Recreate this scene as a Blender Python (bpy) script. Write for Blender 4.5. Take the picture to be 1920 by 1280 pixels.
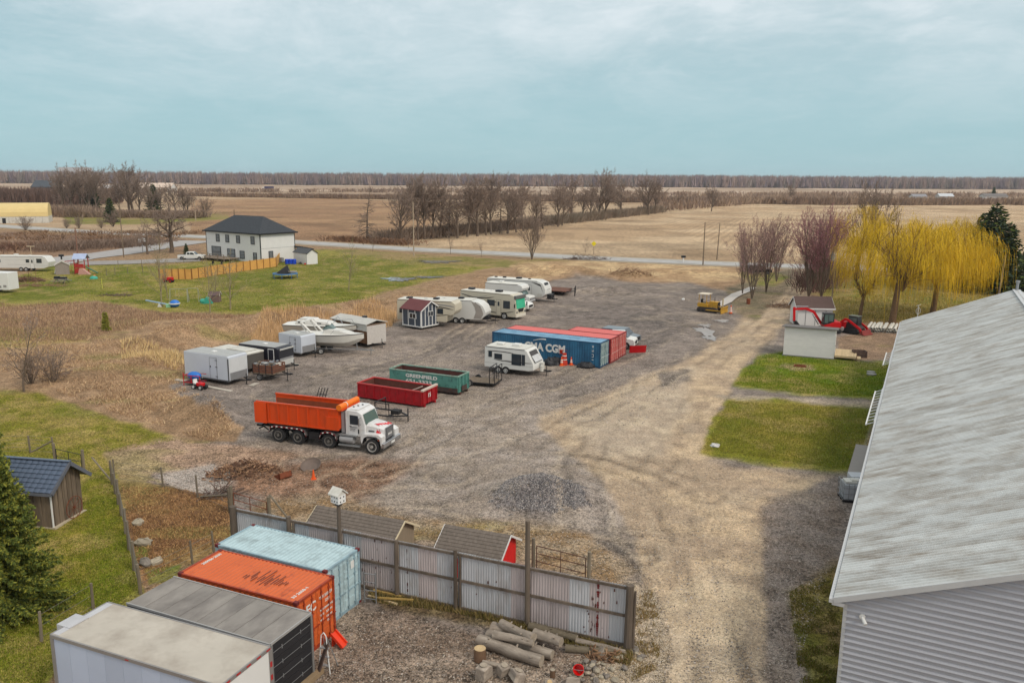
import bpy, math, random
import numpy as np
from mathutils import Vector, Matrix
R = math.radians
random.seed(7)
scene = bpy.context.scene
COL = scene.collection
for o in list(bpy.data.objects): bpy.data.objects.remove(o)
# ------------------------------------------------------------------ camera
FPX, HORIZON, CAM_H, ROLL = 1527.0, 336.0, 18.7, 0.0065   # focal length in photo pixels, horizon row, drone height
TILT = math.atan((640 - HORIZON) / FPX)
cd = bpy.data.cameras.new('camera'); cam = bpy.data.objects.new('camera', cd); COL.objects.link(cam)
cd.sensor_width = 36.0; cd.lens = FPX / 1920 * 36.0; cd.clip_start = 0.5; cd.clip_end = 40000
cam.matrix_world = Matrix.Translation((0, 0, CAM_H)) @ Matrix.Rotation(math.pi / 2 - TILT, 4, 'X') @ Matrix.Rotation(ROLL, 4, 'Z')
scene.camera = cam
# ------------------------------------------------------------------ light
SUN_AZ, SUN_EL = R(-42), R(46)          # azimuth from +X, elevation
world = bpy.data.worlds.new('World'); scene.world = world; world.use_nodes = True
wn, wl = world.node_tree.nodes, world.node_tree.links
wn.clear()
wo = wn.new('ShaderNodeOutputWorld'); bg = wn.new('ShaderNodeBackground')
sky = wn.new('ShaderNodeTexSky'); sky.sky_type = 'NISHITA'; sky.sun_disc = False
sky.sun_elevation = SUN_EL; sky.sun_rotation = math.pi / 2 - SUN_AZ
sky.altitude = 200; sky.air_density = 1.0; sky.dust_density = 1.5
bg.inputs['Strength'].default_value = 0.1
tc = wn.new('ShaderNodeTexCoord')
sep = wn.new('ShaderNodeSeparateXYZ'); wl.new(tc.outputs['Generated'], sep.inputs[0])
def wm(op, a, b=None, c=None, clamp=False):
 n = wn.new('ShaderNodeMath'); n.operation = op; n.use_clamp = clamp
 for i, q in enumerate((a, b, c)):
  if q is None: continue
  if isinstance(q, (int, float)): n.inputs[i].default_value = q
  else: wl.new(q, n.inputs[i])
 return n.outputs[0]
zc = wm('MAXIMUM', sep.outputs['Z'], 0.0)
den = wm('ADD', zc, 0.16)
cx = wm('DIVIDE', sep.outputs['X'], den); cy = wm('DIVIDE', sep.outputs['Y'], den)
comb = wn.new('ShaderNodeCombineXYZ'); wl.new(cx, comb.inputs[0]); wl.new(cy, comb.inputs[1])
def wnoise(scale, detail, rough, off=0.0, dist=0.0, stretch=(1, 1, 1)):
 mp = wn.new('ShaderNodeMapping'); wl.new(comb.outputs[0], mp.inputs[0])
 mp.inputs['Location'].default_value = (off, off * .7, 0); mp.inputs['Scale'].default_value = stretch
 n = wn.new('ShaderNodeTexNoise'); wl.new(mp.outputs[0], n.inputs['Vector'])
 n.inputs['Scale'].default_value = scale; n.inputs['Detail'].default_value = detail
 n.inputs['Roughness'].default_value = rough; n.inputs['Distortion'].default_value = dist
 return n.outputs['Fac']
def wramp(v, a, b):
 m = wn.new('ShaderNodeMapRange'); m.interpolation_type = 'SMOOTHSTEP'
 wl.new(v, m.inputs[0]); m.inputs[1].default_value = a; m.inputs[2].default_value = b
 return m.outputs[0]
n1 = wramp(wnoise(0.6, 8, .6, 3.1, .4), .38, .62)
n2 = wramp(wnoise(1.9, 9, .65, 11.0, .6, (1, .6, 1)), .40, .66)
n3 = wramp(wnoise(6.0, 9, .7, 7.0, .5), .38, .68)
lift = wramp(zc, 0.02, 0.22)                                  # the cloud sheet thins to bluish haze low down
east = wramp(sep.outputs['X'], -0.55, 0.6)                    # the sheet is thinner and paler on the sun side
cl = wm('ADD', wm('MULTIPLY', n1, .42), wm('ADD', wm('MULTIPLY', n2, .36), wm('MULTIPLY', n3, .20)))
cl = wm('MULTIPLY', cl, wm('ADD', wm('MULTIPLY', lift, .92), .12))
cl = wm('ADD', cl, wm('MULTIPLY', east, wm('MULTIPLY', lift, .38)), clamp=True)
def mixc(f, a, b):
 m = wn.new('ShaderNodeMix'); m.data_type = 'RGBA'
 if isinstance(f, float): m.inputs[0].default_value = f
 else: wl.new(f, m.inputs[0])
 for i, q in ((6, a), (7, b)):
  if isinstance(q, tuple): m.inputs[i].default_value = (*q, 1)
  else: wl.new(q, m.inputs[i])
 return m.outputs[2]
south = wramp(wm('MULTIPLY', sep.outputs['Y'], -1.0), -0.1, 0.8)         # thin bright overcast on the sun side, behind the camera
veil = mixc(south, mixc(lift, (2.2, 3.5, 3.85), (2.35, 3.35, 3.65)), (5.0, 4.9, 4.7))
high = mixc(wramp(zc, .16, .7), (4.5, 5.0, 5.2), (7.4, 7.1, 6.8))
cloudc = mixc(cl, veil, high)
wl.new(mixc(0.93, sky.outputs[0], cloudc), bg.inputs['Color'])
wl.new(bg.outputs[0], wo.inputs[0])
sd = bpy.data.lights.new('sun', 'SUN'); sd.energy = 1.05; sd.angle = R(14); sd.color = (1.0, 0.90, 0.76)
sun = bpy.data.objects.new('sun', sd); COL.objects.link(sun)
sv = Vector((math.cos(SUN_EL) * math.cos(SUN_AZ), math.cos(SUN_EL) * math.sin(SUN_AZ), math.sin(SUN_EL)))
sun.rotation_euler = sv.to_track_quat('Z', 'Y').to_euler()
vs = scene.view_settings
vs.view_transform = 'Standard'; vs.look = 'None'; vs.gamma = 1; vs.exposure = 0.72; vs.use_curve_mapping = False
scene.render.engine = 'CYCLES'
# ------------------------------------------------------------------ helpers
def at(px, py, z=0.0):
 """world point at height z seen at a pixel of the 1920x1280 photograph (used to survey the site)"""
 c, s = math.cos(ROLL), math.sin(ROLL); X = px - 960; Y = py - 640
 x = c * X + s * Y; y = -s * X + c * Y
 ct, st = math.cos(TILT), math.sin(TILT)
 d = (x / FPX, ct - y / FPX * st, -st - y / FPX * ct)
 k = (z - CAM_H) / d[2]
 return Vector((d[0] * k, d[1] * k, z))
def prj(x, y, z=0.0):
 z = z - CAM_H; ct, st = math.cos(TILT), math.sin(TILT)
 d = y * ct - z * st; u = y * st + z * ct
 X = FPX * x / d; Y = -FPX * u / d; c, s = math.cos(ROLL), math.sin(ROLL)
 return 960 + c * X - s * Y, 640 + s * X + c * Y
def lin(c):
 return tuple((v / 255 / 12.92) if v / 255 <= .04045 else ((v / 255 + .055) / 1.055) ** 2.4 for v in c)
K = 0.84    # photograph brightness -> surface colour
def alb(c): return tuple(v * K for v in lin(c))
_rt = np.random.default_rng(5).random((256, 256))
def vnoise(x, y):
 xi = np.floor(x).astype(int); yi = np.floor(y).astype(int); fx = x - xi; fy = y - yi
 fx = fx * fx * (3 - 2 * fx); fy = fy * fy * (3 - 2 * fy)
 a = _rt[xi % 256, yi % 256]; b = _rt[(xi + 1) % 256, yi % 256]; c = _rt[xi % 256, (yi + 1) % 256]; d = _rt[(xi + 1) % 256, (yi + 1) % 256]
 return (a * (1 - fx) + b * fx) * (1 - fy) + (c * (1 - fx) + d * fx) * fy
def fbm(x, y, o=4, off=0.0):
 v = 0; a = .5; t = 0
 for i in range(o):
  v = v + a * vnoise(x + off + i * 17.3, y - off + i * 9.1); t += a; x = x * 2.03; y = y * 2.03; a *= .5
 return v / t
def sstep(x, a, b):
 t = np.clip((x - a) / (b - a), 0, 1); return t * t * (3 - 2 * t)
def sdist(px, py, poly):
 """signed distance (positive inside) to a polygon, vectorised"""
 n = len(poly); d = np.full(px.shape, 1e18); ins = np.zeros(px.shape, bool)
 for i in range(n):
  ax, ay = poly[i]; bx, by = poly[(i + 1) % n]; ex, ey = bx - ax, by - ay
  t = np.clip(((px - ax) * ex + (py - ay) * ey) / (ex * ex + ey * ey + 1e-9), 0, 1)
  d = np.minimum(d, (px - ax - t * ex) ** 2 + (py - ay - t * ey) ** 2)
  cnd = ((ay > py) != (by > py));
  xi = (bx - ax) * (py - ay) / ((by - ay) if by != ay else 1e-9) + ax
  ins ^= cnd & (px < xi)
 d = np.sqrt(d); return np.where(ins, d, -d)
def ldist(px, py, line):
 d = np.full(px.shape, 1e18)
 for (ax, ay), (bx, by) in zip(line[:-1], line[1:]):
  ex, ey = bx - ax, by - ay
  t = np.clip(((px - ax) * ex + (py - ay) * ey) / (ex * ex + ey * ey + 1e-9), 0, 1)
  d = np.minimum(d, (px - ax - t * ex) ** 2 + (py - ay - t * ey) ** 2)
 return np.sqrt(d)
# ---- materials
MATS = {}
def nn(nt, typ, **kw):
 n = nt.nodes.new(typ)
 for k, v in kw.items(): setattr(n, k, v)
 return n
def M(name, c, rough=.6, metal=0., var=.10, sc=1.5, c2=None, f2=.5, s2=1.2, soft=.12, bump=0., bsc=20., stretch=(1, 1, 1), spec=.35, rnd=.06, raw=False):
 """painted/weathered surface: base colour c, blotches of c2 over about f2 of it, grain, relief"""
 if name in MATS: return MATS[name]
 m = bpy.data.materials.new(name); m.use_nodes = True; nt = m.node_tree; L = nt.links
 b = nt.nodes['Principled BSDF']; b.inputs['Roughness'].default_value = rough; b.inputs['Metallic'].default_value = metal
 b.inputs['Specular IOR Level'].default_value = spec
 base = c if raw else alb(c)
 t = nn(nt, 'ShaderNodeTexCoord'); mp = nn(nt, 'ShaderNodeMapping'); L.new(t.outputs['Object'], mp.inputs[0]); mp.inputs['Scale'].default_value = stretch
 oi = nn(nt, 'ShaderNodeObjectInfo')
 addv = nn(nt, 'ShaderNodeVectorMath', operation='ADD'); L.new(mp.outputs[0], addv.inputs[0])
 rv = nn(nt, 'ShaderNodeMath', operation='MULTIPLY'); L.new(oi.outputs['Random'], rv.inputs[0]); rv.inputs[1].default_value = 50
 L.new(rv.outputs[0], addv.inputs[1])
 def noise(scale, det=5, ro=.6):
  n = nn(nt, 'ShaderNodeTexNoise'); L.new(addv.outputs[0], n.inputs['Vector'])
  n.inputs['Scale'].default_value = scale; n.inputs['Detail'].default_value = det; n.inputs['Roughness'].default_value = ro
  return n.outputs['Fac']
 def mr(v, a, b2, c3, d3):
  n = nn(nt, 'ShaderNodeMapRange'); L.new(v, n.inputs[0])
  for i, q in enumerate((a, b2, c3, d3)): n.inputs[i + 1].default_value = q
  return n.outputs[0]
 def mix(f, a, b2, bt='MIX'):
  n = nn(nt, 'ShaderNodeMix', data_type='RGBA', blend_type=bt)
  if isinstance(f, float): n.inputs[0].default_value = f
  else: L.new(f, n.inputs[0])
  for i, q in ((6, a), (7, b2)):
   if isinstance(q, tuple): n.inputs[i].default_value = (*q, 1)
   else: L.new(q, n.inputs[i])
  return n.outputs[2]
 col = base
 if c2 is not None:
  n = noise(s2, 7, .65); col = mix(mr(n, .5 + (.5 - f2) * .5 - soft, .5 + (.5 - f2) * .5 + soft, 0, 1), base, c2 if raw else alb(c2))
 g = mr(noise(sc, 6, .65), .3, .7, 1 - var, 1 + var)
 g2 = nn(nt, 'ShaderNodeMath', operation='MULTIPLY'); L.new(g, g2.inputs[0]); L.new(mr(oi.outputs['Random'], 0, 1, 1 - rnd, 1 + rnd), g2.inputs[1])
 vm = nn(nt, 'ShaderNodeVectorMath', operation='SCALE')
 if isinstance(col, tuple): vm.inputs[0].default_value = col
 else: L.new(col, vm.inputs[0])
 L.new(g2.outputs[0], vm.inputs['Scale']); L.new(vm.outputs[0], b.inputs['Base Color'])
 if bump:
  bp = nn(nt, 'ShaderNodeBump'); bp.inputs['Strength'].default_value = 1; bp.inputs['Distance'].default_value = bump
  L.new(noise(bsc, 4, .6), bp.inputs['Height']); L.new(bp.outputs[0], b.inputs['Normal'])
 MATS[name] = m; return m
def glass_mat(name, c, rough=.08):
 if name in MATS: return MATS[name]
 m = M(name, c, rough=rough, var=.05, spec=.8, rnd=0); return m
# ---- mesh builder
class MB:
 def __init__(s, mx=None): s.v = []; s.f = []; s.m = []; s.mx = mx
 def add(s, vs, fs, mi=0):
  b = len(s.v)
  if s.mx is not None: vs = [tuple(s.mx @ Vector(q)) for q in vs]
  s.v += [tuple(q) for q in vs]; s.f += [tuple(b + i for i in f) for f in fs]; s.m += [mi] * len(fs)
  return s
 def box(s, x0, y0, z0, x1, y1, z1, mi=0):
  v = [(x0, y0, z0), (x1, y0, z0), (x1, y1, z0), (x0, y1, z0), (x0, y0, z1), (x1, y0, z1), (x1, y1, z1), (x0, y1, z1)]
  return s.add(v, [(0, 3, 2, 1), (4, 5, 6, 7), (0, 1, 5, 4), (1, 2, 6, 5), (2, 3, 7, 6), (3, 0, 4, 7)], mi)
 def prism(s, poly, y0, y1, mi=0, axis='y'):
  n = len(poly)
  if axis == 'y': v = [(a, y0, b) for a, b in poly] + [(a, y1, b) for a, b in poly]
  elif axis == 'x': v = [(y0, a, b) for a, b in poly] + [(y1, a, b) for a, b in poly]
  else: v = [(a, b, y0) for a, b in poly] + [(a, b, y1) for a, b in poly]
  f = [tuple(range(n)), tuple(range(2 * n - 1, n - 1, -1))] + [(i, i + n, (i + 1) % n + n, (i + 1) % n) for i in range(n)]
  return s.add(v, f, mi)
 def cyl(s, p0, p1, r0, r1=None, n=8, mi=0, cap=True):
  p0 = Vector(p0); p1 = Vector(p1); r1 = r0 if r1 is None else r1
  d = (p1 - p0); d = d.normalized() if d.length > 1e-6 else Vector((0, 0, 1))
  a = d.orthogonal().normalized(); b = d.cross(a)
  v = []
  for p, r in ((p0, r0), (p1, r1)):
   for i in range(n):
    t = 2 * math.pi * i / n; v.append(p + (a * math.cos(t) + b * math.sin(t)) * r)
  f = [(i, (i + 1) % n, (i + 1) % n + n, i + n) for i in range(n)]
  if cap: f += [tuple(range(n - 1, -1, -1)), tuple(range(n, 2 * n))]
  return s.add(v, f, mi)
 def bar(s, p0, p1, w, h=None, mi=0, up=(0, 0, 1)):
  h = w if h is None else h; p0 = Vector(p0); p1 = Vector(p1); d = (p1 - p0).normalized(); up = Vector(up)
  if abs(d.dot(up)) > .98: up = Vector((1, 0, 0))
  a = d.cross(up).normalized() * w / 2; b = a.cross(d).normalized() * h / 2
  v = [p + q for p in (p0, p1) for q in (-a - b, a - b, a + b, -a + b)]
  return s.add(v, [(0, 3, 2, 1), (4, 5, 6, 7), (0, 1, 5, 4), (1, 2, 6, 5), (2, 3, 7, 6), (3, 0, 4, 7)], mi)
 def path(s, pts, w, mi=0, n=5):
  for a, b in zip(pts[:-1], pts[1:]): s.cyl(a, b, w, n=n, mi=mi)
  return s
 def ball(s, c, rx, ry, rz, nu=10, nv=6, mi=0, jit=0):
  v = []; f = []
  for j in range(nv + 1):
   ph = math.pi * j / nv
   for i in range(nu):
    t = 2 * math.pi * i / nu; k = 1 + random.uniform(-jit, jit)
    v.append((c[0] + rx * k * math.sin(ph) * math.cos(t), c[1] + ry * k * math.sin(ph) * math.sin(t), c[2] + rz * k * math.cos(ph)))
  for j in range(nv):
   for i in range(nu): f.append((j * nu + i, (j + 1) * nu + i, (j + 1) * nu + (i + 1) % nu, j * nu + (i + 1) % nu))
  return s.add(v, f, mi)
 def lathe(s, c, prof, n=16, mi=0, axis='z'):
  v = []; f = []
  for r, h in prof:
   for i in range(n):
    t = 2 * math.pi * i / n
    if axis == 'z': v.append((c[0] + r * math.cos(t), c[1] + r * math.sin(t), c[2] + h))
    else: v.append((c[0] + r * math.cos(t), c[1] + h, c[2] + r * math.sin(t)))
  for j in range(len(prof) - 1):
   for i in range(n): f.append((j * n + i, j * n + (i + 1) % n, (j + 1) * n + (i + 1) % n, (j + 1) * n + i))
  f += [tuple(range(n - 1, -1, -1)), tuple(range((len(prof) - 1) * n, len(prof) * n))]
  return s.add(v, f, mi)
 def corr(s, o, u, v, nrm, L, pitch, depth, mi=0, thick=True):
  """trapezoid-corrugated sheet: waves along u, extruded along v"""
  o = Vector(o); u = Vector(u).normalized(); vv = Vector(v); nrm = Vector(nrm).normalized()
  k = max(1, round(L / pitch)); p = L / k; prof = []
  for i in range(k):
   x = i * p; prof += [(x, 0), (x + p * .3, 0), (x + p * .5, depth), (x + p * .8, depth)]
  prof.append((L, 0))
  a = [o + u * x + nrm * d for x, d in prof]; b = [q + vv for q in a]; n = len(a)
  return s.add(a + b, [(i, i + 1, n + i + 1, n + i) for i in range(n - 1)], mi)
 def obj(s, name, mats, parent=None, smooth=False, bevel=0, seg=2, loc=None, rotz=None, label=None):
  me = bpy.data.meshes.new(name); me.from_pydata(s.v, [], s.f)
  if not isinstance(mats, (list, tuple)): mats = [mats]
  for m in mats: me.materials.append(m)
  if len(mats) > 1: me.polygons.foreach_set('material_index', s.m)
  if smooth: me.polygons.foreach_set('use_smooth', [True] * len(me.polygons))
  me.update(); o = bpy.data.objects.new(name, me); COL.objects.link(o)
  if parent: o.parent = parent
  if bevel:
   b = o.modifiers.new('bevel', 'BEVEL'); b.width = bevel; b.segments = seg; b.limit_method = 'ANGLE'; b.angle_limit = R(35)
   me.polygons.foreach_set('use_smooth', [True] * len(me.polygons))
   w = o.modifiers.new('wn', 'WEIGHTED_NORMAL'); w.keep_sharp = False
  if loc is not None: o.location = loc
  if rotz is not None: o.rotation_euler = (0, 0, rotz)
  if label: o['label'] = label
  return o
def rot(deg, ax, c=(0, 0, 0)):
 c = Vector(c); return Matrix.Translation(c) @ Matrix.Rotation(R(deg), 4, ax) @ Matrix.Translation(-c)
def tag(o, label, cat, group=None, kind=None):
 if label: o['label'] = label
 if cat: o['category'] = cat
 if group: o['group'] = group
 if kind: o['kind'] = kind
 return o
def thing(name, label, cat, loc=(0, 0, 0), rz=0, group=None):
 o = bpy.data.objects.new(name, None); COL.objects.link(o); o.empty_display_size = .2
 o.location = loc; o.rotation_euler = (0, 0, rz)
 return tag(o, label, cat, group)
def copy_tree(o, parent=None):
 c = o.copy(); COL.objects.link(c); c.parent = parent
 for ch in o.children: copy_tree(ch, c)
 return c
def dup(root, loc, rz=0, label=None, group=None, scale=None):
 c = copy_tree(root); c.location = loc; c.rotation_euler = (0, 0, rz)
 if label: c['label'] = label
 if group: c['group'] = group
 if scale: c.scale = scale if isinstance(scale, (tuple, list)) else (scale,) * 3
 return c
def inst(o, name, parent, loc=(0, 0, 0), rot_=(0, 0, 0), scale=(1, 1, 1)):
 c = bpy.data.objects.new(name, o.data); COL.objects.link(c); c.parent = parent
 c.location = loc; c.rotation_euler = rot_; c.scale = scale; return c
def corner(px, py, yaw, L):
 q = at(px, py); return Vector((q.x - math.cos(yaw) * L, q.y - math.sin(yaw) * L, 0))
def ab(a, b, z=0.0):
 """ground corner A, heading and length of a straight base line A-B"""
 A = at(*a, z); B = at(*b, z); d = B - A
 return Vector((A.x, A.y, 0)), math.atan2(d.y, d.x), d.to_2d().length
def text_mesh(s, size, name, mat, parent, mx, width=None, bold=0.0, align='LEFT', depth=.004):
 cu = bpy.data.curves.new(name, 'FONT'); cu.body = s; cu.size = size; cu.extrude = depth; cu.offset = bold; cu.align_x = align; cu.resolution_u = 3
 t = bpy.data.objects.new('tmp', cu); COL.objects.link(t)
 bpy.context.view_layer.update()
 me = bpy.data.meshes.new_from_object(t.evaluated_get(bpy.context.evaluated_depsgraph_get()))
 bpy.data.objects.remove(t)
 if width:
  xs = [v.co.x for v in me.vertices]; w = max(xs) - min(xs); k = width / w; x0 = min(xs)
  for v in me.vertices: v.co.x = (v.co.x - x0) * k
 me.materials.clear(); me.materials.append(mat)
 o = bpy.data.objects.new(name, me); COL.objects.link(o); o.parent = parent; o.matrix_local = mx; return o
def face_mx(origin, right, up):
 r = Vector(right).normalized(); u = Vector(up).normalized(); n = r.cross(u)
 return Matrix(((r.x, u.x, n.x, origin[0]), (r.y, u.y, n.y, origin[1]), (r.z, u.z, n.z, origin[2]), (0, 0, 0, 1)))
def np_mesh(name, V, F, mats, parent=None, smooth=False, cols=None, mi=None):
 """V (n,3), F (m,3 or 4) arrays"""
 me = bpy.data.meshes.new(name); V = np.asarray(V, np.float32); F = np.asarray(F, np.int32); k = F.shape[1]
 me.vertices.add(len(V)); me.vertices.foreach_set('co', V.ravel())
 me.loops.add(F.size); me.loops.foreach_set('vertex_index', F.ravel())
 me.polygons.add(len(F)); me.polygons.foreach_set('loop_start', np.arange(0, F.size, k, dtype=np.int32)); me.polygons.foreach_set('loop_total', np.full(len(F), k, np.int32))
 if smooth: me.polygons.foreach_set('use_smooth', np.ones(len(F), bool))
 if cols is not None:
  a = me.attributes.new('tint', 'FLOAT_COLOR', 'POINT'); c = np.ones((len(V), 4), np.float32); c[:, :cols.shape[1]] = cols; a.data.foreach_set('color', c.ravel())
 for m in (mats if isinstance(mats, (list, tuple)) else [mats]): me.materials.append(m)
 if mi is not None: me.polygons.foreach_set('material_index', np.asarray(mi, np.int32))
 me.update(calc_edges=True); me.validate()
 o = bpy.data.objects.new(name, me); COL.objects.link(o)
 if parent: o.parent = parent
 return o
# ------------------------------------------------------------------ terrain
def prj_np(x, y, z):
 z = z - CAM_H; ct, st = math.cos(TILT), math.sin(TILT)
 d = y * ct - z * st; u = y * st + z * ct
 X = FPX * x / d; Y = -FPX * u / d; c, s = math.cos(ROLL), math.sin(ROLL)
 return 960 + c * X - s * Y, 640 + s * X + c * Y
BUMPS = [  # survey pixel, height, half-lengths (m), heading
 ((1050, 512), 1.7, 13, 5, -15), ((1180, 520), 1.3, 5, 3, 0), ((385, 775), 1.3, 4.5, 2.2, -40), ((1130, 545), .9, 9, 5, 10),
 ((465, 893), .75, 2.6, 1.4, -15), ((1245, 510), .7, 10, 3, -20), ((1006, 931), 1.35, 3.4, 2.2, 0), ((1330, 510), .5, 10, 4, -20),
 ((330, 640), 1.0, 12, 3.5, 49), ((440, 624), 1.0, 12, 3.5, 49), ((560, 604), 1.1, 12, 3.5, 60), ((670, 582), 1.1, 14, 3.5, 60), ((240, 690), .8, 9, 4, 49)]
def hz(x, y):
 h = np.zeros_like(x)
 for (p, hh, a, b, ang) in BUMPS:
  c = at(*p); dx = x - c.x; dy = y - c.y; ca, sa = math.cos(R(ang)), math.sin(R(ang))
  u = (dx * ca + dy * sa) / a; v = (-dx * sa + dy * ca) / b; r = u * u + v * v
  h = h + hh * np.exp(-r * 1.6) * (.75 + .5 * fbm(x * .7, y * .7, 3, 4))
 near = np.exp(-(y / 130.) ** 2)
 h = h + near * ((fbm(x * .9, y * .9, 4) - .5) * .10 + (fbm(x * .22, y * .22, 3, 8) - .5) * .12)
 h = h + (fbm(x * .01, y * .01, 3, 2) - .5) * 3.0 * sstep(y, 260, 700)          # gentle roll of the far fields
 return h
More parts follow.
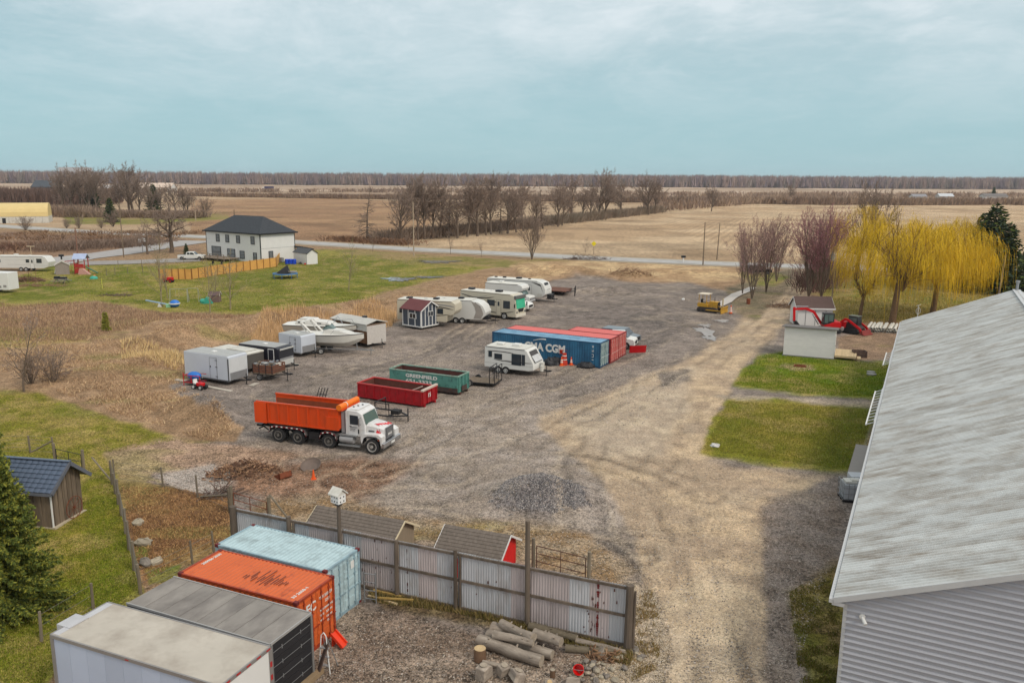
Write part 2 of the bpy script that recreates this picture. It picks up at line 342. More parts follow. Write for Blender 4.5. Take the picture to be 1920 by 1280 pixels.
# class, outline in survey pixels, two colours, mix scale (1/m), edge softness (px), edge raggedness (px), grain
G, C_, Y_, L_, D_ = 'ground', 'crop_field', 'gravel_yard', 'lawn', 'dirt_track'
W0, W1 = -500, 2420
LAY = [
 (C_, [(W0, 330), (W1, 330), (W1, 510), (1900, 506), (1500, 499), (1100, 484), (780, 468), (600, 456), (360, 440), (0, 424), (W0, 400)], (166, 142, 114), (182, 160, 132), .006, 1.5, 1, .5),
 (C_, [(-500, 343), (2420, 349), (2420, 366), (1900, 366), (1200, 372), (900, 368), (340, 360), (-500, 366)], (192, 172, 150), (170, 148, 126), .002, 1, 1, .3),
 (C_, [(362, 374), (620, 372), (830, 380), (800, 430), (740, 464), (600, 456), (360, 440), (350, 410)], (168, 138, 106), (154, 124, 96), .02, 1.5, 1, .8),
 (C_, [(740, 456), (960, 418), (1240, 386), (1420, 378), (1930, 378), (2420, 380), (2420, 520), (1900, 506), (1500, 499), (1100, 484), (780, 468)], (196, 174, 144), (178, 154, 124), .02, 1.5, 1, 1.15),
 (G, [(110, 402), (250, 408), (430, 402), (432, 410), (260, 420), (130, 420)], (120, 125, 60), (140, 130, 80), .05, 3, 3, .5),
 (G, [(-500, 432), (0, 434), (300, 446), (372, 452), (376, 470), (150, 478), (110, 492), (-500, 500)], (150, 124, 100), (126, 104, 88), .04, 2, 3, 1.0),
 (G, [(W0, 560), (20, 572), (180, 568), (300, 586), (560, 592), (700, 560), (840, 528), (960, 488), (1060, 484), (1500, 500), (1500, 1300), (W0, 1300)], (164, 138, 110), (142, 118, 92), .25, 3, 4, .7),
 (L_, [(W0, 520), (20, 520), (110, 496), (210, 496), (300, 500), (560, 470), (610, 466), (780, 478), (960, 488), (900, 506), (820, 524), (720, 548), (640, 576), (560, 594), (430, 588), (300, 584), (180, 566), (20, 572), (W0, 570)], (104, 110, 34), (140, 134, 66), .07, 3, 5, .8),
 (L_, [(300, 512), (560, 480), (760, 484), (780, 500), (640, 520), (420, 540)], (122, 120, 52), (100, 108, 36), .1, 8, 8, .8),
 (G, [(620, 466), (780, 476), (960, 488), (1060, 486), (1100, 500), (960, 500), (760, 492), (640, 476)], (150, 132, 92), (124, 120, 66), .1, 3, 4, .8),
 (L_, [(W0, 620), (30, 612), (110, 628), (170, 640), (60, 652), (W0, 668)], (140, 138, 66), (152, 130, 88), .2, 6, 6, .8),
 (L_, [(W0, 720), (70, 735), (180, 772), (330, 822), (440, 832), (330, 846), (250, 830), (190, 850), (215, 880), (240, 960), (262, 1085), (285, 1130), (200, 1160), (140, 1190), (80, 1300), (W0, 1500)], (120, 118, 42), (146, 132, 72), .35, 4, 6, .9),
 (L_, [(166, 890), (215, 892), (250, 1010), (266, 1110), (190, 1140), (60, 1120), (110, 1010), (160, 960)], (106, 112, 30), (128, 122, 48), .4, 6, 6, .9),
 (Y_, [(318, 722), (380, 694), (480, 668), (600, 644), (730, 606), (880, 562), (1010, 530), (1080, 516), (1180, 526), (1290, 530), (1400, 556), (1440, 528), (1478, 497), (1526, 497), (1512, 560), (1560, 612), (1700, 626), (1700, 668), (1650, 770), (1600, 890), (1600, 1500), (560, 1500), (560, 1200), (640, 1130), (500, 1000), (420, 940), (290, 905), (215, 860), (300, 832), (440, 828), (470, 800), (372, 780)], (142, 133, 126), (124, 116, 110), .14, 3, 7, .85),
 (Y_, [(700, 790), (900, 720), (1050, 740), (1200, 860), (1200, 1000), (960, 1080), (760, 960), (600, 880)], (160, 151, 143), (146, 136, 126), .3, 25, 14, .8),
 (D_, [(1478, 497), (1526, 497), (1512, 556), (1470, 610), (1420, 665), (1372, 720), (1340, 800), (1322, 860), (1400, 880), (1560, 895), (1470, 940), (1430, 1040), (1440, 1120), (1450, 1290), (1470, 1500), (1200, 1500), (1240, 1280), (1215, 1120), (1190, 1010), (1130, 900), (1040, 820), (1010, 780), (1120, 745), (1250, 690), (1360, 635), (1420, 570)], (198, 178, 150), (174, 156, 134), .22, 9, 12, .55),
 (D_, [(1330, 740), (1480, 745), (1648, 752), (1648, 765), (1480, 756), (1360, 748)], (176, 164, 146), (160, 150, 136), .3, 2, 2, .7),
 (D_, [(1215, 1290), (1240, 1130), (1330, 1070), (1400, 1120), (1390, 1290), (1390, 1500), (1210, 1500)], (212, 194, 166), (192, 174, 148), .35, 14, 14, .45),
 (D_, [(1060, 790), (1200, 720), (1300, 690), (1290, 760), (1240, 850), (1130, 850)], (202, 187, 164), (182, 167, 148), .3, 16, 14, .45),
 (Y_, [(1430, 950), (1600, 895), (1560, 1110), (1490, 1290), (1470, 1500), (1420, 1500), (1420, 1280), (1440, 1120)], (142, 132, 124), (128, 116, 106), .4, 12, 16, .85),
 (Y_, [(1020, 590), (1240, 560), (1290, 600), (1220, 660), (1120, 600)], (126, 118, 113), (108, 102, 98), .2, 10, 8, 1.2),
 (Y_, [(1232, 700), (1290, 692), (1300, 715), (1240, 728)], (128, 120, 112), (120, 112, 105), .4, 6, 6, 1.),
 (G, [(960, 500), (1090, 486), (1200, 494), (1370, 500), (1400, 520), (1330, 528), (1200, 524), (1080, 514), (990, 528)], (196, 172, 134), (166, 140, 108), .12, 4, 6, .9),
 (G, [(1360, 540), (1440, 520), (1474, 500), (1500, 506), (1480, 540), (1420, 600), (1380, 588)], (134, 120, 100), (116, 108, 88), .2, 5, 6, 1.),
 (L_, [(1390, 514), (1455, 512), (1478, 520), (1455, 535), (1410, 535)], (120, 124, 56), (138, 124, 84), .3, 3, 3, .8),
 (D_, [(420, 868), (560, 858), (700, 862), (790, 868), (730, 905), (640, 942), (500, 935), (420, 915)], (144, 116, 96), (122, 96, 78), .5, 14, 14, 1.0),
 (G, [(200, 850), (330, 822), (430, 836), (560, 856), (440, 900), (300, 900), (220, 880)], (166, 142, 122), (150, 128, 108), .5, 8, 8, 1.1),
 (Y_, [(290, 890), (400, 874), (440, 905), (400, 930), (330, 912)], (168, 158, 150), (150, 140, 132), .6, 8, 8, 1.1),
 (G, [(222, 905), (330, 912), (436, 935), (436, 1010), (404, 1020), (330, 1080), (268, 1096), (240, 1000)], (142, 110, 78), (112, 84, 60), .6, 4, 5, 1.),
 (D_, [(310, 1030), (400, 1018), (400, 1040), (330, 1080), (300, 1050)], (160, 136, 92), (140, 116, 76), .6, 5, 6, .7),
 (L_, [(256, 1012), (280, 1016), (276, 1046), (258, 1044)], (76, 108, 34), (100, 110, 40), .6, 3, 4, .8),
 (L_, [(272, 1066), (340, 1058), (330, 1086), (278, 1096)], (76, 104, 34), (110, 108, 44), .6, 3, 4, .8),
 (G, [(430, 990), (700, 1000), (900, 1040), (1160, 1100), (1190, 1070), (1100, 1000), (980, 980), (760, 960), (600, 930), (500, 935)], (150, 134, 112), (134, 112, 84), .5, 14, 12, 1.1),
 (G, [(700, 1120), (860, 1100), (1160, 1200), (1190, 1240), (1040, 1200), (880, 1170), (720, 1145)], (112, 100, 74), (98, 84, 64), .7, 8, 8, 1.2),
 (Y_, [(560, 1200), (640, 1130), (760, 1150), (900, 1190), (1190, 1240), (1240, 1290), (1240, 1500), (560, 1500)], (128, 114, 102), (112, 98, 86), .5, 10, 10, 1.2),
 (Y_, [(1180, 1090), (1230, 1110), (1256, 1200), (1250, 1290), (1200, 1500), (1100, 1500), (1100, 1260), (1190, 1230)], (176, 162, 144), (140, 124, 100), .8, 6, 8, 1.3),
 (L_, [(1392, 690), (1420, 666), (1466, 657), (1560, 668), (1674, 682), (1652, 748), (1600, 749), (1500, 742), (1376, 722)], (94, 118, 22), (124, 130, 38), .25, 5, 10, .9),
 (L_, [(1376, 722), (1396, 692), (1450, 700), (1560, 718), (1600, 745), (1500, 740)], (138, 132, 58), (112, 120, 34), .4, 6, 8, .8),
 (L_, [(1364, 748), (1500, 752), (1642, 766), (1604, 886), (1480, 874), (1400, 866), (1318, 846), (1322, 806)], (140, 130, 58), (114, 116, 36), .25, 5, 11, .9),
 (L_, [(1585, 764), (1644, 766), (1604, 886), (1540, 880)], (92, 104, 24), (104, 110, 30), .4, 16, 6, .8),  # long barn's shadow on the olive lawn, painted in as darker green
 (L_, [(1480, 1110), (1560, 1060), (1640, 1060), (1640, 1500), (1500, 1500), (1520, 1290), (1490, 1200)], (104, 96, 44), (124, 108, 70), .6, 14, 12, 1.1),
 (G, [(1530, 560), (1560, 530), (1900, 530), (1900, 600), (1740, 610), (1690, 600), (1560, 600)], (146, 126, 82), (120, 112, 54), .15, 4, 6, 1.),
 (L_, [(1600, 515), (1830, 520), (1850, 560), (1760, 575), (1600, 560)], (116, 118, 52), (138, 124, 66), .15, 5, 6, .8),
 (G, [(1568, 630), (1700, 612), (1700, 672), (1600, 676), (1570, 664)], (150, 128, 106), (134, 114, 96), .3, 2, 3, .8),
 (G, [(1465, 681), (1520, 684), (1530, 694), (1490, 696), (1462, 688)], (176, 158, 122), (150, 134, 96), .8, 1.5, 3, 1.),
 (Y_, [(905, 925), (940, 905), (1010, 896), (1080, 910), (1105, 935), (1080, 958), (1000, 968), (930, 958)], (128, 122, 120), (106, 102, 102), 1.0, 12, 12, 1.4),
 (Y_, [(975, 915), (1030, 912), (1040, 922), (985, 926)], (150, 144, 140), (134, 128, 124), 1.2, 8, 8, 1.2),
]
TRACKS = [  # wheel ruts, survey pixels
 [(1500, 505), (1440, 590), (1330, 660), (1180, 740), (1060, 800), (960, 850), (800, 880), (640, 900)],
 [(1520, 505), (1462, 598), (1400, 670), (1330, 760), (1280, 860), (1270, 960), (1300, 1080), (1340, 1180), (1350, 1290)],
 [(1508, 505), (1450, 598), (1385, 672), (1300, 760), (1240, 860), (1225, 960), (1250, 1080), (1275, 1180), (1270, 1290)],
 [(1300, 960), (1200, 890), (1080, 860), (960, 880), (860, 930), (700, 930)], [(1320, 930), (1200, 868), (1060, 838), (930, 856), (830, 895)],
 [(1350, 640), (1180, 690), (1020, 750), (880, 800), (760, 850), (560, 870)], [(1260, 620), (1100, 700), (930, 760), (760, 850), (700, 880)],
 [(1100, 560), (1200, 580), (1300, 610), (1400, 640)], [(1080, 545), (1180, 560), (1290, 590), (1380, 610)], [(940, 580), (860, 640), (760, 680), (600, 710)],
 [(900, 600), (800, 660), (640, 700), (500, 740)], [(800, 960), (900, 985), (1040, 1000), (1200, 1020)], [(790, 975), (900, 1000), (1040, 1015), (1190, 1040)],
 [(1190, 760), (1110, 830), (1090, 930), (1120, 1030), (1210, 1120)], [(480, 780), (420, 830), (520, 860)], [(860, 740), (960, 740), (1080, 700), (1180, 660)],
]
def build_terrain():
 ys = np.concatenate([np.arange(1700, 620, -3.2), np.arange(620, 470, -1.6), np.arange(470, 343, -1.0)])
 Yw = []
 for p in ys:
  a = at(960, p); Yw.append(a.y)
 Yw = np.array([3.0, 9.0] + Yw); Yw[0] = -60
 Yw = np.concatenate([Yw, [6000, 12000, 24000]])
 ts = np.linspace(-1.02, 1.02, 640)
 YY = np.repeat(Yw[:, None], len(ts), 1); XX = ts[None, :] * np.maximum(YY, 24)
 XX[0] = ts * 60; XX[1] = ts * 24
 Z = hz(XX, YY); Z[0:2] = 0; Z = np.where(YY > 3000, 0, Z)
 px, py = prj_np(XX, np.maximum(YY, 8.5), 0 * XX)
 # world-anchored raggedness of the edges
 wa = (fbm(XX * .35, YY * .35, 4, 3) - .5); wb = (fbm(XX * .35, YY * .35, 4, 31) - .5)
 wc = (fbm(XX * .05, YY * .05, 4, 13) - .5)
 near = np.exp(-YY / 130.)
 col = np.zeros(XX.shape + (3,)) + np.array(lin((152, 128, 100))); cls = np.zeros(XX.shape, int); gr = np.ones(XX.shape)
 names = [G, C_, Y_, L_, D_]
 for (k, poly, c1, c2, ms, soft, rag, grain) in LAY:
  d = sdist(px, py, poly) + (wa * near + wc * (1 - near)) * rag * 3.2
  w = sstep(d, -soft, soft)
  m = sstep(fbm(XX * ms * 2.2, YY * ms * 2.2, 5, len(poly) * 3.7), .36, .62)
  c = np.array(lin(c1))[None, None] * (1 - m[..., None]) + np.array(lin(c2))[None, None] * m[..., None]
  col = col * (1 - w[..., None]) + c * w[..., None]; gr = gr * (1 - w) + grain * w
  cls = np.where(w > .5, names.index(k), cls)
 # dead patches in the grass, straw-coloured
 gm = (cls == 3) * sstep(fbm(XX * .5, YY * .5, 5, 77), .50, .66) * .55
 col = col * (1 - gm[..., None]) + np.array(lin((166, 146, 96))) * gm[..., None]
 gm = (cls == 3) * sstep(fbm(XX * .17, YY * .17, 4, 57), .52, .68) * .35
 col = col * (1 - gm[..., None]) + np.array(lin((88, 108, 28))) * gm[..., None]
 # green flushes in the dry ground, bare streaks in the yard
 gm = (cls == 0) * (YY > 40) * (YY < 140) * sstep(fbm(XX * .12, YY * .3, 4, 21), .58, .74) * .4
 col = col * (1 - gm[..., None]) + np.array(lin((134, 134, 70))) * gm[..., None]
 ym = (cls == 2) | (cls == 4)
 f = fbm(XX * .16, YY * .16, 5, 91); g2 = fbm(XX * 1.1, YY * 1.1, 4, 45)
 wet = ym * sstep(f, .56, .70) * .22 + ym * sstep(g2, .56, .74) * .22
 col *= (1 - .5 * wet)[..., None]
 pale = ym * sstep(fbm(XX * .28, YY * .28, 5, 61), .55, .72) * .32
 col = col * (1 - pale[..., None]) + np.array(lin((176, 164, 148))) * pale[..., None]
 # ruts
 wd = np.maximum(YY, 20) / FPX
 for i, t in enumerate(TRACKS):
  W = [at(*q) for q in t]; P = [(q.x, q.y) for q in W]
  # smooth the line
  Q = []
  for k in range(len(P) - 1):
   p0 = P[max(k - 1, 0)]; p1 = P[k]; p2 = P[k + 1]; p3 = P[min(k + 2, len(P) - 1)]
   for u in (0, .25, .5, .75):
    Q.append(tuple(.5 * ((2 * p1[j]) + (-p0[j] + p2[j]) * u + (2 * p0[j] - 5 * p1[j] + 4 * p2[j] - p3[j]) * u * u + (-p0[j] + 3 * p1[j] - 3 * p2[j] + p3[j]) * u ** 3) for j in (0, 1)))
  Q.append(P[-1])
  d = ldist(XX + wb * 1.6, YY + wa * 1.6, Q)
  brk = .25 + .9 * sstep(fbm(XX * .15, YY * .15, 3, i * 5.), .38, .62)
  e = np.abs(d - .95); w = np.exp(-(e / np.maximum(.26, wd * 2.4)) ** 2) * brk * ym * .55
  col = col * (1 - .45 * w[..., None]); Z -= .05 * w * (YY < 120)
  w2 = np.exp(-(np.abs(d - 1.5) / np.maximum(.22, wd * 2)) ** 2) * brk * ym * .3
  col = col * (1 - w2[..., None]) + np.array(lin((186, 172, 150))) * w2[..., None]; Z += .03 * w2 * (YY < 120)
 # plough and stubble lines in the fields: broad drifts
 fm = (cls == 1)
 dr = fbm(XX * .02, YY * .05, 5, 17); col *= (1 - fm * sstep(dr, .5, .72) * .22)[..., None]
 dr = fbm(XX * .12, YY * .10, 4, 71); col *= (1 - fm * (YY < 420) * sstep(dr, .42, .7) * .22)[..., None]
 rw = np.sin((XX * .94 - YY * .34) * 2.2 + 2 * fbm(XX * .03, YY * .03, 3, 5)); col *= (1 + fm * (XX > 60) * .16 * rw * sstep(YY, 150, 200) * (1 - sstep(YY, 380, 520)))[..., None]
 col *= K
 nr, nc = XX.shape; idx = np.arange(nr * nc).reshape(nr, nc)
 q = np.stack([idx[:-1, :-1], idx[:-1, 1:], idx[1:, 1:], idx[1:, :-1]], -1).reshape(-1, 4)
 fc = cls[:-1, :-1].reshape(-1)
 V = np.stack([XX, YY, Z], -1).reshape(-1, 3)
 CC = np.concatenate([col, gr[..., None]], -1).reshape(-1, 4)
 mat = ground_mat()
 for i, nme in enumerate(names):
  f_ = q[fc == i]
  if not len(f_): continue
  u, inv = np.unique(f_, return_inverse=True)
  o = np_mesh(nme, V[u], inv.reshape(-1, 4), mat, smooth=True, cols=CC[u])
  o['kind'] = 'structure'
  o['label'] = {'ground': 'rough ground of dead brown grass and bare soil', 'crop_field': 'tan stubble fields running to the far woods', 'gravel_yard': 'grey gravel storage yard with wheel ruts',
                      'lawn': 'green and straw coloured grass areas', 'dirt_track': 'pale tan dirt driveway through the yard'}[nme]
def ground_mat():
 m = bpy.data.materials.new('soil'); m.use_nodes = True; nt = m.node_tree; L = nt.links; b = nt.nodes['Principled BSDF']
 b.inputs['Roughness'].default_value = .95; b.inputs['Specular IOR Level'].default_value = .15
 a = nn(nt, 'ShaderNodeAttribute', attribute_name='tint'); g = nn(nt, 'ShaderNodeNewGeometry')
 def noise(scale, det, ro, st=None, rotz=0):
  n = nn(nt, 'ShaderNodeTexNoise'); n.inputs['Scale'].default_value = scale; n.inputs['Detail'].default_value = det; n.inputs['Roughness'].default_value = ro
  if st:
   mp = nn(nt, 'ShaderNodeMapping'); mp.inputs['Scale'].default_value = st; mp.inputs['Rotation'].default_value = (0, 0, rotz); L.new(g.outputs['Position'], mp.inputs[0]); L.new(mp.outputs[0], n.inputs['Vector'])
  else: L.new(g.outputs['Position'], n.inputs['Vector'])
  return n.outputs['Fac']
 def mth(op, x, y=None):
  n = nn(nt, 'ShaderNodeMath', operation=op)
  for i, v in enumerate((x, y)):
   if v is None: continue
   if isinstance(v, (int, float)): n.inputs[i].default_value = v
   else: L.new(v, n.inputs[i])
  return n.outputs[0]
 n1 = noise(5.5, 6, .78); n2 = noise(.9, 6, .7); n3 = noise(.09, 6, .7, (1, .45, 1)); n4 = noise(17, 3, .8)
 s = mth('ADD', mth('MULTIPLY', mth('SUBTRACT', n1, .5), 5.2), mth('ADD', mth('MULTIPLY', mth('SUBTRACT', n2, .5), 2.4), mth('ADD', mth('MULTIPLY', mth('SUBTRACT', n3, .5), .5), mth('MULTIPLY', mth('SUBTRACT', n4, .5), 4.5))))
 s = mth('ADD', 1.0, mth('MULTIPLY', s, a.outputs['Alpha']))
 s = mth('MAXIMUM', s, .22)
 # hue wander between cool stone and warm soil
 hue = nn(nt, 'ShaderNodeMix', data_type='RGBA'); L.new(noise(1.7, 5, .7), hue.inputs[0]); hue.inputs[6].default_value = (1.09, .98, .89, 1); hue.inputs[7].default_value = (.97, .99, 1.03, 1)
 vm = nn(nt, 'ShaderNodeVectorMath', operation='SCALE'); L.new(a.outputs['Color'], vm.inputs[0]); L.new(s, vm.inputs['Scale'])
 vv = nn(nt, 'ShaderNodeVectorMath', operation='MULTIPLY'); L.new(vm.outputs[0], vv.inputs[0]); L.new(hue.outputs[2], vv.inputs[1]); L.new(vv.outputs[0], b.inputs['Base Color'])
 bp = nn(nt, 'ShaderNodeBump'); bp.inputs['Distance'].default_value = .05; bp.inputs['Strength'].default_value = .8
 L.new(mth('ADD', n1, mth('MULTIPLY', n4, .5)), bp.inputs['Height']); L.new(bp.outputs[0], b.inputs['Normal'])
 return m
build_terrain()
def ribbon(name, pts, w, mat, z=.07, label=None, ragged=0):
 """flat strip of width w (m) laid along survey pixels"""
 W = [at(*p) for p in pts]; V = []; F = []; n = 0
 P = []
 for a, b in zip(W[:-1], W[1:]):
  k = max(1, int((b - a).length / 4)); P += [a.lerp(b, i / k) for i in range(k)]
 P.append(W[-1])
 for i, p in enumerate(P):
  d = (P[min(i + 1, len(P) - 1)] - P[max(i - 1, 0)]).normalized(); nrm = Vector((-d.y, d.x, 0))
  for s in (-1, 1):
   q = p + nrm * s * (w / 2 + random.uniform(-ragged, ragged)); V.append((q.x, q.y, z))
  if i: F.append((2 * i - 2, 2 * i - 1, 2 * i + 1, 2 * i))
 o = np_mesh(name, np.array(V), np.array(F), mat); o['kind'] = 'structure'
 if label: o['label'] = label
 return o
ASPH = M('asphalt', (188, 186, 184), rough=.9, var=.08, sc=.6, c2=(170, 166, 160), f2=.4, s2=.25)
GRAV = M('shoulder', (170, 156, 136), rough=.95, var=.16, sc=1.2)
RP = [(-420, 392), (0, 424), (180, 436), (300, 441), (420, 446), (600, 457), (780, 468), (950, 476), (1100, 484), (1330, 494), (1500, 500), (1900, 508), (2300, 516)]
ribbon('road_shoulder', RP, 13.0, GRAV, .05, 'tan gravel shoulders of the country road', .4)
ribbon('road', RP, 8.2, ASPH, .10, 'pale grey country road crossing behind the yard')
LP2 = [(372, 452), (300, 462), (210, 476), (140, 484), (60, 500)]
ribbon('side_road', LP2, 11, M('old_asphalt', (170, 166, 164), rough=.9, var=.1, sc=.5), .11, 'grey side road leading off towards the white house')
ribbon('house_drive', [(150, 494), (240, 492), (372, 487)], 9, M('drive_gravel', (160, 154, 150), rough=.95, var=.14, sc=1.), .09, 'grey gravel drive beside the white house')
ribbon('white_gravel_drain', [(1338, 577), (1362, 567), (1384, 553), (1412, 540)], 1.7, M('white_gravel', (196, 190, 184), rough=.95, var=.12, sc=2), .16, 'narrow strip of whitish gravel beside the bulldozer', .3)
WATER = M('water', (150, 156, 160), rough=.06, var=.03, spec=1.0)
def puddle(px, py, a, b, label, n=40, mat=None, z=.09):
 c = at(px, py); A = at(px + a, py); B = at(px, py - b); ra = (A - c).length; rb = (B - c).length
 mb = MB(); V = []
 for i in range(n):
  t = 2 * math.pi * i / n; k = random.uniform(.6, 1.15) * (1 + .25 * math.sin(3 * t)); V.append((ra * k * math.cos(t), rb * k * math.sin(t), z))
 mb.add(V + [(0, 0, z)], [(i, (i + 1) % n, n) for i in range(n)])
 o = mb.obj('puddle', mat or WATER, loc=c); o['kind'] = 'structure'; o['label'] = label; return o
puddle(750, 524, 32, 4, 'puddle on the green meadow'); puddle(805, 520, 30, 2, 'thin puddle at the meadow edge'); puddle(820, 491, 40, 3, 'murky pool in the meadow near the road', mat=M('murk', (128, 118, 100), rough=.2, var=.1))
PW = M('wet_silt', (160, 150, 144), rough=.28, var=.2, sc=1.5, c2=(140, 130, 124), f2=.4, s2=1)
puddle(1322, 622, 16, 9, 'pale wet patch on the yard', mat=PW, z=.035); puddle(1332, 634, 13, 4, 'smaller pale wet patch on the yard', mat=PW, z=.03); puddle(1352, 601, 16, 3, 'pale wet streak near the dozer', mat=PW, z=.03)
puddle(1322, 610, 12, 3, 'pale wet patch above the largest one', mat=PW, z=.035)
# ------------------------------------------------------------------ vegetation
BARK = M('bark', (112, 98, 86), rough=.95, var=.25, sc=3, raw=False)
BARKB = M('brown_bark', (120, 96, 72), rough=.95, var=.25, sc=3)
TWIG = M('twig', (146, 128, 116), rough=.95, var=.2, sc=.6, rnd=.12)
TWIGR = M('red_twig', (160, 128, 122), rough=.95, var=.2, sc=.6, rnd=.1)
TWIGM = M('maroon_twig', (164, 116, 120), rough=.95, var=.2, sc=.6, rnd=.1)
TWIGT = M('tan_twig', (158, 146, 110), rough=.95, var=.15, sc=.6)
def rdir(d, ang, az):
 a = d.orthogonal().normalized(); b = d.cross(a)
 return (d * math.cos(ang) + (a * math.cos(az) + b * math.sin(az)) * math.sin(ang)).normalized()
def limb(mb, p, d, L, r, n, segs, wob, trop, rng, mi=0, endr=.35):
 pts = [p]; dirs = [d]
 for i in range(segs):
  d = (d + Vector((rng.gauss(0, wob), rng.gauss(0, wob), rng.gauss(0, wob) + trop))).normalized()
  p = p + d * (L / segs); pts.append(p); dirs.append(d)
 b = len(mb.v)
 if n >= 3:
  for i, q in enumerate(pts):
   rr = r * (1 - (1 - endr) * i / segs); a = dirs[i].orthogonal().normalized(); c = dirs[i].cross(a)
   for k in range(n):
    t = 2 * math.pi * k / n; v = q + (a * math.cos(t) + c * math.sin(t)) * rr; mb.v.append((v.x, v.y, v.z))
  for i in range(segs):
   for k in range(n):
    mb.f.append((b + i * n + k, b + i * n + (k + 1) % n, b + (i + 1) * n + (k + 1) % n, b + (i + 1) * n + k)); mb.m.append(mi)
 else:
  a = Vector((rng.gauss(0, 1), rng.gauss(0, 1), rng.gauss(0, .3))); a = a.cross(d).normalized()
  for i, q in enumerate(pts):
   rr = r * (1 - .8 * i / segs); mb.v.append(tuple(q + a * rr)); mb.v.append(tuple(q - a * rr))
  for i in range(segs): mb.f.append((b + 2 * i, b + 2 * i + 1, b + 2 * i + 3, b + 2 * i + 2)); mb.m.append(mi)
 return pts, dirs
def tree_meshes(seed, H, r, st, mats=(BARK, TWIG)):
 """bare tree: returns (trunk mesh, crown mesh)"""
 rng = random.Random(seed); tk = MB(); cr = MB()
 stems = st.get('stems', 1); lv = st['n']; rat = st['len']; angs = st['ang']; thin = st.get('thin', .035)
 def grow(p, d, L, rad, lev):
  if lev >= len(lv):
   limb(cr, p, d, L, thin, 2, 1, .15, .0, rng, 1); return
  n = (5, 4, 3, 3)[min(lev, 3)]
  pts, dirs = limb(cr, p, d, L, rad, n, (4, 3, 2, 2)[min(lev, 3)], st['wob'], st['trop'], rng, 0 if lev < 2 else 1)
  kids(pts, dirs, L, rad, lev, .25)
 def kids(pts, dirs, L, rad, lev, start):
  m = len(pts) - 1; nk = lv[lev]
  for k in range(nk):
   t = start + (1 - start) * (k + rng.random()) / nk; i = min(int(t * m), m - 1); f = t * m - i
   q = pts[i].lerp(pts[i + 1], f)
   az = rng.uniform(0, 2 * math.pi)
   d = rdir(dirs[i], R(rng.uniform(*angs[lev])), az)
   if lev == 0 and st.get('flat') is not None: d = Vector((math.cos(az), math.sin(az), st['flat'] + (t - .5) * .9 + rng.uniform(-.15, .15))).normalized()
   sh = st['shape'](t) if lev == 0 else (1.1 - .55 * t)
   grow(q, d, L * rat[lev] * sh * rng.uniform(.75, 1.2), rad * (1 - .6 * t) * .55, lev + 1)
  # leader
  if lev >= 0: grow(pts[-1], dirs[-1], L * rat[lev] * .8, rad * .35, lev + 1)
 for s in range(stems):
  d = Vector((rng.gauss(0, .03), rng.gauss(0, .03), 1)).normalized()
  hh = H * st['trunk']
  if stems > 1:
   az = 2 * math.pi * (s + rng.random() * .6) / stems; ln = R(rng.uniform(*st['lean']))
   d = Vector((math.sin(ln) * math.cos(az), math.sin(ln) * math.sin(az), math.cos(ln))); hh *= rng.uniform(.8, 1)
  pts, dirs = limb(tk, Vector((0, 0, -.1)), d, hh, r * (1 if stems == 1 else .6), 8, 6, st.get('twob', .04), .02 if stems == 1 else .06, rng, 0, .3)
  kids(pts, dirs, hh, r * (1 if stems == 1 else .6), 0, st['start'])
 def mk(mb, nm):
  me = bpy.data.meshes.new(nm); me.from_pydata(mb.v, [], mb.f)
  for q in mats: me.materials.append(q)
  me.polygons.foreach_set('material_index', mb.m); me.update(); return me
 return mk(tk, 'trunk'), mk(cr, 'crown')
TOPS = {}
S_OAK = dict(n=(13, 6, 5, 3), len=(.74, .44, .44, .8), ang=((26, 58), (25, 50), (25, 50), (25, 50)), wob=.11, trop=.06, trunk=.5, start=.25, shape=lambda t: .75 + .45 * math.sin(3 * t), thin=.05)
S_TALL = dict(n=(15, 5, 5, 3), len=(.50, .46, .46, .8), ang=((22, 50), (25, 48), (25, 50), (25, 50)), wob=.10, trop=.07, trunk=.62, start=.3, shape=lambda t: .65 + .5 * math.sin(3 * t), thin=.05)
S_VASE = dict(n=(7, 5, 4, 3), len=(.5, .42, .42, .45), ang=((14, 34), (18, 40), (20, 45), (20, 45)), wob=.09, trop=.08, trunk=.62, start=.2, shape=lambda t: 1.15 - .3 * t, stems=6, lean=(6, 26), thin=.028)
S_PIN = dict(n=(34, 6, 4, 2), len=(.34, .36, .35, .4), ang=((60, 95), (35, 65), (30, 60), (30, 60)), wob=.10, trop=-.03, trunk=.88, start=.14, shape=lambda t: 1.1 - .85 * t, flat=0., thin=.05)
S_SAP = dict(n=(13, 5, 3), len=(.42, .45, .5), ang=((28, 55), (25, 50), (25, 50)), wob=.08, trop=.1, trunk=.78, start=.2, shape=lambda t: 1.15 - .55 * t, thin=.03)
S_BUSH = dict(n=(6, 5, 4), len=(.5, .5, .5), ang=((15, 45), (20, 50), (20, 50)), wob=.12, trop=.05, trunk=.55, start=.1, shape=lambda t: 1., stems=9, lean=(8, 50), thin=.03)
S_SPREAD = dict(n=(10, 6, 5, 3), len=(.75, .45, .44, .8), ang=((50, 85), (30, 60), (30, 60), (30, 60)), wob=.18, trop=.03, trunk=.6, start=.35, shape=lambda t: 1.1 - .3 * t, thin=.04)
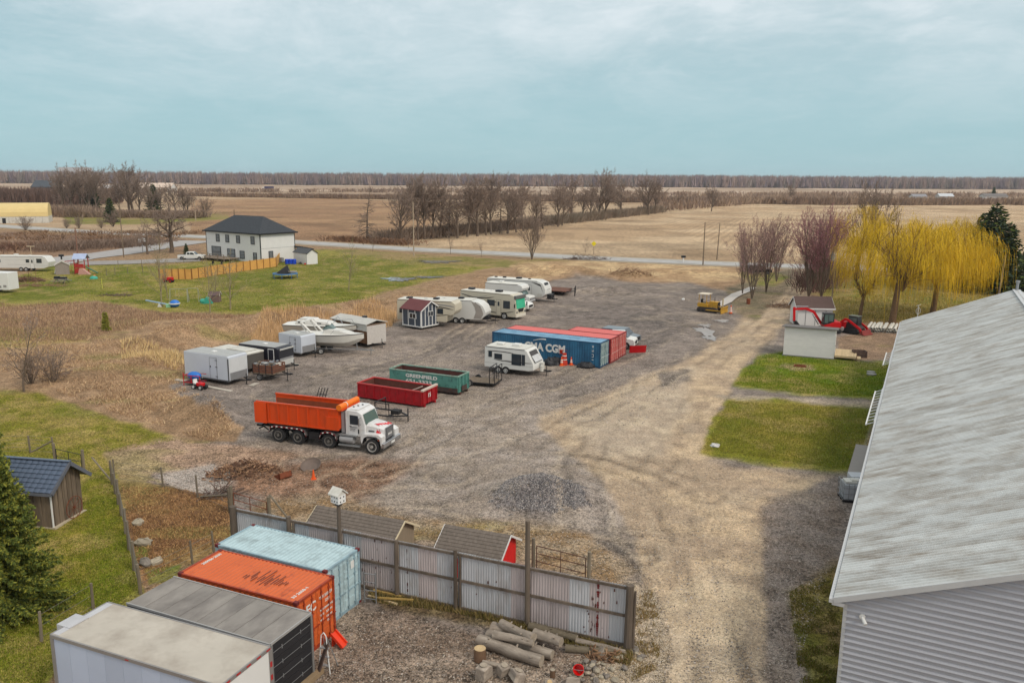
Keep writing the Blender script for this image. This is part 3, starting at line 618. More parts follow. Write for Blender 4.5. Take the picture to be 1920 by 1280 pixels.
def put_tree(name, meshes, H0, px, py, H, label, cat='tree', group=None, rz=None, wide=1.0, loc=None):
 p = at(px, py) if loc is None else Vector(loc)
 if meshes[1].name not in TOPS:
  a = np.empty(len(meshes[1].vertices) * 3, np.float32); meshes[1].vertices.foreach_get('co', a); TOPS[meshes[1].name] = float(np.percentile(a.reshape(-1, 3)[:, 2], 99.6))
 k = H / TOPS[meshes[1].name]
 t = thing(name, label, cat, (p.x, p.y, 0), random.uniform(0, 6.28) if rz is None else rz, group); t.scale = (k * wide, k * wide, k)
 for nm, me in zip(('trunk', 'crown'), meshes):
  o = bpy.data.objects.new(nm, me); COL.objects.link(o); o.parent = t
 return t
def thick(s, th, n): return {**s, 'thin': th, 'n': n}
T_OAK = [tree_meshes(11 + i, 20, .50, thick(S_OAK, .055, (15, 7, 6, 5))) for i in range(2)]
T_TALL = [tree_meshes(21 + i, 20, .40, thick(S_TALL, .055, (18, 6, 6, 5))) for i in range(3)]
T_GRV = [tree_meshes(25, 20, .6, thick(S_OAK, .06, (13, 6, 5, 5))), tree_meshes(26, 20, .55, thick(S_TALL, .06, (14, 6, 5, 5)))]
T_PIN = [tree_meshes(31 + i, 16, .34, thick(S_PIN, .05, (38, 7, 5, 2))) for i in range(2)]
T_VASE = [tree_meshes(41 + i, 13, .15, {**S_VASE, 'n': (8, 5, 5, 4), 'lean': (5, 24), 'thin': .026}, (BARK, TWIGR if i < 2 else TWIGM)) for i in range(3)]
T_ELM = [tree_meshes(91, 13, .2, {**S_VASE, 'n': (8, 6, 5, 4), 'lean': (10, 32), 'thin': .045, 'stems': 5})]
T_SAP = [tree_meshes(51 + i, 8, .11, S_SAP, (M('pale_bark', (150, 138, 112), rough=.9), TWIGT)) for i in range(2)]
T_SAPD = [tree_meshes(56 + i, 7, .08, S_SAP) for i in range(2)]
T_BUSH = [tree_meshes(61 + i, 5, .09, S_BUSH) for i in range(2)]
T_SPR = [tree_meshes(71 + i, 14, .55, thick(S_SPREAD, .05, (12, 7, 6, 4))) for i in range(2)]
ti = 0
def nx(l):
 global ti; ti += 1; return l[ti % len(l)]
# the diagonal hedgerow between the two big fields: (px, base py, top py, kind)
GH = 'bare trees of the hedgerow between the fields'
row = [(752, 452, 352, 'O', 'leftmost of the hedgerow, spreading low near the power pole'), (784, 450, 340, 'T', 'tall and slim'), (796, 449, 336, 'T', 'tall, close beside its twin'), (812, 448, 338, 'T', 'tall, dark trunk'), (826, 447, 352, 'T', 'slender, with forked top'),
       (842, 446, 348, 'P', 'with tiered side branches'), (876, 444, 340, 'T', 'narrow and lone in a gap'), (895, 443, 346, 'O', 'stout with round crown'), (911, 441, 355, 'T', 'thin'), (921, 440, 332, 'T', 'thin and tall'), (937, 438, 360, 'P', 'small, tiered'),
       (952, 438, 350, 'O', 'broad crown with upswept limbs'), (968, 436, 356, 'T', 'narrow'), (981, 434, 345, 'T', 'straight'), (1018, 429, 342, 'P', 'tiered, standing apart'), (1046, 425, 352, 'T', 'slim'), (1054, 423, 350, 'T', 'slim twin beside it'),
       (1072, 415, 334, 'O', 'tall with fine crown'), (1106, 412, 352, 'O', 'rusty tinged'), (1124, 410, 323, 'O', 'tallest of the row, wide crown'), (1136, 409, 340, 'O', 'leaning against the tallest'), (1164, 405, 340, 'O', 'rounded'),
       (1216, 403, 331, 'O', 'wide dense crown near the row end'), (1228, 401, 345, 'T', 'second last of the row'), (1334, 396, 352, 'O', 'isolated, beyond the row end'), (858, 447, 372, 'O', 'short, bushy'), (1092, 414, 356, 'T', 'thin dark'), (1004, 431, 365, 'T', 'short, thin')]
for px, py, ty, k, txt in row:
 p = at(px, py); d = p.y; H = (py - ty) * d / FPX * 1.04
 src = {'O': T_OAK, 'T': T_TALL, 'P': T_PIN}[k]; H0 = 16 if k == 'P' else 20
 put_tree('hedgerow_tree', nx(src), H0 * (1.08 if k != 'P' else 1.05), px, py, H, 'bare hedgerow tree, ' + txt, group=GH, wide=random.uniform(.85, 1.1))
# the grove on the left
GL = 'bare trees of the left grove'
grove = [(118, 403, 320, 'T', 'leftmost, leaning out'), (135, 402, 310, 'O', 'thick dark crown at the left end'), (152, 400, 318, 'T', 'slim at the left end'), (168, 402, 305, 'O', 'broad and tall'), (182, 405, 318, 'T', 'dark and dense'), (208, 398, 330, 'O', 'in front of the white barn'),
         (243, 402, 307, 'T', 'tallest crown against the sky'), (250, 404, 312, 'T', 'straight double trunk'), (262, 404, 335, 'T', 'thin dark'), (286, 406, 342, 'T', 'dark lower'), (303, 406, 350, 'O', 'rounded'), (330, 402, 340, 'O', 'fine twigged'), (345, 405, 352, 'T', 'right edge of the grove'), (352, 405, 358, 'T', 'last thin one on the right'), (225, 404, 340, 'T', 'thin middle')]
for px, py, ty, k, txt in grove:
 p = at(px, py); H = (py - ty) * p.y / FPX
 put_tree('grove_tree', nx(T_GRV), 21.5, px, py, H, 'bare tree of the left grove, ' + txt, group=GL, wide=random.uniform(.8, 1.0))
def ptree(name, src, H0, px, py, ty, label, wide=1., cat='tree', group=None):
 p = at(px, py); return put_tree(name, nx(src), H0, px, py, (py - ty) * p.y / FPX * 1.02, label, cat, group, wide=wide)
ptree('oak_tree', T_SPR, 15.5, 322, 474, 362, 'old spreading oak beside the grey side road, left of the white house', 1.05)
ptree('ash_tree', T_SPR, 15.5, 277, 477, 408, 'smaller bare tree between the side road and the spreading oak', .8)
ptree('pin_oak', T_PIN, 17, 688, 452, 352, 'lone tiered bare tree standing in the brown field behind the road', 1.0)
ptree('elm_tree', T_ELM, 14.5, 997, 487, 398, 'vase shaped bare tree on the road verge above the sand mound', .85)
for a in [(845, 477, 430, 'small bare verge tree right of the power pole by the road'), (903, 482, 448, 'thin verge sapling halfway to the vase shaped tree'), (1097, 480, 440, 'low forked bush on the brush mound beside the road'), (699, 472, 430, 'thin verge sapling close behind the meadow'), (766, 466, 428, 'small bare tree touching the power pole')]:
 ptree('verge_tree', T_SAPD, 7.6, a[0], a[1], a[2], a[3], .9)
for a in [(304, 575, 440, 'tall pale sapling standing over the coloured toys on the meadow'), (314, 560, 470, 'second pale sapling behind the coloured toys'), (394, 586, 470, 'pale sapling in front of the turquoise toy'), (403, 566, 480, 'pale sapling beside the brown play hut'), (432, 580, 470, 'wide pale sapling at the meadow edge'), (654, 545, 445, 'lone pale sapling at the meadow edge right of the trampoline')]:
 ptree('sapling', T_SAP, 8.4, a[0], a[1], a[2], a[3], .85 if a[0] != 432 else 1.2)
put_tree('bare_tree', T_SAPD[0], 7.4, 45, 735, 7.6, 'thin bare tree on the near left lawn edge', wide=1.2)
put_tree('bare_shrub', T_BUSH[0], 5, 100, 720, 3.4, 'leafless shrub right of the thin bare tree at left', 'shrub')
put_tree('bare_shrub', T_BUSH[1], 5, 58, 722, 3.0, 'leafless shrub hugging the thin bare tree at left', 'shrub')
for px, py, h, txt in [(48, 432, 5, 'scrubby bare tree beside the yellow roofed barn'), (125, 428, 3.6, 'scrub at the right end of the yellow roofed barn'), (148, 428, 4.5, 'lone roadside bush behind the long road'), (190, 428, 4, 'thin roadside bush below the grove'), (212, 425, 6, 'round greenish bush near the cone shaped conifer'), (385, 402, 9, 'small bare tree left of the wooden cross pole')]:
 put_tree('scrub_tree', nx(T_BUSH), 5, px, py, h, txt, 'shrub')
# maples along the driveway
for px, py, ty, i, txt, w in [(1410, 560, 412, 0, 'many stemmed reddish maple nearest the dozer', 1.0), (1436, 548, 405, 1, 'reddish maple, second along the driveway from the dozer', 1.), (1392, 552, 425, 1, 'small grey maple on the gravel strip', .7), (1456, 528, 408, 0, 'maple by the driveway mouth, left side', .9), (1516, 556, 392, 2, 'large purple tinted maple right of the driveway', 1.15), (1540, 556, 388, 2, 'purple tinted maple behind the utility pole', 1.1), (1532, 525, 392, 1, 'grey maple farther back between driveway and willows', 1.)]:
 put_tree('maple_tree', T_VASE[i], 14.4, px, py, (py - ty) * at(px, py).y / FPX, txt, wide=w * .95, group='maples lining the driveway')
put_tree('bare_tree', T_ELM[0], 14.4, 1630, 500, 19, 'tall bare tree rising behind the yellow willows', wide=.8)
put_tree('bare_tree', T_OAK[0], 21, 1480, 380, 17, 'isolated bare tree on the far hedge line right of centre', wide=.8)
# ---- weeping willows
WILL = [M('willow_yellow', (226, 186, 28), rough=.7, var=.22, sc=.35, rnd=0), M('willow_olive', (200, 168, 40), rough=.7, var=.22, sc=.35, rnd=0)]
def willow(px, py, H, Rr, nst, seed, label, lean=0., lobes=7, drop=1.):
 rng = random.Random(seed); t = thing('willow_tree', label, 'tree', at(px, py), 0, 'yellow weeping willows')
 tk = MB(); cr = MB()
 f = Vector((lean, 0, H * .36)); limb(tk, Vector((0, 0, -.1)), Vector((lean / H, 0, 1)).normalized(), H * .38, H * .032, 10, 5, .03, .02, rng, 0, .7)
 pts0, _ = [Vector((lean * .9, 0, H * .37))], 0
 tips = []
 for i in range(lobes * 2):
  az = 2 * math.pi * i / (lobes * 2) + rng.uniform(-.3, .3); el = rng.uniform(.6, 1.3)
  d = Vector((math.cos(az) * math.cos(el), math.sin(az) * math.cos(el), math.sin(el)))
  p, ds = limb(tk, pts0[0] - Vector((0, 0, rng.uniform(0, H * .08))), d, H * rng.uniform(.38, .52), H * .013, 5, 5, .14, .03, rng, 0, .3)
  for k in range(1, 6):
   for j in range(3):
    d2 = rdir(ds[k], R(rng.uniform(25, 65)), rng.uniform(0, 6.28)); d2.z += .1
    p2, ds2 = limb(cr, p[k], d2, Rr * rng.uniform(.25, .5), .05, 4, 4, .16, .04, rng, 2, .3)
    tips += [(q, ds2[n]) for n, q in enumerate(p2[1:])]
 zc_ = H * .60; ctr = [(rng.uniform(0, 6.28), math.asin(rng.uniform(-.2, 1)), rng.uniform(.66, 1.08)) for _ in range(max(26, nst // 46))]
 for i in range(nst):
  if rng.random() < .62:      # roots spread over an uneven dome of leader tips
   az0, el, k = ctr[rng.randrange(len(ctr))]; az0 += rng.gauss(0, .10); el += rng.gauss(0, .10); k *= (1 + .12 * math.sin(az0 * 3 + seed)) * rng.gauss(1, .05)
   q = Vector((lean * .8 + Rr * .92 * k * math.cos(az0) * math.cos(el), Rr * .92 * k * math.sin(az0) * math.cos(el), zc_ + H * .37 * k * math.sin(el)))
  else:
   q, d = tips[rng.randrange(len(tips))]; q = q + Vector((rng.gauss(0, .5), rng.gauss(0, .5), rng.gauss(0, .4)))
  rad = math.hypot(q.x, q.y); az = math.atan2(q.y, q.x) + rng.gauss(0, .3)
  out = rng.uniform(.1, .9); L = rng.uniform(.06, .34) * H * (.35 + .7 * min(1, rad / Rr) ** 2) * drop * (1 + .4 * math.sin(az * 5 + seed))
  L = min(L, max(.7, q.z - rng.uniform(1.0, 3.6)))
  a = Vector((rng.gauss(0, 1), rng.gauss(0, 1), 0)).normalized() * rng.uniform(.011, .022); n = 4
  rise = rng.uniform(.0, .5); mi = 0 if rng.random() < .68 else 1
  b = len(cr.v)
  for k in range(n + 1):
   s = k / n; pz = q.z + rise * math.sin(min(1, s * 2.2) * 1.6) - L * s ** 1.5
   o_ = out * (1 - (1 - s) ** 2.2)
   c = Vector((q.x + math.cos(az) * o_ + .12 * math.sin(s * 5 + i), q.y + math.sin(az) * o_ + .12 * math.cos(s * 4 + i), pz))
   wd = a * (1 - .45 * s); cr.v.append(tuple(c + wd)); cr.v.append(tuple(c - wd))
  for k in range(n): cr.f.append((b + 2 * k, b + 2 * k + 1, b + 2 * k + 3, b + 2 * k + 2)); cr.m.append(mi)
 tk.obj('trunk', BARKB, t, smooth=True); cr.obj('crown', [WILL[0], WILL[1], BARKB], t)
 return t
willow(1672, 606, 14.6, 8.2, 7400, 1, 'big weeping willow with bare brown trunk, middle of the yellow trees', lean=1.0)
willow(1748, 590, 13.4, 8.4, 9000, 2, 'big weeping willow hung with yellow branches, rightmost, beside the dark spruces', drop=1.25)
willow(1612, 597, 8.6, 3.4, 1300, 3, 'small sparse young willow behind the excavator and pipes', lean=.3, lobes=4, drop=1.1)
willow(1606, 522, 14.2, 7.2, 5000, 4, 'back willow with yellow crown touching the purple maples')
willow(1782, 540, 13.0, 5.8, 5000, 5, 'back willow filling the gap before the spruces', drop=1.2)
# ---- conifers
NDL = [M('needle', (92, 106, 44), rough=.85, var=.3, sc=1.3, rnd=.05), M('needle_light', (150, 150, 58), rough=.85, var=.25, sc=1.3), M('needle_dark', (54, 68, 48), rough=.85, var=.25, sc=1.2)]
def spruce_meshes(seed, H, Rr, nb, nt, leaf, mi=(0, 1), full=1.):
 rng = random.Random(seed); tk = MB(); cr = MB()
 limb(tk, Vector((0, 0, -.1)), Vector((0, 0, 1)), H * .97, H * .02, 7, 5, .01, 0, rng, 3, .1)
 for i in range(nb):
  t = (i + rng.random()) / nb; z = H * (.03 + .95 * t); az = i * 2.4 + rng.uniform(-.3, .3)
  L = Rr * (1 - t) ** .8 * rng.uniform(.7, 1.12) + .12
  tilt = -.25 + .6 * t + rng.uniform(-.1, .1)
  d = Vector((math.cos(az) * math.cos(tilt), math.sin(az) * math.cos(tilt), math.sin(tilt)))
  pts, ds = limb(cr, Vector((0, 0, z)), d, L, .03 * H / 10, 3, 4, .03, .05, rng, 2)
  m = max(4, int(nt * L / Rr))
  for k in range(m):
   s = rng.random() ** .7; j = min(int(s * 4), 3); q = pts[j].lerp(pts[j + 1], s * 4 - j)
   side = rdir(ds[j], R(rng.uniform(30, 80)), rng.uniform(0, 6.28)); side.z = side.z * .5 - rng.uniform(0, .35); side.normalize()
   ln = leaf * rng.uniform(.6, 1.4) * (1.15 - .4 * s); w = side.cross(Vector((rng.gauss(0, 1), rng.gauss(0, 1), rng.gauss(0, 1)))).normalized() * ln * .2
   b = len(cr.v); e = q + side * ln
   cr.v += [tuple(q), tuple(q + side * ln * .45 + w), tuple(e), tuple(q + side * ln * .45 - w)]
   cr.f.append((b, b + 1, b + 2, b + 3)); cr.m.append(mi[0] if rng.random() < .62 else mi[1])
 mats = NDL + [BARK]
 def mk(mb, nm):
  me = bpy.data.meshes.new(nm); me.from_pydata(mb.v, [], mb.f)
  for q in mats: me.materials.append(q)
  me.polygons.foreach_set('material_index', mb.m); me.update(); return me
 # material slots: needle, light, dark, bark
 return mk(tk, 'trunk'), mk(cr, 'crown')
SPN = spruce_meshes(5, 8.0, 2.9, 480, 230, .22)
put_tree('cedar_tree', SPN, 8, 8, 1150, 7.6, 'large bushy green conifer at the left edge in front of the wooden hut', wide=.92, rz=0)
put_tree('cedar_tree', SPN, 8, -22, 1000, 8.6, 'conifer mostly outside the left edge above the tiled roof', wide=.62, rz=2)
SPF = [spruce_meshes(8 + i, 14, 3.6, 150, 46, .75, (2, 0)) for i in range(2)]
for px, py, ty, w, txt in [(1851, 548, 386, 1.45, 'tallest dark spruce behind the rightmost willow'), (1830, 540, 404, 1.1, 'narrow dark spruce just right of the yellow crown'), (1880, 548, 420, 1.4, 'dark spruce right of the tallest one'), (1915, 545, 470, 1.2, 'low dark evergreen at the right edge')]:
 put_tree('spruce_tree', nx(SPF), 14, px, py, (py - ty) * at(px, py).y / FPX, txt, wide=w, group='dark spruces at the right')
put_tree('spruce_tree', SPF[0], 14, 208, 417, 11 * .9, 'dark cone shaped conifer in front of the left grove', wide=1.35)
put_tree('spruce_tree', SPF[1], 14, 176, 400, 18, 'dark evergreen mixed in among the grove trees at left', wide=1.1)
put_tree('spruce_tree', SPF[1], 14, 290, 402, 15, 'dark evergreen low in the middle of the grove', wide=1.3)
put_tree('spruce_tree', SPF[0], 14, 1862, 372, 13, 'far dark evergreen beside the farmhouses on the right', wide=1.3)
put_tree('spruce_tree', SPF[1], 14, 350, 480, 3, 'tiny green conifer by the drive left of the white house', wide=1.2)
yc = spruce_meshes(15, 3, .5, 60, 30, .3, (1, 1))
put_tree('yellow_conifer', yc, 3, 199, 620, 2.3, 'slim yellow green conifer in the dry grass on the left', wide=1.1)
# ---- stuff: grasses, brush, far woods
def blades(name, poly, n, h, w, cols, label, seed=0, lean=.35, zoff=0., cat='grass', keep=None, clump=0, py_pow=1.0):
 rng = np.random.default_rng(seed); P = np.array(poly, float); x0, y0 = P.min(0); x1, y1 = P.max(0)
 px = rng.uniform(x0, x1, n * 6); py = y0 + (y1 - y0) * rng.random(n * 6) ** (1 / py_pow); k = sdist(px, py, poly) > 0; px = px[k][:n]; py = py[k][:n]
 c, s = math.cos(ROLL), math.sin(ROLL); X = px - 960; Y = py - 640; x = c * X + s * Y; y = -s * X + c * Y
 ct, st = math.cos(TILT), math.sin(TILT); kk = -CAM_H / (-st - y / FPX * ct); wx = x / FPX * kk; wy = (ct - y / FPX * st) * kk
 if clump:
  m = fbm(wx * clump, wy * clump, 4, 3 + seed) > .5 + rng.normal(0, .06, len(wx)); wx = wx[m]; wy = wy[m]
 m = len(wx); wz = hz(wx, wy) + zoff
 hh = h * rng.uniform(.5, 1.3, m) * (.6 + .8 * fbm(wx * .15, wy * .15, 3, seed)); az = rng.uniform(0, 2 * np.pi, m); ww = w * rng.uniform(.6, 1.4, m)
 la = rng.uniform(0, 2 * np.pi, m); ll = hh * np.abs(rng.normal(0, lean, m))
 B = np.stack([wx, wy, wz], -1); a = np.stack([np.cos(az) * ww, np.sin(az) * ww, 0 * ww], -1)
 tip = B + np.stack([np.cos(la) * ll, np.sin(la) * ll, hh], -1)
 V = np.stack([B - a, B + a, tip], 1).reshape(-1, 3); F = np.arange(3 * m).reshape(-1, 3)
 cc = np.array([lin(q) for q in cols]) * K * 1.3; ci = rng.integers(0, len(cols), m); cv = cc[ci] * rng.uniform(.75, 1.25, (m, 1)); cv = np.repeat(cv, 3, 0)
 o = np_mesh(name, V, F, BLADE, cols=cv); tag(o, label, cat, kind='stuff'); return o
def blade_mat():
 m = bpy.data.materials.new('blade'); m.use_nodes = True; nt = m.node_tree; b = nt.nodes['Principled BSDF']; b.inputs['Roughness'].default_value = .9; b.inputs['Specular IOR Level'].default_value = .1
 a = nn(nt, 'ShaderNodeAttribute', attribute_name='tint'); nt.links.new(a.outputs['Color'], b.inputs['Base Color']); return m
BLADE = blade_mat()
DRY = [(180, 150, 116), (160, 130, 102), (196, 170, 134), (148, 122, 98), (172, 144, 116)]
band = [(-60, 600), (30, 596), (180, 586), (300, 590), (560, 597), (700, 563), (840, 530), (960, 505), (1010, 505), (1000, 530), (880, 560), (745, 600), (720, 628), (600, 640), (480, 664), (345, 690), (350, 730), (400, 770), (440, 800), (400, 828), (300, 800), (190, 765), (110, 735), (40, 700), (-60, 690)]
blades('dry_grass', band, 62000, .24, .026, DRY, 'tall dead brown grass on the bank beside the yard', 1, 1.5, clump=.35)
blades('reed_grass', [(470, 640), (500, 608), (640, 600), (700, 575), (745, 590), (735, 612), (640, 632), (560, 640), (480, 664)], 9000, .8, .026, [(196, 162, 120), (180, 148, 108), (210, 178, 138)], 'orange brown reeds behind the parked boats and trailers', 2, .2)
blades('pale_grass_tuft', [(226, 650), (300, 655), (360, 680), (330, 695), (230, 680)], 1500, .6, .026, [(214, 190, 142), (196, 168, 120)], 'pale straw tufts on the bank left of the big white trailer', 3, .5)
blades('weeds', [(-60, 560), (30, 572), (180, 566), (300, 586), (560, 594), (300, 600), (150, 640), (-60, 640)], 14000, .4, .035, [(150, 122, 100), (130, 106, 90), (168, 142, 112)], 'brown weeds along the far edge of the green meadow', 4, .4)
blades('lawn_grass', [(-60, 735), (70, 745), (180, 782), (330, 826), (190, 850), (215, 890), (262, 1100), (150, 1180), (80, 1280), (-60, 1280)], 70000, .075, .016, [(112, 122, 34), (134, 136, 54), (92, 108, 26), (160, 146, 82)], 'short green grass round the wooden hut', 5, .5, py_pow=.8)
blades('lawn_grass', [(1380, 720), (1420, 668), (1470, 658), (1672, 684), (1650, 744), (1500, 738)], 22000, .10, .02, [(98, 120, 24), (120, 130, 40), (84, 106, 20)], 'short green grass of the lawn beside the white shed', 6, .5)
blades('lawn_grass', [(1366, 752), (1640, 768), (1602, 882), (1320, 842)], 32000, .09, .018, [(138, 132, 58), (120, 120, 40), (152, 140, 78), (104, 112, 32)], 'short olive grass of the lawn beside the long barn', 7, .5)
blades('lawn_grass', [(1480, 1110), (1568, 1060), (1574, 1290), (1500, 1290)], 14000, .08, .016, [(100, 96, 40), (84, 92, 30), (124, 108, 66)], 'dark patchy grass strip at the foot of the long barn', 8, .5, clump=1.2)
blades('meadow_grass', [(20, 524), (110, 500), (560, 474), (940, 490), (820, 522), (640, 574), (430, 586), (180, 564)], 26000, .14, .05, [(110, 122, 34), (136, 138, 60), (150, 140, 80)], 'tufty green meadow grass round the white house', 9, .5)
blades('pen_weeds', [(228, 912), (330, 916), (430, 940), (430, 1005), (400, 1020), (270, 1090)], 9000, .10, .018, [(150, 116, 80), (124, 92, 64), (176, 142, 98)], 'trampled dead weeds in the fenced pen', 10, .9)
blades('fence_weeds', [(690, 1110), (860, 1122), (1190, 1225), (1180, 1250), (1000, 1190), (860, 1150), (700, 1130)], 7000, .22, .02, [(112, 100, 60), (140, 120, 80), (96, 90, 50)], 'weeds along the foot of the metal sheet fence', 11, .6)
blades('track_weeds', [(1190, 1100), (1222, 1110), (1240, 1180), (1236, 1250), (1180, 1280), (1190, 1200)], 3500, .14, .016, [(142, 118, 80), (120, 104, 60)], 'dead weeds on the gravel at the fence end', 12, .8, clump=1.5)
blades('willow_undergrowth', [(1560, 560), (1850, 540), (1850, 590), (1690, 606), (1570, 604)], 9000, .35, .04, [(160, 140, 84), (140, 128, 70), (178, 156, 96)], 'straw and weeds beneath the willows', 13, .6)
def slivers(name, pts, n_each, H, W, cols, label, seed, spread=3., cat='woods', up=.12, base=.15):
 """far woods / brush: every tree a spray of thin tapering uprights"""
 rng = np.random.default_rng(seed); P = np.repeat(np.asarray(pts, float), n_each, 0); m = len(P)
 th = np.repeat(H * rng.uniform(.72, 1.12, len(pts)), n_each)
 off = rng.normal(0, 1, (m, 2)) * spread; z0 = rng.random(m) ** 1.5 * th * (1 - base) * .75; L = (th - z0) * rng.uniform(.5, 1.0, m)
 tl = rng.normal(0, up, (m, 2)) * L[:, None] + off * .25
 az = rng.uniform(0, 2 * np.pi, m); w = W * rng.uniform(.4, 1.5, m)
 B = np.stack([P[:, 0] + off[:, 0] * .6, P[:, 1] + off[:, 1] * .6, z0], -1); A = np.stack([np.cos(az) * w, np.sin(az) * w * .3, 0 * w], -1)
 T = B + np.stack([tl[:, 0], tl[:, 1], L], -1)
 V = np.stack([B - A, B + A, T], 1).reshape(-1, 3); F = np.arange(3 * m).reshape(-1, 3)
 tree_c = np.repeat(rng.integers(0, len(cols), len(pts)), n_each); cc = np.array([lin(q) for q in cols]) * K
 cv = cc[tree_c] * rng.uniform(.7, 1.25, (m, 1)); cv = np.repeat(cv, 3, 0)
 o = np_mesh(name, V, F, BLADE, cols=cv); return tag(o, label, cat, kind='stuff')
def line_pts(a, b, n, depth, seed, jit=1.):
 rng = np.random.default_rng(seed); A = at(*a); B = at(*b); t = rng.random(n); d = (B - A).normalized()
 return np.stack([A.x + (B.x - A.x) * t - d.y * rng.random(n) * depth, A.y + (B.y - A.y) * t + d.x * rng.random(n) * depth], -1)
FW = [(150, 132, 132), (160, 138, 132), (132, 118, 126), (168, 146, 136), (142, 130, 122)]
far = np.concatenate([line_pts((-420, 341.5), (500, 346.5), 2600, 160, 1), line_pts((500, 346.5), (1100, 350.5), 1900, 160, 2), line_pts((1100, 350.5), (2330, 358), 4600, 160, 3)])
slivers('far_woods', far, 18, 34, 1.5, FW, 'long band of bare grey purple woods on the horizon', 5, 4.5)
BR = [(156, 134, 118), (142, 122, 110), (172, 150, 130), (160, 138, 120)]
slivers('brush_line', line_pts((335, 369), (900, 375.5), 620, 14, 7), 22, 5.0, .5, BR, 'dark brush along the ditch behind the brown field', 8, 3.5, 'brush')
slivers('brush_line', line_pts((900, 375.5), (1500, 384), 640, 14, 9), 22, 6.5, .5, BR, 'dark brush behind the hedgerow and stubble field', 10, 3.5, 'brush')
slivers('brush_line', line_pts((1480, 384), (2200, 388), 760, 14, 11), 22, 7.5, .5, BR, 'dark brush at the far right edge of the stubble field', 12, 3.5, 'brush')
slivers('brush_line', line_pts((1240, 398), (1560, 374), 160, 20, 13), 24, 8, .4, BR, 'ragged brush continuing the hedgerow', 14, 3.5, 'brush')
slivers('hedgerow_undergrowth', line_pts((742, 455), (1000, 428), 330, 9, 15), 34, 4.2, .10, [(140, 122, 108), (150, 130, 114), (126, 110, 98)], 'grey brown undergrowth beneath the hedgerow trees, near half', 16, 2.6, 'undergrowth', up=.25)
slivers('hedgerow_undergrowth', line_pts((1000, 428), (1250, 398), 420, 9, 17), 30, 4.6, .14, [(140, 124, 110), (150, 132, 114), (130, 120, 106)], 'grey brown undergrowth beneath the hedgerow trees, far half', 18, 2.8, 'undergrowth', up=.25)
slivers('scrub', line_pts((-200, 402), (150, 408), 300, 20, 19), 34, 6, .25, BR, 'brown scrub behind the yellow roofed barn', 20, 3, 'scrub', up=.3)
slivers('scrub', line_pts((-300, 384), (100, 388), 700, 90, 21), 22, 12, .5, [(112, 92, 84), (124, 102, 92)], 'leafless brown wood at the far left', 22, 4, 'woods')
slivers('scrub', line_pts((110, 408), (365, 410), 260, 16, 23), 34, 4, .2, BR, 'low scrub at the foot of the left grove', 24, 3, 'scrub', up=.3)
slivers('scrub', line_pts((-60, 480), (120, 470), 110, 26, 25), 26, 2.2, .12, [(132, 102, 88), (120, 96, 84), (150, 120, 96)], 'reddish brown scrub between the two roads', 26, 2.5, 'scrub', up=.3)
slivers('scrub', line_pts((120, 474), (300, 462), 150, 14, 27), 30, 2.6, .08, [(146, 126, 112), (134, 116, 104)], 'grey thicket beside the side road', 28, 2., 'scrub', up=.3)
slivers('scrub', line_pts((-60, 452), (300, 452), 200, 40, 31), 20, 1.4, .12, [(150, 118, 90), (132, 106, 86)], 'rusty dead growth between road and side road', 32, 2.5, 'scrub', up=.3)
slivers('scrub', line_pts((600, 452), (760, 462), 90, 10, 33), 26, 1.8, .12, [(140, 108, 84), (126, 100, 84)], 'brown roadside brush below the lone tiered tree', 34, 2., 'scrub', up=.3)
slivers('scrub', line_pts((1555, 552), (1590, 520), 90, 6, 35), 30, 4.5, .06, [(120, 92, 88), (110, 94, 84)], 'twiggy thicket below the purple maples', 36, 1.4, 'scrub', up=.3)
slivers('far_brush', line_pts((150, 362), (1000, 362), 200, 60, 37), 20, 7, .7, BR, 'scattered bushes across the far fields', 38, 5, 'bushes')
slivers('far_brush', line_pts((1200, 372), (2100, 372), 260, 90, 39), 20, 8, .7, BR, 'scattered bushes round the far farmhouses', 40, 5, 'bushes')
# ---- the air itself: faint haze over the flat country
hb = MB().box(-9000, -80, -4, 9000, 7000, 60).obj('haze', bpy.data.materials.new('haze'))
hm = hb.data.materials[0]; hm.use_nodes = True; hm.node_tree.nodes.clear()
ho = hm.node_tree.nodes.new('ShaderNodeOutputMaterial'); hv = hm.node_tree.nodes.new('ShaderNodeVolumePrincipled')
hv.inputs['Color'].default_value = (.86, .92, 1, 1); hv.inputs['Density'].default_value = .00007; hv.inputs['Anisotropy'].default_value = .2
hm.node_tree.links.new(hv.outputs[0], ho.inputs['Volume']); tag(hb, None, None, kind='stuff')
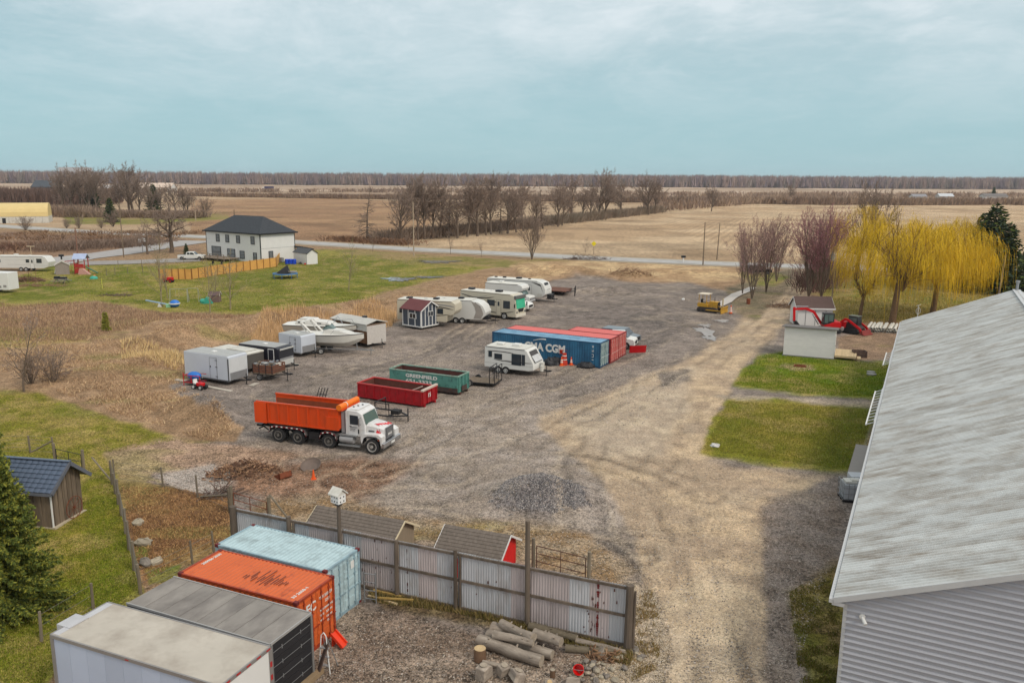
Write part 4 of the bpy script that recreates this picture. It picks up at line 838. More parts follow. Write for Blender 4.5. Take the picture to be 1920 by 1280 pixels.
# loose stones lying on the yard, real little pyramids
def stones(name, poly, n, s0, s1, cols, label, seed, pw=1.0, ring=None):
 rng = np.random.default_rng(seed); P = np.array(poly, float); x0, y0 = P.min(0); x1, y1 = P.max(0)
 px = rng.uniform(x0, x1, n * 4); py = y0 + (y1 - y0) * rng.random(n * 4) ** pw; k = sdist(px, py, poly) > 0; px = px[k][:n]; py = py[k][:n]
 c, s = math.cos(ROLL), math.sin(ROLL); X = px - 960; Y = py - 640; x = c * X + s * Y; y = -s * X + c * Y
 ct, st = math.cos(TILT), math.sin(TILT); kk = -CAM_H / (-st - y / FPX * ct); wx = x / FPX * kk; wy = (ct - y / FPX * st) * kk
 if ring: k = (np.abs(np.hypot(wx - ring[0], wy - ring[1]) - ring[2]) + (fbm(wx * .9, wy * .9, 4, 9) - .5) * 3.2) < ring[3]; wx = wx[k]; wy = wy[k]
 m = len(wx)
 wz = hz(wx, wy) - .005; r = rng.uniform(s0, s1, m) * rng.uniform(.5, 1.2, m); a0 = rng.uniform(0, 6.28, m); V = []
 for q in range(4):
  rr = r * rng.uniform(.6, 1.1, m); V.append(np.stack([wx + rr * np.cos(a0 + q * 1.57), wy + rr * np.sin(a0 + q * 1.57), wz], -1))
 V.append(np.stack([wx + r * .2, wy, wz + r * rng.uniform(.5, .9, m)], -1)); V = np.stack(V, 1).reshape(-1, 3)
 b = np.arange(m)[:, None, None] * 5; F = (b + np.array([[0, 1, 4], [1, 2, 4], [2, 3, 4], [3, 0, 4]])[None]).reshape(-1, 3)
 cc = np.array([lin(q) for q in cols]) * K; cv = np.repeat(cc[rng.integers(0, len(cols), m)] * rng.uniform(.7, 1.2, (m, 1)), 5, 0)
 o = np_mesh(name, V, F, BLADE, cols=cv); return tag(o, label, 'gravel', kind='stuff')
GRC = [(186, 176, 166), (136, 127, 119), (160, 150, 140), (116, 108, 102), (176, 162, 144)]
stones('gravel', [(560, 1290), (650, 1130), (860, 1180), (1190, 1240), (1180, 1100), (760, 990), (480, 935), (420, 870), (700, 850), (1000, 760), (1200, 800), (1320, 870), (1560, 900), (1560, 1060), (1480, 1290)], 30000, .02, .055, GRC, 'loose stones scattered over the near part of the yard', 3, .8)
stones('gravel', [(480, 800), (700, 700), (900, 640), (1200, 640), (1300, 700), (1200, 800), (1000, 780), (760, 860)], 14000, .04, .08, GRC, 'loose stones scattered over the middle of the yard', 4)
stones('gravel_pile', [(880, 930), (910, 898), (1000, 886), (1095, 895), (1126, 935), (1100, 972), (1000, 982), (915, 970)], 30000, .025, .06, [(122, 118, 118), (92, 90, 94), (142, 138, 138), (76, 74, 78), (172, 166, 162)], 'low dark grey gravel pile in the middle of the near yard', 5, ring=(at(1006, 931).x, at(1006, 931).y, 1.3, 1.35))
stones('gravel', [(1180, 1100), (1228, 1110), (1256, 1200), (1240, 1290), (1100, 1290), (1130, 1250), (1190, 1230)], 7000, .02, .045, [(206, 192, 172), (176, 162, 140), (140, 124, 100)], 'pale gravel verge at the end of the metal fence', 6)
stones('gravel', [(290, 890), (400, 870), (440, 905), (400, 930), (330, 915)], 6000, .025, .05, [(190, 182, 174), (150, 142, 136), (206, 198, 190)], 'whitish stones behind the bare pen', 7)
# ------------------------------------------------------------------ buildings
WHITE = M('white_paint', (234, 234, 232), rough=.45, var=.03, sc=.8)
OFFW = M('offwhite_paint', (214, 212, 204), rough=.5, var=.05, sc=1, c2=(188, 182, 170), f2=.25, s2=1.5)
BLACK = M('black_paint', (38, 38, 42), rough=.45, var=.1)
DARK = M('dark_rubber', (46, 46, 48), rough=.85, var=.15)
GLASS = glass_mat('window_glass', (52, 60, 68)); GLS2 = glass_mat('windscreen_glass', (84, 108, 106))
STEEL = M('steel', (158, 160, 162), rough=.45, metal=.4, var=.08)
RUST = M('rust', (128, 72, 50), rough=.9, var=.25, sc=6)
WOOD = M('weathered_wood', (132, 116, 98), rough=.9, var=.22, sc=4, stretch=(1, 1, .12), c2=(104, 92, 80), f2=.4, s2=5, rnd=.18)
LUMB = M('new_lumber', (206, 184, 146), rough=.8, var=.12, sc=3, rnd=.1)
CHROME = M('chrome', (190, 192, 196), rough=.25, metal=.8, var=.05)
def big_barn():
 He = 4.6; A = at(1563, 1120, He); B = at(1690, 603, He); u = (B - A); L = u.to_2d().length; yaw = math.atan2(u.y, u.x); w, r = 9.7, 3.95
 # local frame: x along the eave away from the camera, -y towards the ridge
 t = thing('long_barn', 'long steel clad farm building with weathered pale ribbed metal roof', 'building', (A.x, A.y, 0), yaw)
 RF = M('barn_roof_metal', (212, 214, 213), rough=.5, metal=.0, var=.08, sc=1.4, stretch=(1.3, .5, 1), c2=(166, 158, 148), f2=.38, s2=.8, soft=.13, rnd=.07)
 SD = M('barn_siding', (176, 178, 186), rough=.5, var=.05, sc=1.2, stretch=(1, 1, 4), rnd=.03); TR = M('barn_trim', (196, 198, 200), rough=.5, var=.04)
 oh = .0; sl = math.hypot(w, r); n = round(L / .914); pw = L / n
 for side in (1, -1):
  proto = None
  for i in range(n):
   if proto is None:
    m = MB(); p = pw / 4
    prof = []
    for k in range(4):
     x = k * p; prof += [(x, 0), (x + p * .56, 0), (x + p * .66, .06), (x + p * .86, .06), (x + p * .96, 0)]
    prof.append((pw, 0));
    lift = .012
    a = [(x, 0, d + lift) for x, d in prof]; b = [(x, -w * side, r + d + lift) for x, d in prof]; N = len(a)
    m.add(a + b, [(q, q + 1, N + q + 1, N + q) if side < 0 else (q, N + q, N + q + 1, q + 1) for q in range(N - 1)])
    proto = m.obj('roof_sheet', RF, t)
    proto.location = (0, 0 if side > 0 else -2 * w, He)
   else: inst(proto, 'roof_sheet', t, (i * pw, 0 if side > 0 else -2 * w, He))
 MB().prism([(0, He - .02), (-w, He + r - .02), (-2 * w, He - .02), (-2 * w, He - .10), (-w, He + r - .12), (0, He - .10)], .02, L - .02, axis='x').obj('roof_deck', TR, t)
 MB().bar((0, -w + .16, He + r + .02), (L, -w + .16, He + r + .02), .34, .03).bar((0, -w - .16, He + r + .02), (L, -w - .16, He + r + .02), .34, .03).obj('ridge_cap', TR, t)
 # walls set in 0.35 m under the eaves, .25 m under the rake
 e = .35
 MB().box(.25, -2 * w + e, 0, L - .25, -e, He - .12).obj('wall', SD, t)
 g = .25; gy0 = -e; gy1 = -2 * w + e; k = 0; z = 0.0; bh = .23
 while z < He + r - .35:
  zt = z + bh; hz_ = lambda q: min(w - e, max(0.05, (He + r - .16 - q) / r * w)) if q > He - .14 else w - e
  a0, a1 = hz_(z), hz_(zt)
  m = MB(); x0, x1 = g - .022, g - .018
  v = [(x0, -w - a0, z), (x0, -w + a0, z), (x1, -w + a1, zt), (x1, -w - a1, zt), (g, -w - a0, z), (g, -w + a0, z), (g, -w + a1, zt), (g, -w - a1, zt)]
  m.add(v, [(0, 3, 2, 1), (0, 1, 5, 4), (1, 2, 6, 5), (3, 0, 4, 7)]); m.prism([(g - .075, z + .012), (g - .02, z + .002), (g - .02, z + .085), (g - .045, z + .075)], -w - a0 + .02, -w + a0 - .02); m.obj('siding_board', SD, t); z = zt
 MB().prism([(-w, He + r - .14), (-e, He - .16), (-e, 0), (gy1, 0), (gy1, He - .16)], g + .002, g + .05, axis='x').obj('gable_wall', SD, t)
 for sgn in (1, -1):
  MB().bar((-.02, -w + sgn * w, He - .09), (-.02, -w, He + r - .09), .04, .2).obj('fascia', TR, t)
 MB().box(-.06, .02, He - .17, L, .14, He - .03).obj('gutter', TR, t)
 MB().box(g - .06, -e - .10, 0, g, -e + .02, He - .2).obj('corner_trim', TR, t)
 MB().box(-.02, -.36, He - .26, .24, .04, He - .13).obj('soffit_box', TR, t)
 # camera light on the gable
 m = MB(); m.cyl((g - .1, -.95, 4.05), (g - .04, -.95, 4.05), .10, n=12).cyl((g - .12, -.95, 4.05), (g - .3, -1.08, 3.9), .055, .07, n=10); m.obj('security_light', WHITE, t, smooth=False)
 m = MB(); m.cyl((L - .6, -w, He + r - .05), (L - .6, -w, He + r + .75), .13, n=10).cyl((L - .6, -w, He + r + .75), (L - .6, -w, He + r + .95), .19, n=10); m.obj('vent_pipe', STEEL, t)
 # rails that stick out below the eave
 for xa, xb in ((24.5, 33.5), (43.0, 48.5)):
  m = MB(); m.bar((xa, .16, He - .26), (xb, .16, He - .26), .10, .1).bar((xa, .62, He - .5), (xb, .62, He - .5), .08, .08)
  for k in range(int((xb - xa) / .8) + 1): m.bar((xa + k * .8, .1, He - .26), (xa + k * .8, .66, He - .5), .05)
  m.obj('snow_guard', WHITE, t)
 return t
big_barn()
def gable_box(t, L, W, H, r, wallm, roofm, trim, ov=.15, ridge='x', th=.05, boards=None, courses=0):
 """gabled box: ridge along x; roof slopes are children, wall is a child"""
 MB().prism([(0, 0), (W, 0), (W, H), (W / 2, H + r), (0, H)], 0, L, axis='x').obj('wall', wallm, t)
 k = ov / (W / 2)
 for s in (0, 1):
  y0, y1 = (-ov, W / 2) if s == 0 else (W + ov, W / 2); z0, z1 = H - r * k, H + r
  m = MB()
  if courses:
   for c in range(courses):
    a, b = c / courses, (c + 1) / courses
    ya, yb = y0 + (y1 - y0) * a, y0 + (y1 - y0) * b; za, zb = z0 + (z1 - z0) * a, z0 + (z1 - z0) * b
    m.prism([(ya, za + .01), (ya, za + .01 + th), (yb, zb + .01 + th * .35), (yb, zb + .01)], -ov, L + ov, axis='x')
  else: m.prism([(y0, z0 + .01), (y0, z0 + .01 + th), (y1, z1 + .01 + th), (y1, z1 + .01)], -ov, L + ov, axis='x')
  m.obj('roof', roofm, t)
 m = MB()
 for x in (-ov - .02, L + ov + .005):
  for s in (0, 1):
   y0 = -ov if s == 0 else W + ov; m.bar((x + .01, y0, H - r * k - .02), (x + .01, W / 2, H + r - .02), .03, .10)
 m.obj('rake_trim', trim, t)
def hip_house():
 # white two storey house: near corner, left and right ground corners
 Bq = at(487, 439, 6.4); yaw = R(-36); L = 20.3; H = 6.4; A = Vector((Bq.x - L * math.cos(yaw), Bq.y - L * math.sin(yaw), 0))
 t = thing('white_house', 'two storey white house with black hip roof and black framed windows', 'house', (A.x, A.y, 0), yaw)
 WL = M('house_white_cladding', (236, 236, 234), rough=.6, var=.04, sc=.8); RFM = M('black_shingle', (62, 66, 72), rough=.9, var=.2, sc=2.5)
 Wd = HOUSE_W
 MB().box(0, 0, 0, L, Wd, H).obj('wall', WL, t)
 o = .55; rz = 3.6; hl = Wd / 2 + o
 v = [(-o, -o, H), (L + o, -o, H), (L + o, Wd + o, H), (-o, Wd + o, H), (hl - o, Wd / 2, H + rz), (L + o - hl, Wd / 2, H + rz)]
 MB().add(v, [(0, 1, 5, 4), (1, 2, 5), (2, 3, 4, 5), (3, 0, 4), (0, 3, 2, 1)]).obj('roof', RFM, t)
 m = MB()
 for a, b in ((0, 1), (1, 2), (2, 3), (3, 0)): m.bar((v[a][0], v[a][1], H - .02), (v[b][0], v[b][1], H - .02), .12, .3)
 m.obj('fascia', BLACK, t)
 m = MB()
 for x, y in ((-.03, -.03), (L - .15, -.03), (L - .15, Wd - .15)): m.box(x, y, 0, x + .18, y + .18, H - .2)
 m.obj('corner_trim', BLACK, t)
 def win(x, z, w, h, face='s', name='window'):
  f = MB(); p = MB(); b = .12
  if face == 's':
   f.box(x - w / 2, -.10, z, x + w / 2, -.01, z + b).box(x - w / 2, -.10, z + h - b, x + w / 2, -.01, z + h).box(x - w / 2, -.10, z, x - w / 2 + b, -.01, z + h).box(x + w / 2 - b, -.10, z, x + w / 2, -.01, z + h).box(x - w / 2, -.09, z + h * .5, x + w / 2, -.01, z + h * .5 + .07)
   p.box(x - w / 2 + .05, -.05, z + .05, x + w / 2 - .05, -.004, z + h - .05)
  else:
   f.box(L + .01, x - w / 2, z, L + .1, x + w / 2, z + b).box(L + .01, x - w / 2, z + h - b, L + .1, x + w / 2, z + h).box(L + .01, x - w / 2, z, L + .1, x - w / 2 + b, z + h).box(L + .01, x + w / 2 - b, z, L + .1, x + w / 2, z + h)
   p.box(L + .004, x - w / 2 + .05, z + .05, L + .05, x + w / 2 - .05, z + h - .05)
  fo = f.obj(name, BLACK, t); p.obj('pane', M('house_glass', (120, 128, 134), rough=.15, spec=.9, var=.2, sc=.7), fo)
 for fx in (.23, .41, .61, .87): win(L * fx, 4.0, 1.35, 1.75)
 win(L * .19, .3, 3.6, 2.6, name='patio_door'); win(L * .47, .1, 2.9, 2.5, name='patio_door'); win(L * .67, .55, 1.7, 1.8); win(L * .9, 0., 1.3, 2.2, name='door')
 win(Wd * .28, .6, 1.2, 1.9, 'e')
 MB().box(L + .005, -.02, 3.1, L + .03, Wd, 3.16).obj('belt_trim', M('grey_trim', (170, 172, 174)), t)
 m = MB(); m.box(1.0, -4.2, .55, 12.5, -.1, .7)
 for x in (1.2, 4, 7, 10, 12.3):
  for y in (-4.1,): m.box(x, y, 0, x + .15, y + .15, 1.6)
 m.bar((1.2, -4.05, 1.6), (12.4, -4.05, 1.6), .08).bar((1.2, -4.05, 1.1), (12.4, -4.05, 1.1), .05); m.obj('deck', M('deck_wood', (142, 126, 112), rough=.9), t)
 # porch roof peeking past the right wall
 m = MB(); m.prism([(Wd - .3, 2.9), (Wd + 3.6, 2.3), (Wd + 3.6, 2.5), (Wd - .3, 3.3)], L - 3.5, L + 2.4, axis='x'); m.obj('porch_roof', RFM, t)
 m = MB()
 for y in (Wd + .3, Wd + 3.2): m.box(L + 1.9, y, 0, L + 2.1, y + .2, 2.4)
 m.obj('porch_post', WOOD, t)
 MB().box(4.6, Wd / 2 - .2, H + 1.5, 4.9, Wd / 2 + .1, H + 1.5).cyl((6.5, 3, H + 1.0), (6.5, 3, H + 2.0), .12, n=6).obj('roof_vent', BLACK, t)
 return t
HOUSE_W = 9.6
hip_house()
# small white shed by the house
def small_shed(name, A, B, W, H, r, label, wallm, roofm, trim, courses=0, ridge_across=False, ov=.15, loc=None):
 p, yaw, L = ab(A, B)
 t = thing(name, label, 'shed', p, yaw)
 gable_box(t, L, W, H, r, wallm, roofm, trim, ov=ov, courses=courses); return t, L
t, L = small_shed('garden_shed', (551, 492), (576, 496), 2.6, 2.4, .9, 'small white shed with grey roof standing beside the white house', WHITE, M('charcoal_shingle', (86, 88, 92), rough=.9), BLACK)
t.name = 'garden_shed'
def yellow_barn():
 A = at(-60, 420); B = at(92, 418); d = B - A; yaw = math.atan2(d.y, d.x); L = d.to_2d().length
 t = thing('quonset_barn', 'white walled barn with curved pale yellow roof at the left edge', 'barn', (A.x, A.y, 0), yaw)
 W = 14; MB().box(0, 0, 0, L, W, 2.7).obj('wall', OFFW, t)
 n = 12; P = [(W / 2 - (W / 2 + .1) * math.cos(math.pi * i / n), 2.65 + 5.3 * math.sin(math.pi * i / n) ** .8) for i in range(n + 1)]
 MB().prism(P, 1.2, L - .1, axis='x').obj('roof', M('yellow_roof', (224, 200, 140), rough=.7, var=.06, sc=.4), t)
 m = MB()
 for k in range(1, 12): x = L * k / 12; m.box(x, -.06, .1, x + .12, -.002, 2.6)
 m.obj('wall_rib', M('grey_rib', (180, 178, 172)), t)
 m = MB(); m.box(L * .42, -.08, 0, L * .42 + 1.2, -.01, 2.1); m.obj('door', BLACK, t)
yellow_barn()
def far_block(name, px, py, wpx, hpx, label, col, roofc, cat='building', W=14, gable=True):
 A = at(px, py); B = at(px + wpx, py + wpx * ROLL); d = B - A; L = d.to_2d().length; H = hpx * A.y / FPX
 t = thing(name, label, cat, (A.x, A.y, 0), math.atan2(d.y, d.x))
 wm_ = M('far_' + name, col, rough=.7, var=.05);
 if gable:
  MB().prism([(0, 0), (W, 0), (W, H * .55), (W / 2, H), (0, H * .55)], 0, L, axis='x').obj('wall', wm_, t)
  MB().prism([(-.5, H * .52), (W / 2, H + .05), (W + .5, H * .52), (W + .5, H * .58), (W / 2, H + .5), (-.5, H * .58)], -.5, L + .5, axis='x').obj('roof', M('roof_' + name + str(px), roofc, rough=.8), t)
 else:
  MB().box(0, 0, 0, L, W, H).obj('wall', wm_, t); MB().box(-.3, -.3, H, L + .3, W + .3, H + 1).obj('roof', M('roof_' + name + str(px), roofc, rough=.8), t)
 m = MB()
 k = max(2, int(L / 9))
 for i in range(k): x = L * (i + .5) / k; m.box(x - 1, -.1, H * .12, x + 1, -.01, H * .35)
 m.obj('window', GLASS, t); return t
far_block('far_barn', 190, 360, 40, 12, 'long low white barn glimpsed through the left grove', (226, 224, 220), (204, 204, 206))
far_block('far_barn', 252, 361, 68, 17, 'pale rusty roofed long barn glimpsed through the right of the grove', (220, 214, 204), (216, 196, 180), W=20)
far_block('farmhouse', 60, 366, 42, 26, 'dark roofed farmhouse hidden in the brown wood at left', (120, 112, 106), (78, 84, 92), 'house', W=18)
far_block('factory', 112, 340, 48, 25, 'big pale industrial block on the horizon above the left grove', (196, 196, 200), (176, 180, 188), gable=False, W=60)
far_block('far_house', 1712, 374, 26, 9, 'small pale farm shed far off, leftmost of the distant farmstead', (206, 206, 206), (150, 150, 156), 'house', W=10)
far_block('far_house', 1762, 374, 26, 10, 'white gabled shed in the middle of the distant farmstead', (232, 232, 232), (200, 204, 210), 'house', W=10)
far_block('far_house', 1846, 373, 44, 9, 'long low pale house right of the far evergreen', (206, 202, 196), (120, 116, 114), 'house', W=12)
def tile_hut():
 # gable faces right; near bottom corner and far bottom corner of the gable
 C0 = at(99, 990); C1 = at(156, 957); d = C1 - C0; W = d.to_2d().length; ga = math.atan2(d.y, d.x); yaw = ga - math.pi / 2
 H, r, L = 2.35, .95, 6.5
 p = C0 - Vector((math.cos(yaw), math.sin(yaw), 0)) * L
 t = thing('wooden_hut', 'grey board hut with blue grey metal tile roof behind the big conifer', 'shed', (p.x, p.y, 0), yaw)
 MB().prism([(.03, 0), (W - .03, 0), (W - .03, H), (W / 2, H + r), (.03, H)], .03, L - .03, axis='x').obj('wall', M('hut_core', (70, 62, 56)), t)
 n = 13; bw = W / n
 for i in range(n):
  a, b = i * bw + .012, (i + 1) * bw - .012; f = lambda y: H + r * (1 - abs(y - W / 2) / (W / 2)) - .02
  P = [(a, .02), (b, .02), (b, f(b))] + ([(W / 2, f(W / 2))] if a < W / 2 < b else []) + [(a, f(a))]
  MB().prism(P, L, L + .025 + (i % 2) * .02, axis='x').obj('board', WOOD, t)
 n = 26; bw = L / n; proto = MB().box(.01, -.03, .02, bw - .01, 0.02, H - .02).obj('board', WOOD, t)
 for i in range(1, n): inst(proto, 'board', t, (i * bw, -(i % 2) * .015, 0))
 MB().box(L + .02, -.02, 0, L + .08, .05, H - .2).obj('corner_pipe', WHITE, t)
 MB().box(-.1, -.05, -.1, L + .2, W + .05, .06).obj('sill_beam', M('pale_timber', (190, 178, 156), rough=.9), t)
 # tiles
 TL = M('blue_grey_tile', (92, 104, 124), rough=.38, metal=.2, var=.08, sc=3, rnd=.05)
 ov = .35; y0 = -ov; z0 = H - r * ov / (W / 2); sl = math.hypot(W / 2 + ov, r + r * ov / (W / 2)); ang = math.atan2(H + r - z0, W / 2 + ov)
 rows, cw = 7, .36; cl = (sl) / rows; ncol = int((L + .8) / cw); proto = None
 for side in (0, 1):
  for j in range(rows):
   for i in range(ncol):
    if proto is None:
     m = MB(); q = [];
     for k in range(7): tt = k / 6; q.append((tt * cw, .035 * math.sin(math.pi * tt) ** 1.0))
     a = [(x, 0, h + .05) for x, h in q]; b = [(x, cl, h + .008) for x, h in q]; c = [(x, 0, h + .012) for x, h in q]; N = 7
     m.add(a + b + c, [(k, k + 1, N + k + 1, N + k) for k in range(6)] + [(2 * N + k, 2 * N + k + 1, k + 1, k) for k in range(6)])
     proto = m.obj('roof_tile', TL, t); o = proto
    else: o = inst(proto, 'roof_tile', t)
    x = -.3 + i * cw; s = j * cl
    if side == 0: o.location = (x, y0 + math.cos(ang) * s, z0 + math.sin(ang) * s + .06); o.rotation_euler = (ang, 0, 0)
    else:
     if j < 4: bpy.data.objects.remove(o); continue
     o.location = (x + cw, W - (y0 + math.cos(ang) * s), z0 + math.sin(ang) * s + .06); o.rotation_euler = (ang, 0, math.pi)
 for s in (0, 1):
  ya = -ov if s == 0 else W + ov
  MB().prism([(ya, z0 - .02), (W / 2, H + r + .02), (W / 2, H + r + .07), (ya, z0 + .05)], -.28, L + .45, axis='x').obj('roof_deck', M('slate_trim', (104, 108, 118), rough=.5), t)
  MB().bar((L + .47, ya, z0 + .0), (L + .47, W / 2, H + r + .02), .05, .2).obj('barge_board', M('slate_trim', (104, 108, 118)), t)
 MB().bar((-.3, W / 2, H + r + .12), (L + .48, W / 2, H + r + .12), .22, .05).obj('ridge_cap', TL, t)
 MB().box(-.3, -ov - .05, z0 - .1, L + .46, -ov + .01, z0 + .06).obj('gutter', M('slate_trim', (104, 108, 118)), t)
 # wagon wheel leaning on the gable
 wv = thing('wagon_wheel', 'rusty spoked wagon wheel leaning against the wooden hut', 'wheel', t.matrix_basis @ Vector((L + .22, W * .62, .62)), yaw)
 m = MB(); N = 28; R0 = .62
 ring = [(0, R0 * math.cos(2 * math.pi * i / N), R0 * math.sin(2 * math.pi * i / N)) for i in range(N + 1)]; m.path(ring, .022, n=5); m.obj('rim', RUST, wv)
 for k in range(10): a = 2 * math.pi * k / 10; MB().cyl((0, 0, 0), (0, R0 * math.cos(a), R0 * math.sin(a)), .011, n=4).obj('spoke', RUST, wv)
 MB().cyl((-.06, 0, 0), (.06, 0, 0), .06, n=8).obj('hub', RUST, wv)
tile_hut()
def coop(ridgeA, ridgeB, Hr, L, W, name, label, roofc, gcol, trimc):
 A = at(*ridgeA, Hr); B = at(*ridgeB, Hr); d = B - A; yaw = math.atan2(d.y, d.x); L = d.to_2d().length
 n = Vector((-math.sin(yaw), math.cos(yaw), 0)); p = A - n * W / 2
 t = thing(name, label, 'shed', (p.x, p.y, 0), yaw); gm = M('gable_' + name + str(ridgeA[0]), gcol, rough=.7, stretch=(1, 6, 1))
 gable_box(t, L, W, Hr - .75, .75, gm, M('coop_shingle', roofc, rough=.95, var=.25, sc=4, stretch=(2, 1, 1), rnd=.02), M('trim_' + str(ridgeA[0]), trimc, rough=.6), ov=.22, courses=9, th=.035); return t
coop((601, 948), (752, 975), 2.0, 0, 2.6, 'goat_shed', 'low shed with brown shingle roof and cream gable trim behind the metal fence', (116, 106, 98), (150, 136, 116), (222, 208, 176))
coop((842, 984), (950, 1002), 2.0, 0, 2.6, 'goat_shed', 'low shingle roofed shed with bright red gable behind the metal fence', (118, 108, 100), (222, 30, 28), (228, 226, 224))
def mid_sheds():
 # near white shed: flat top edge, end wall right
 WS = M('white_lap', (236, 234, 232), rough=.55, var=.05, sc=1.5, rnd=.02); p, yaw, L = ab((1468, 666), (1562, 674)); H = 3.15; W = 4.4
 t = thing('white_shed', 'white clapboard shed on the lawn edge with a wooden step deck', 'shed', p, yaw)
 MB().prism([(.02, 0), (W, 0), (W, H - .5), (.02, H)], .02, L - .02, axis='x').obj('wall', WS, t)
 n = 15; bh = H / n
 for i in range(n):
  z = i * bh; MB().prism([(-.03, z + .004), (.02, z + .004), (.02, z + bh), (-.005, z + bh)], 0, L, axis='x').obj('siding_board', WS, t)
 m = MB(); m.prism([(-.3, H + .06), (-.3, H + .14), (W + .2, H - .42), (W + .2, H - .5)], -.3, L + .3, axis='x'); m.obj('roof', M('dark_roof_edge', (110, 106, 104), rough=.8), t)
 MB().box(L, -.05, 0, L + .06, .12, H).box(L, W - .12, 0, L + .06, W, H - .45).obj('corner_trim', WHITE, t)
 MB().box(-.1, -.06, -.05, L + .1, -.03, .12).obj('skirt', M('skirt_grey', (140, 138, 136)), t)
 d = MB().box(L + .01, 1.1, .3, L + .07, 2.1, 2.4).obj('door', M('door_white', (228, 228, 226)), t); MB().cyl((L + .07, 1.2, 1.3), (L + .13, 1.2, 1.3), .04, n=6).obj('handle', BLACK, d)
 MB().box(L + .01, 2.4, 1.2, L + .06, 3.0, 2.0).obj('window', GLASS, t)
 dk = thing('step_deck', 'pale timber step deck at the door of the white shed', 'deck', t.matrix_basis @ Vector((L + .1, .1, 0)), yaw)
 for i in range(14): MB().box(.0 + i * .155, 0, .42, .145 + i * .155, 3.9, .46).obj('plank', LUMB, dk)
 m = MB().box(0, .0, .26, 2.17, .05, .415).box(0, 3.85, .26, 2.17, 3.9, .415).box(2.12, .05, .26, 2.17, 3.85, .415)
 m.obj('joist', LUMB, dk)
 m = MB(); [m.box(x, y, 0, x + .1, y + .1, .26) for x in (0.05, 2.02) for y in (.06, 3.7)]; m.obj('leg', WOOD, dk)
 m = MB(); m.box(2.25, .2, .2, 2.6, 1.6, .25).box(2.25, .25, 0, 2.55, .33, .2).box(2.25, 1.45, 0, 2.55, 1.53, .2); m.obj('step', LUMB, dk)
 # back shed with brown roof
 p, yaw, L = ab((1499, 608), (1565, 610)); H = 2.1
 A = at(1497, 577, 2.4); Bq = at(1562, 578, 2.4); dd = Bq - A; yaw = math.atan2(dd.y, dd.x); L = dd.to_2d().length
 t = thing('white_shed', 'white shed with dark brown roof standing behind the red excavator', 'shed', (A.x, A.y, 0), yaw)
 gable_box(t, L, 3.6, 2.4, 1.25, WHITE, M('brown_shingle', (94, 76, 72), rough=.95, var=.1, sc=3), WHITE, ov=.25)
 m = MB(); m.box(L * .5, -.03, .1, L * .5 + .05, -.003, 2.2).box(L * .22, -.03, 2.15, L * .8, -.003, 2.22).box(L * .22, -.03, .1, L * .22 + .05, -.003, 2.15).box(L * .8, -.03, .1, L * .8 + .05, -.003, 2.15); m.obj('door_seam', M('grey_seam', (120, 122, 124)), t)
 MB().box(-.25, -.3, 2.22, L + .25, -.24, 2.4).obj('fascia', WHITE, t)
mid_sheds()
def mini_house():
 H = 2.35
 yaw = R(-38); L = 3.3; W = 3.2; A = corner(790, 619, yaw, L)
 DG = M('slate_blue_panel', (78, 86, 98), rough=.6, var=.06); t = thing('playhouse_shed', 'small dark blue grey shed with white battens and maroon roof on wheels', 'shed', (A.x, A.y, 0.0), yaw)
 MB().prism([(0, .35), (W, .35), (W, H + .2), (W / 2, H + 1.15), (0, H + .2)], 0, L, axis='x').obj('wall', DG, t)
 for s in (0, 1):
  y = -.25 if s == 0 else W + .25; MB().prism([(y, H + .08), (W / 2, H + 1.16), (W / 2, H + 1.24), (y, H + .16)], -.25, L + .25, axis='x').obj('roof', M('maroon_roof', (112, 64, 66), rough=.8, var=.1), t)
  MB().bar((L + .27, y, H + .05), (L + .27, W / 2, H + 1.14), .04, .14).obj('barge_board', WHITE, t)
 for x in (0, L * .3, L * .66, L - .12): MB().box(x, -.05, .35, x + .12, -.003, H + .1).obj('batten', WHITE, t)
 for y in (0, W * .2, W * .4, W * .6, W * .8, W - .12): MB().box(L + .003, y, .35, L + .05, y + .11, H + .2 + .95 * (1 - abs(y - W / 2) / (W / 2)) * .8).obj('batten', WHITE, t)
 MB().box(-.02, -.06, .3, L + .06, 0.0, .45).box(L, -.06, .3, L + .06, W, .45).obj('skirt', WHITE, t)
 f = MB().box(L * .38, -.09, 1.35, L * .76, -.01, 2.05).obj('window', WHITE, t); MB().box(L * .42, -.11, 1.42, L * .56, -.085, 1.98).box(L * .585, -.11, 1.42, L * .72, -.085, 1.98).obj('pane', GLASS, f)
 f = MB().box(L + .01, W * .36, 1.6, L + .09, W * .66, 2.25).obj('window', WHITE, t); MB().box(L + .085, W * .38, 1.66, L + .11, W * .5, 2.19).box(L + .085, W * .52, 1.66, L + .11, W * .64, 2.19).obj('pane', GLASS, f)
 for x in (L * .5,):
  for y in (.05, W - .25): MB().cyl((x, y, .22), (x, y + .2, .22), .22, n=12).obj('wheel', DARK, t)
mini_house()
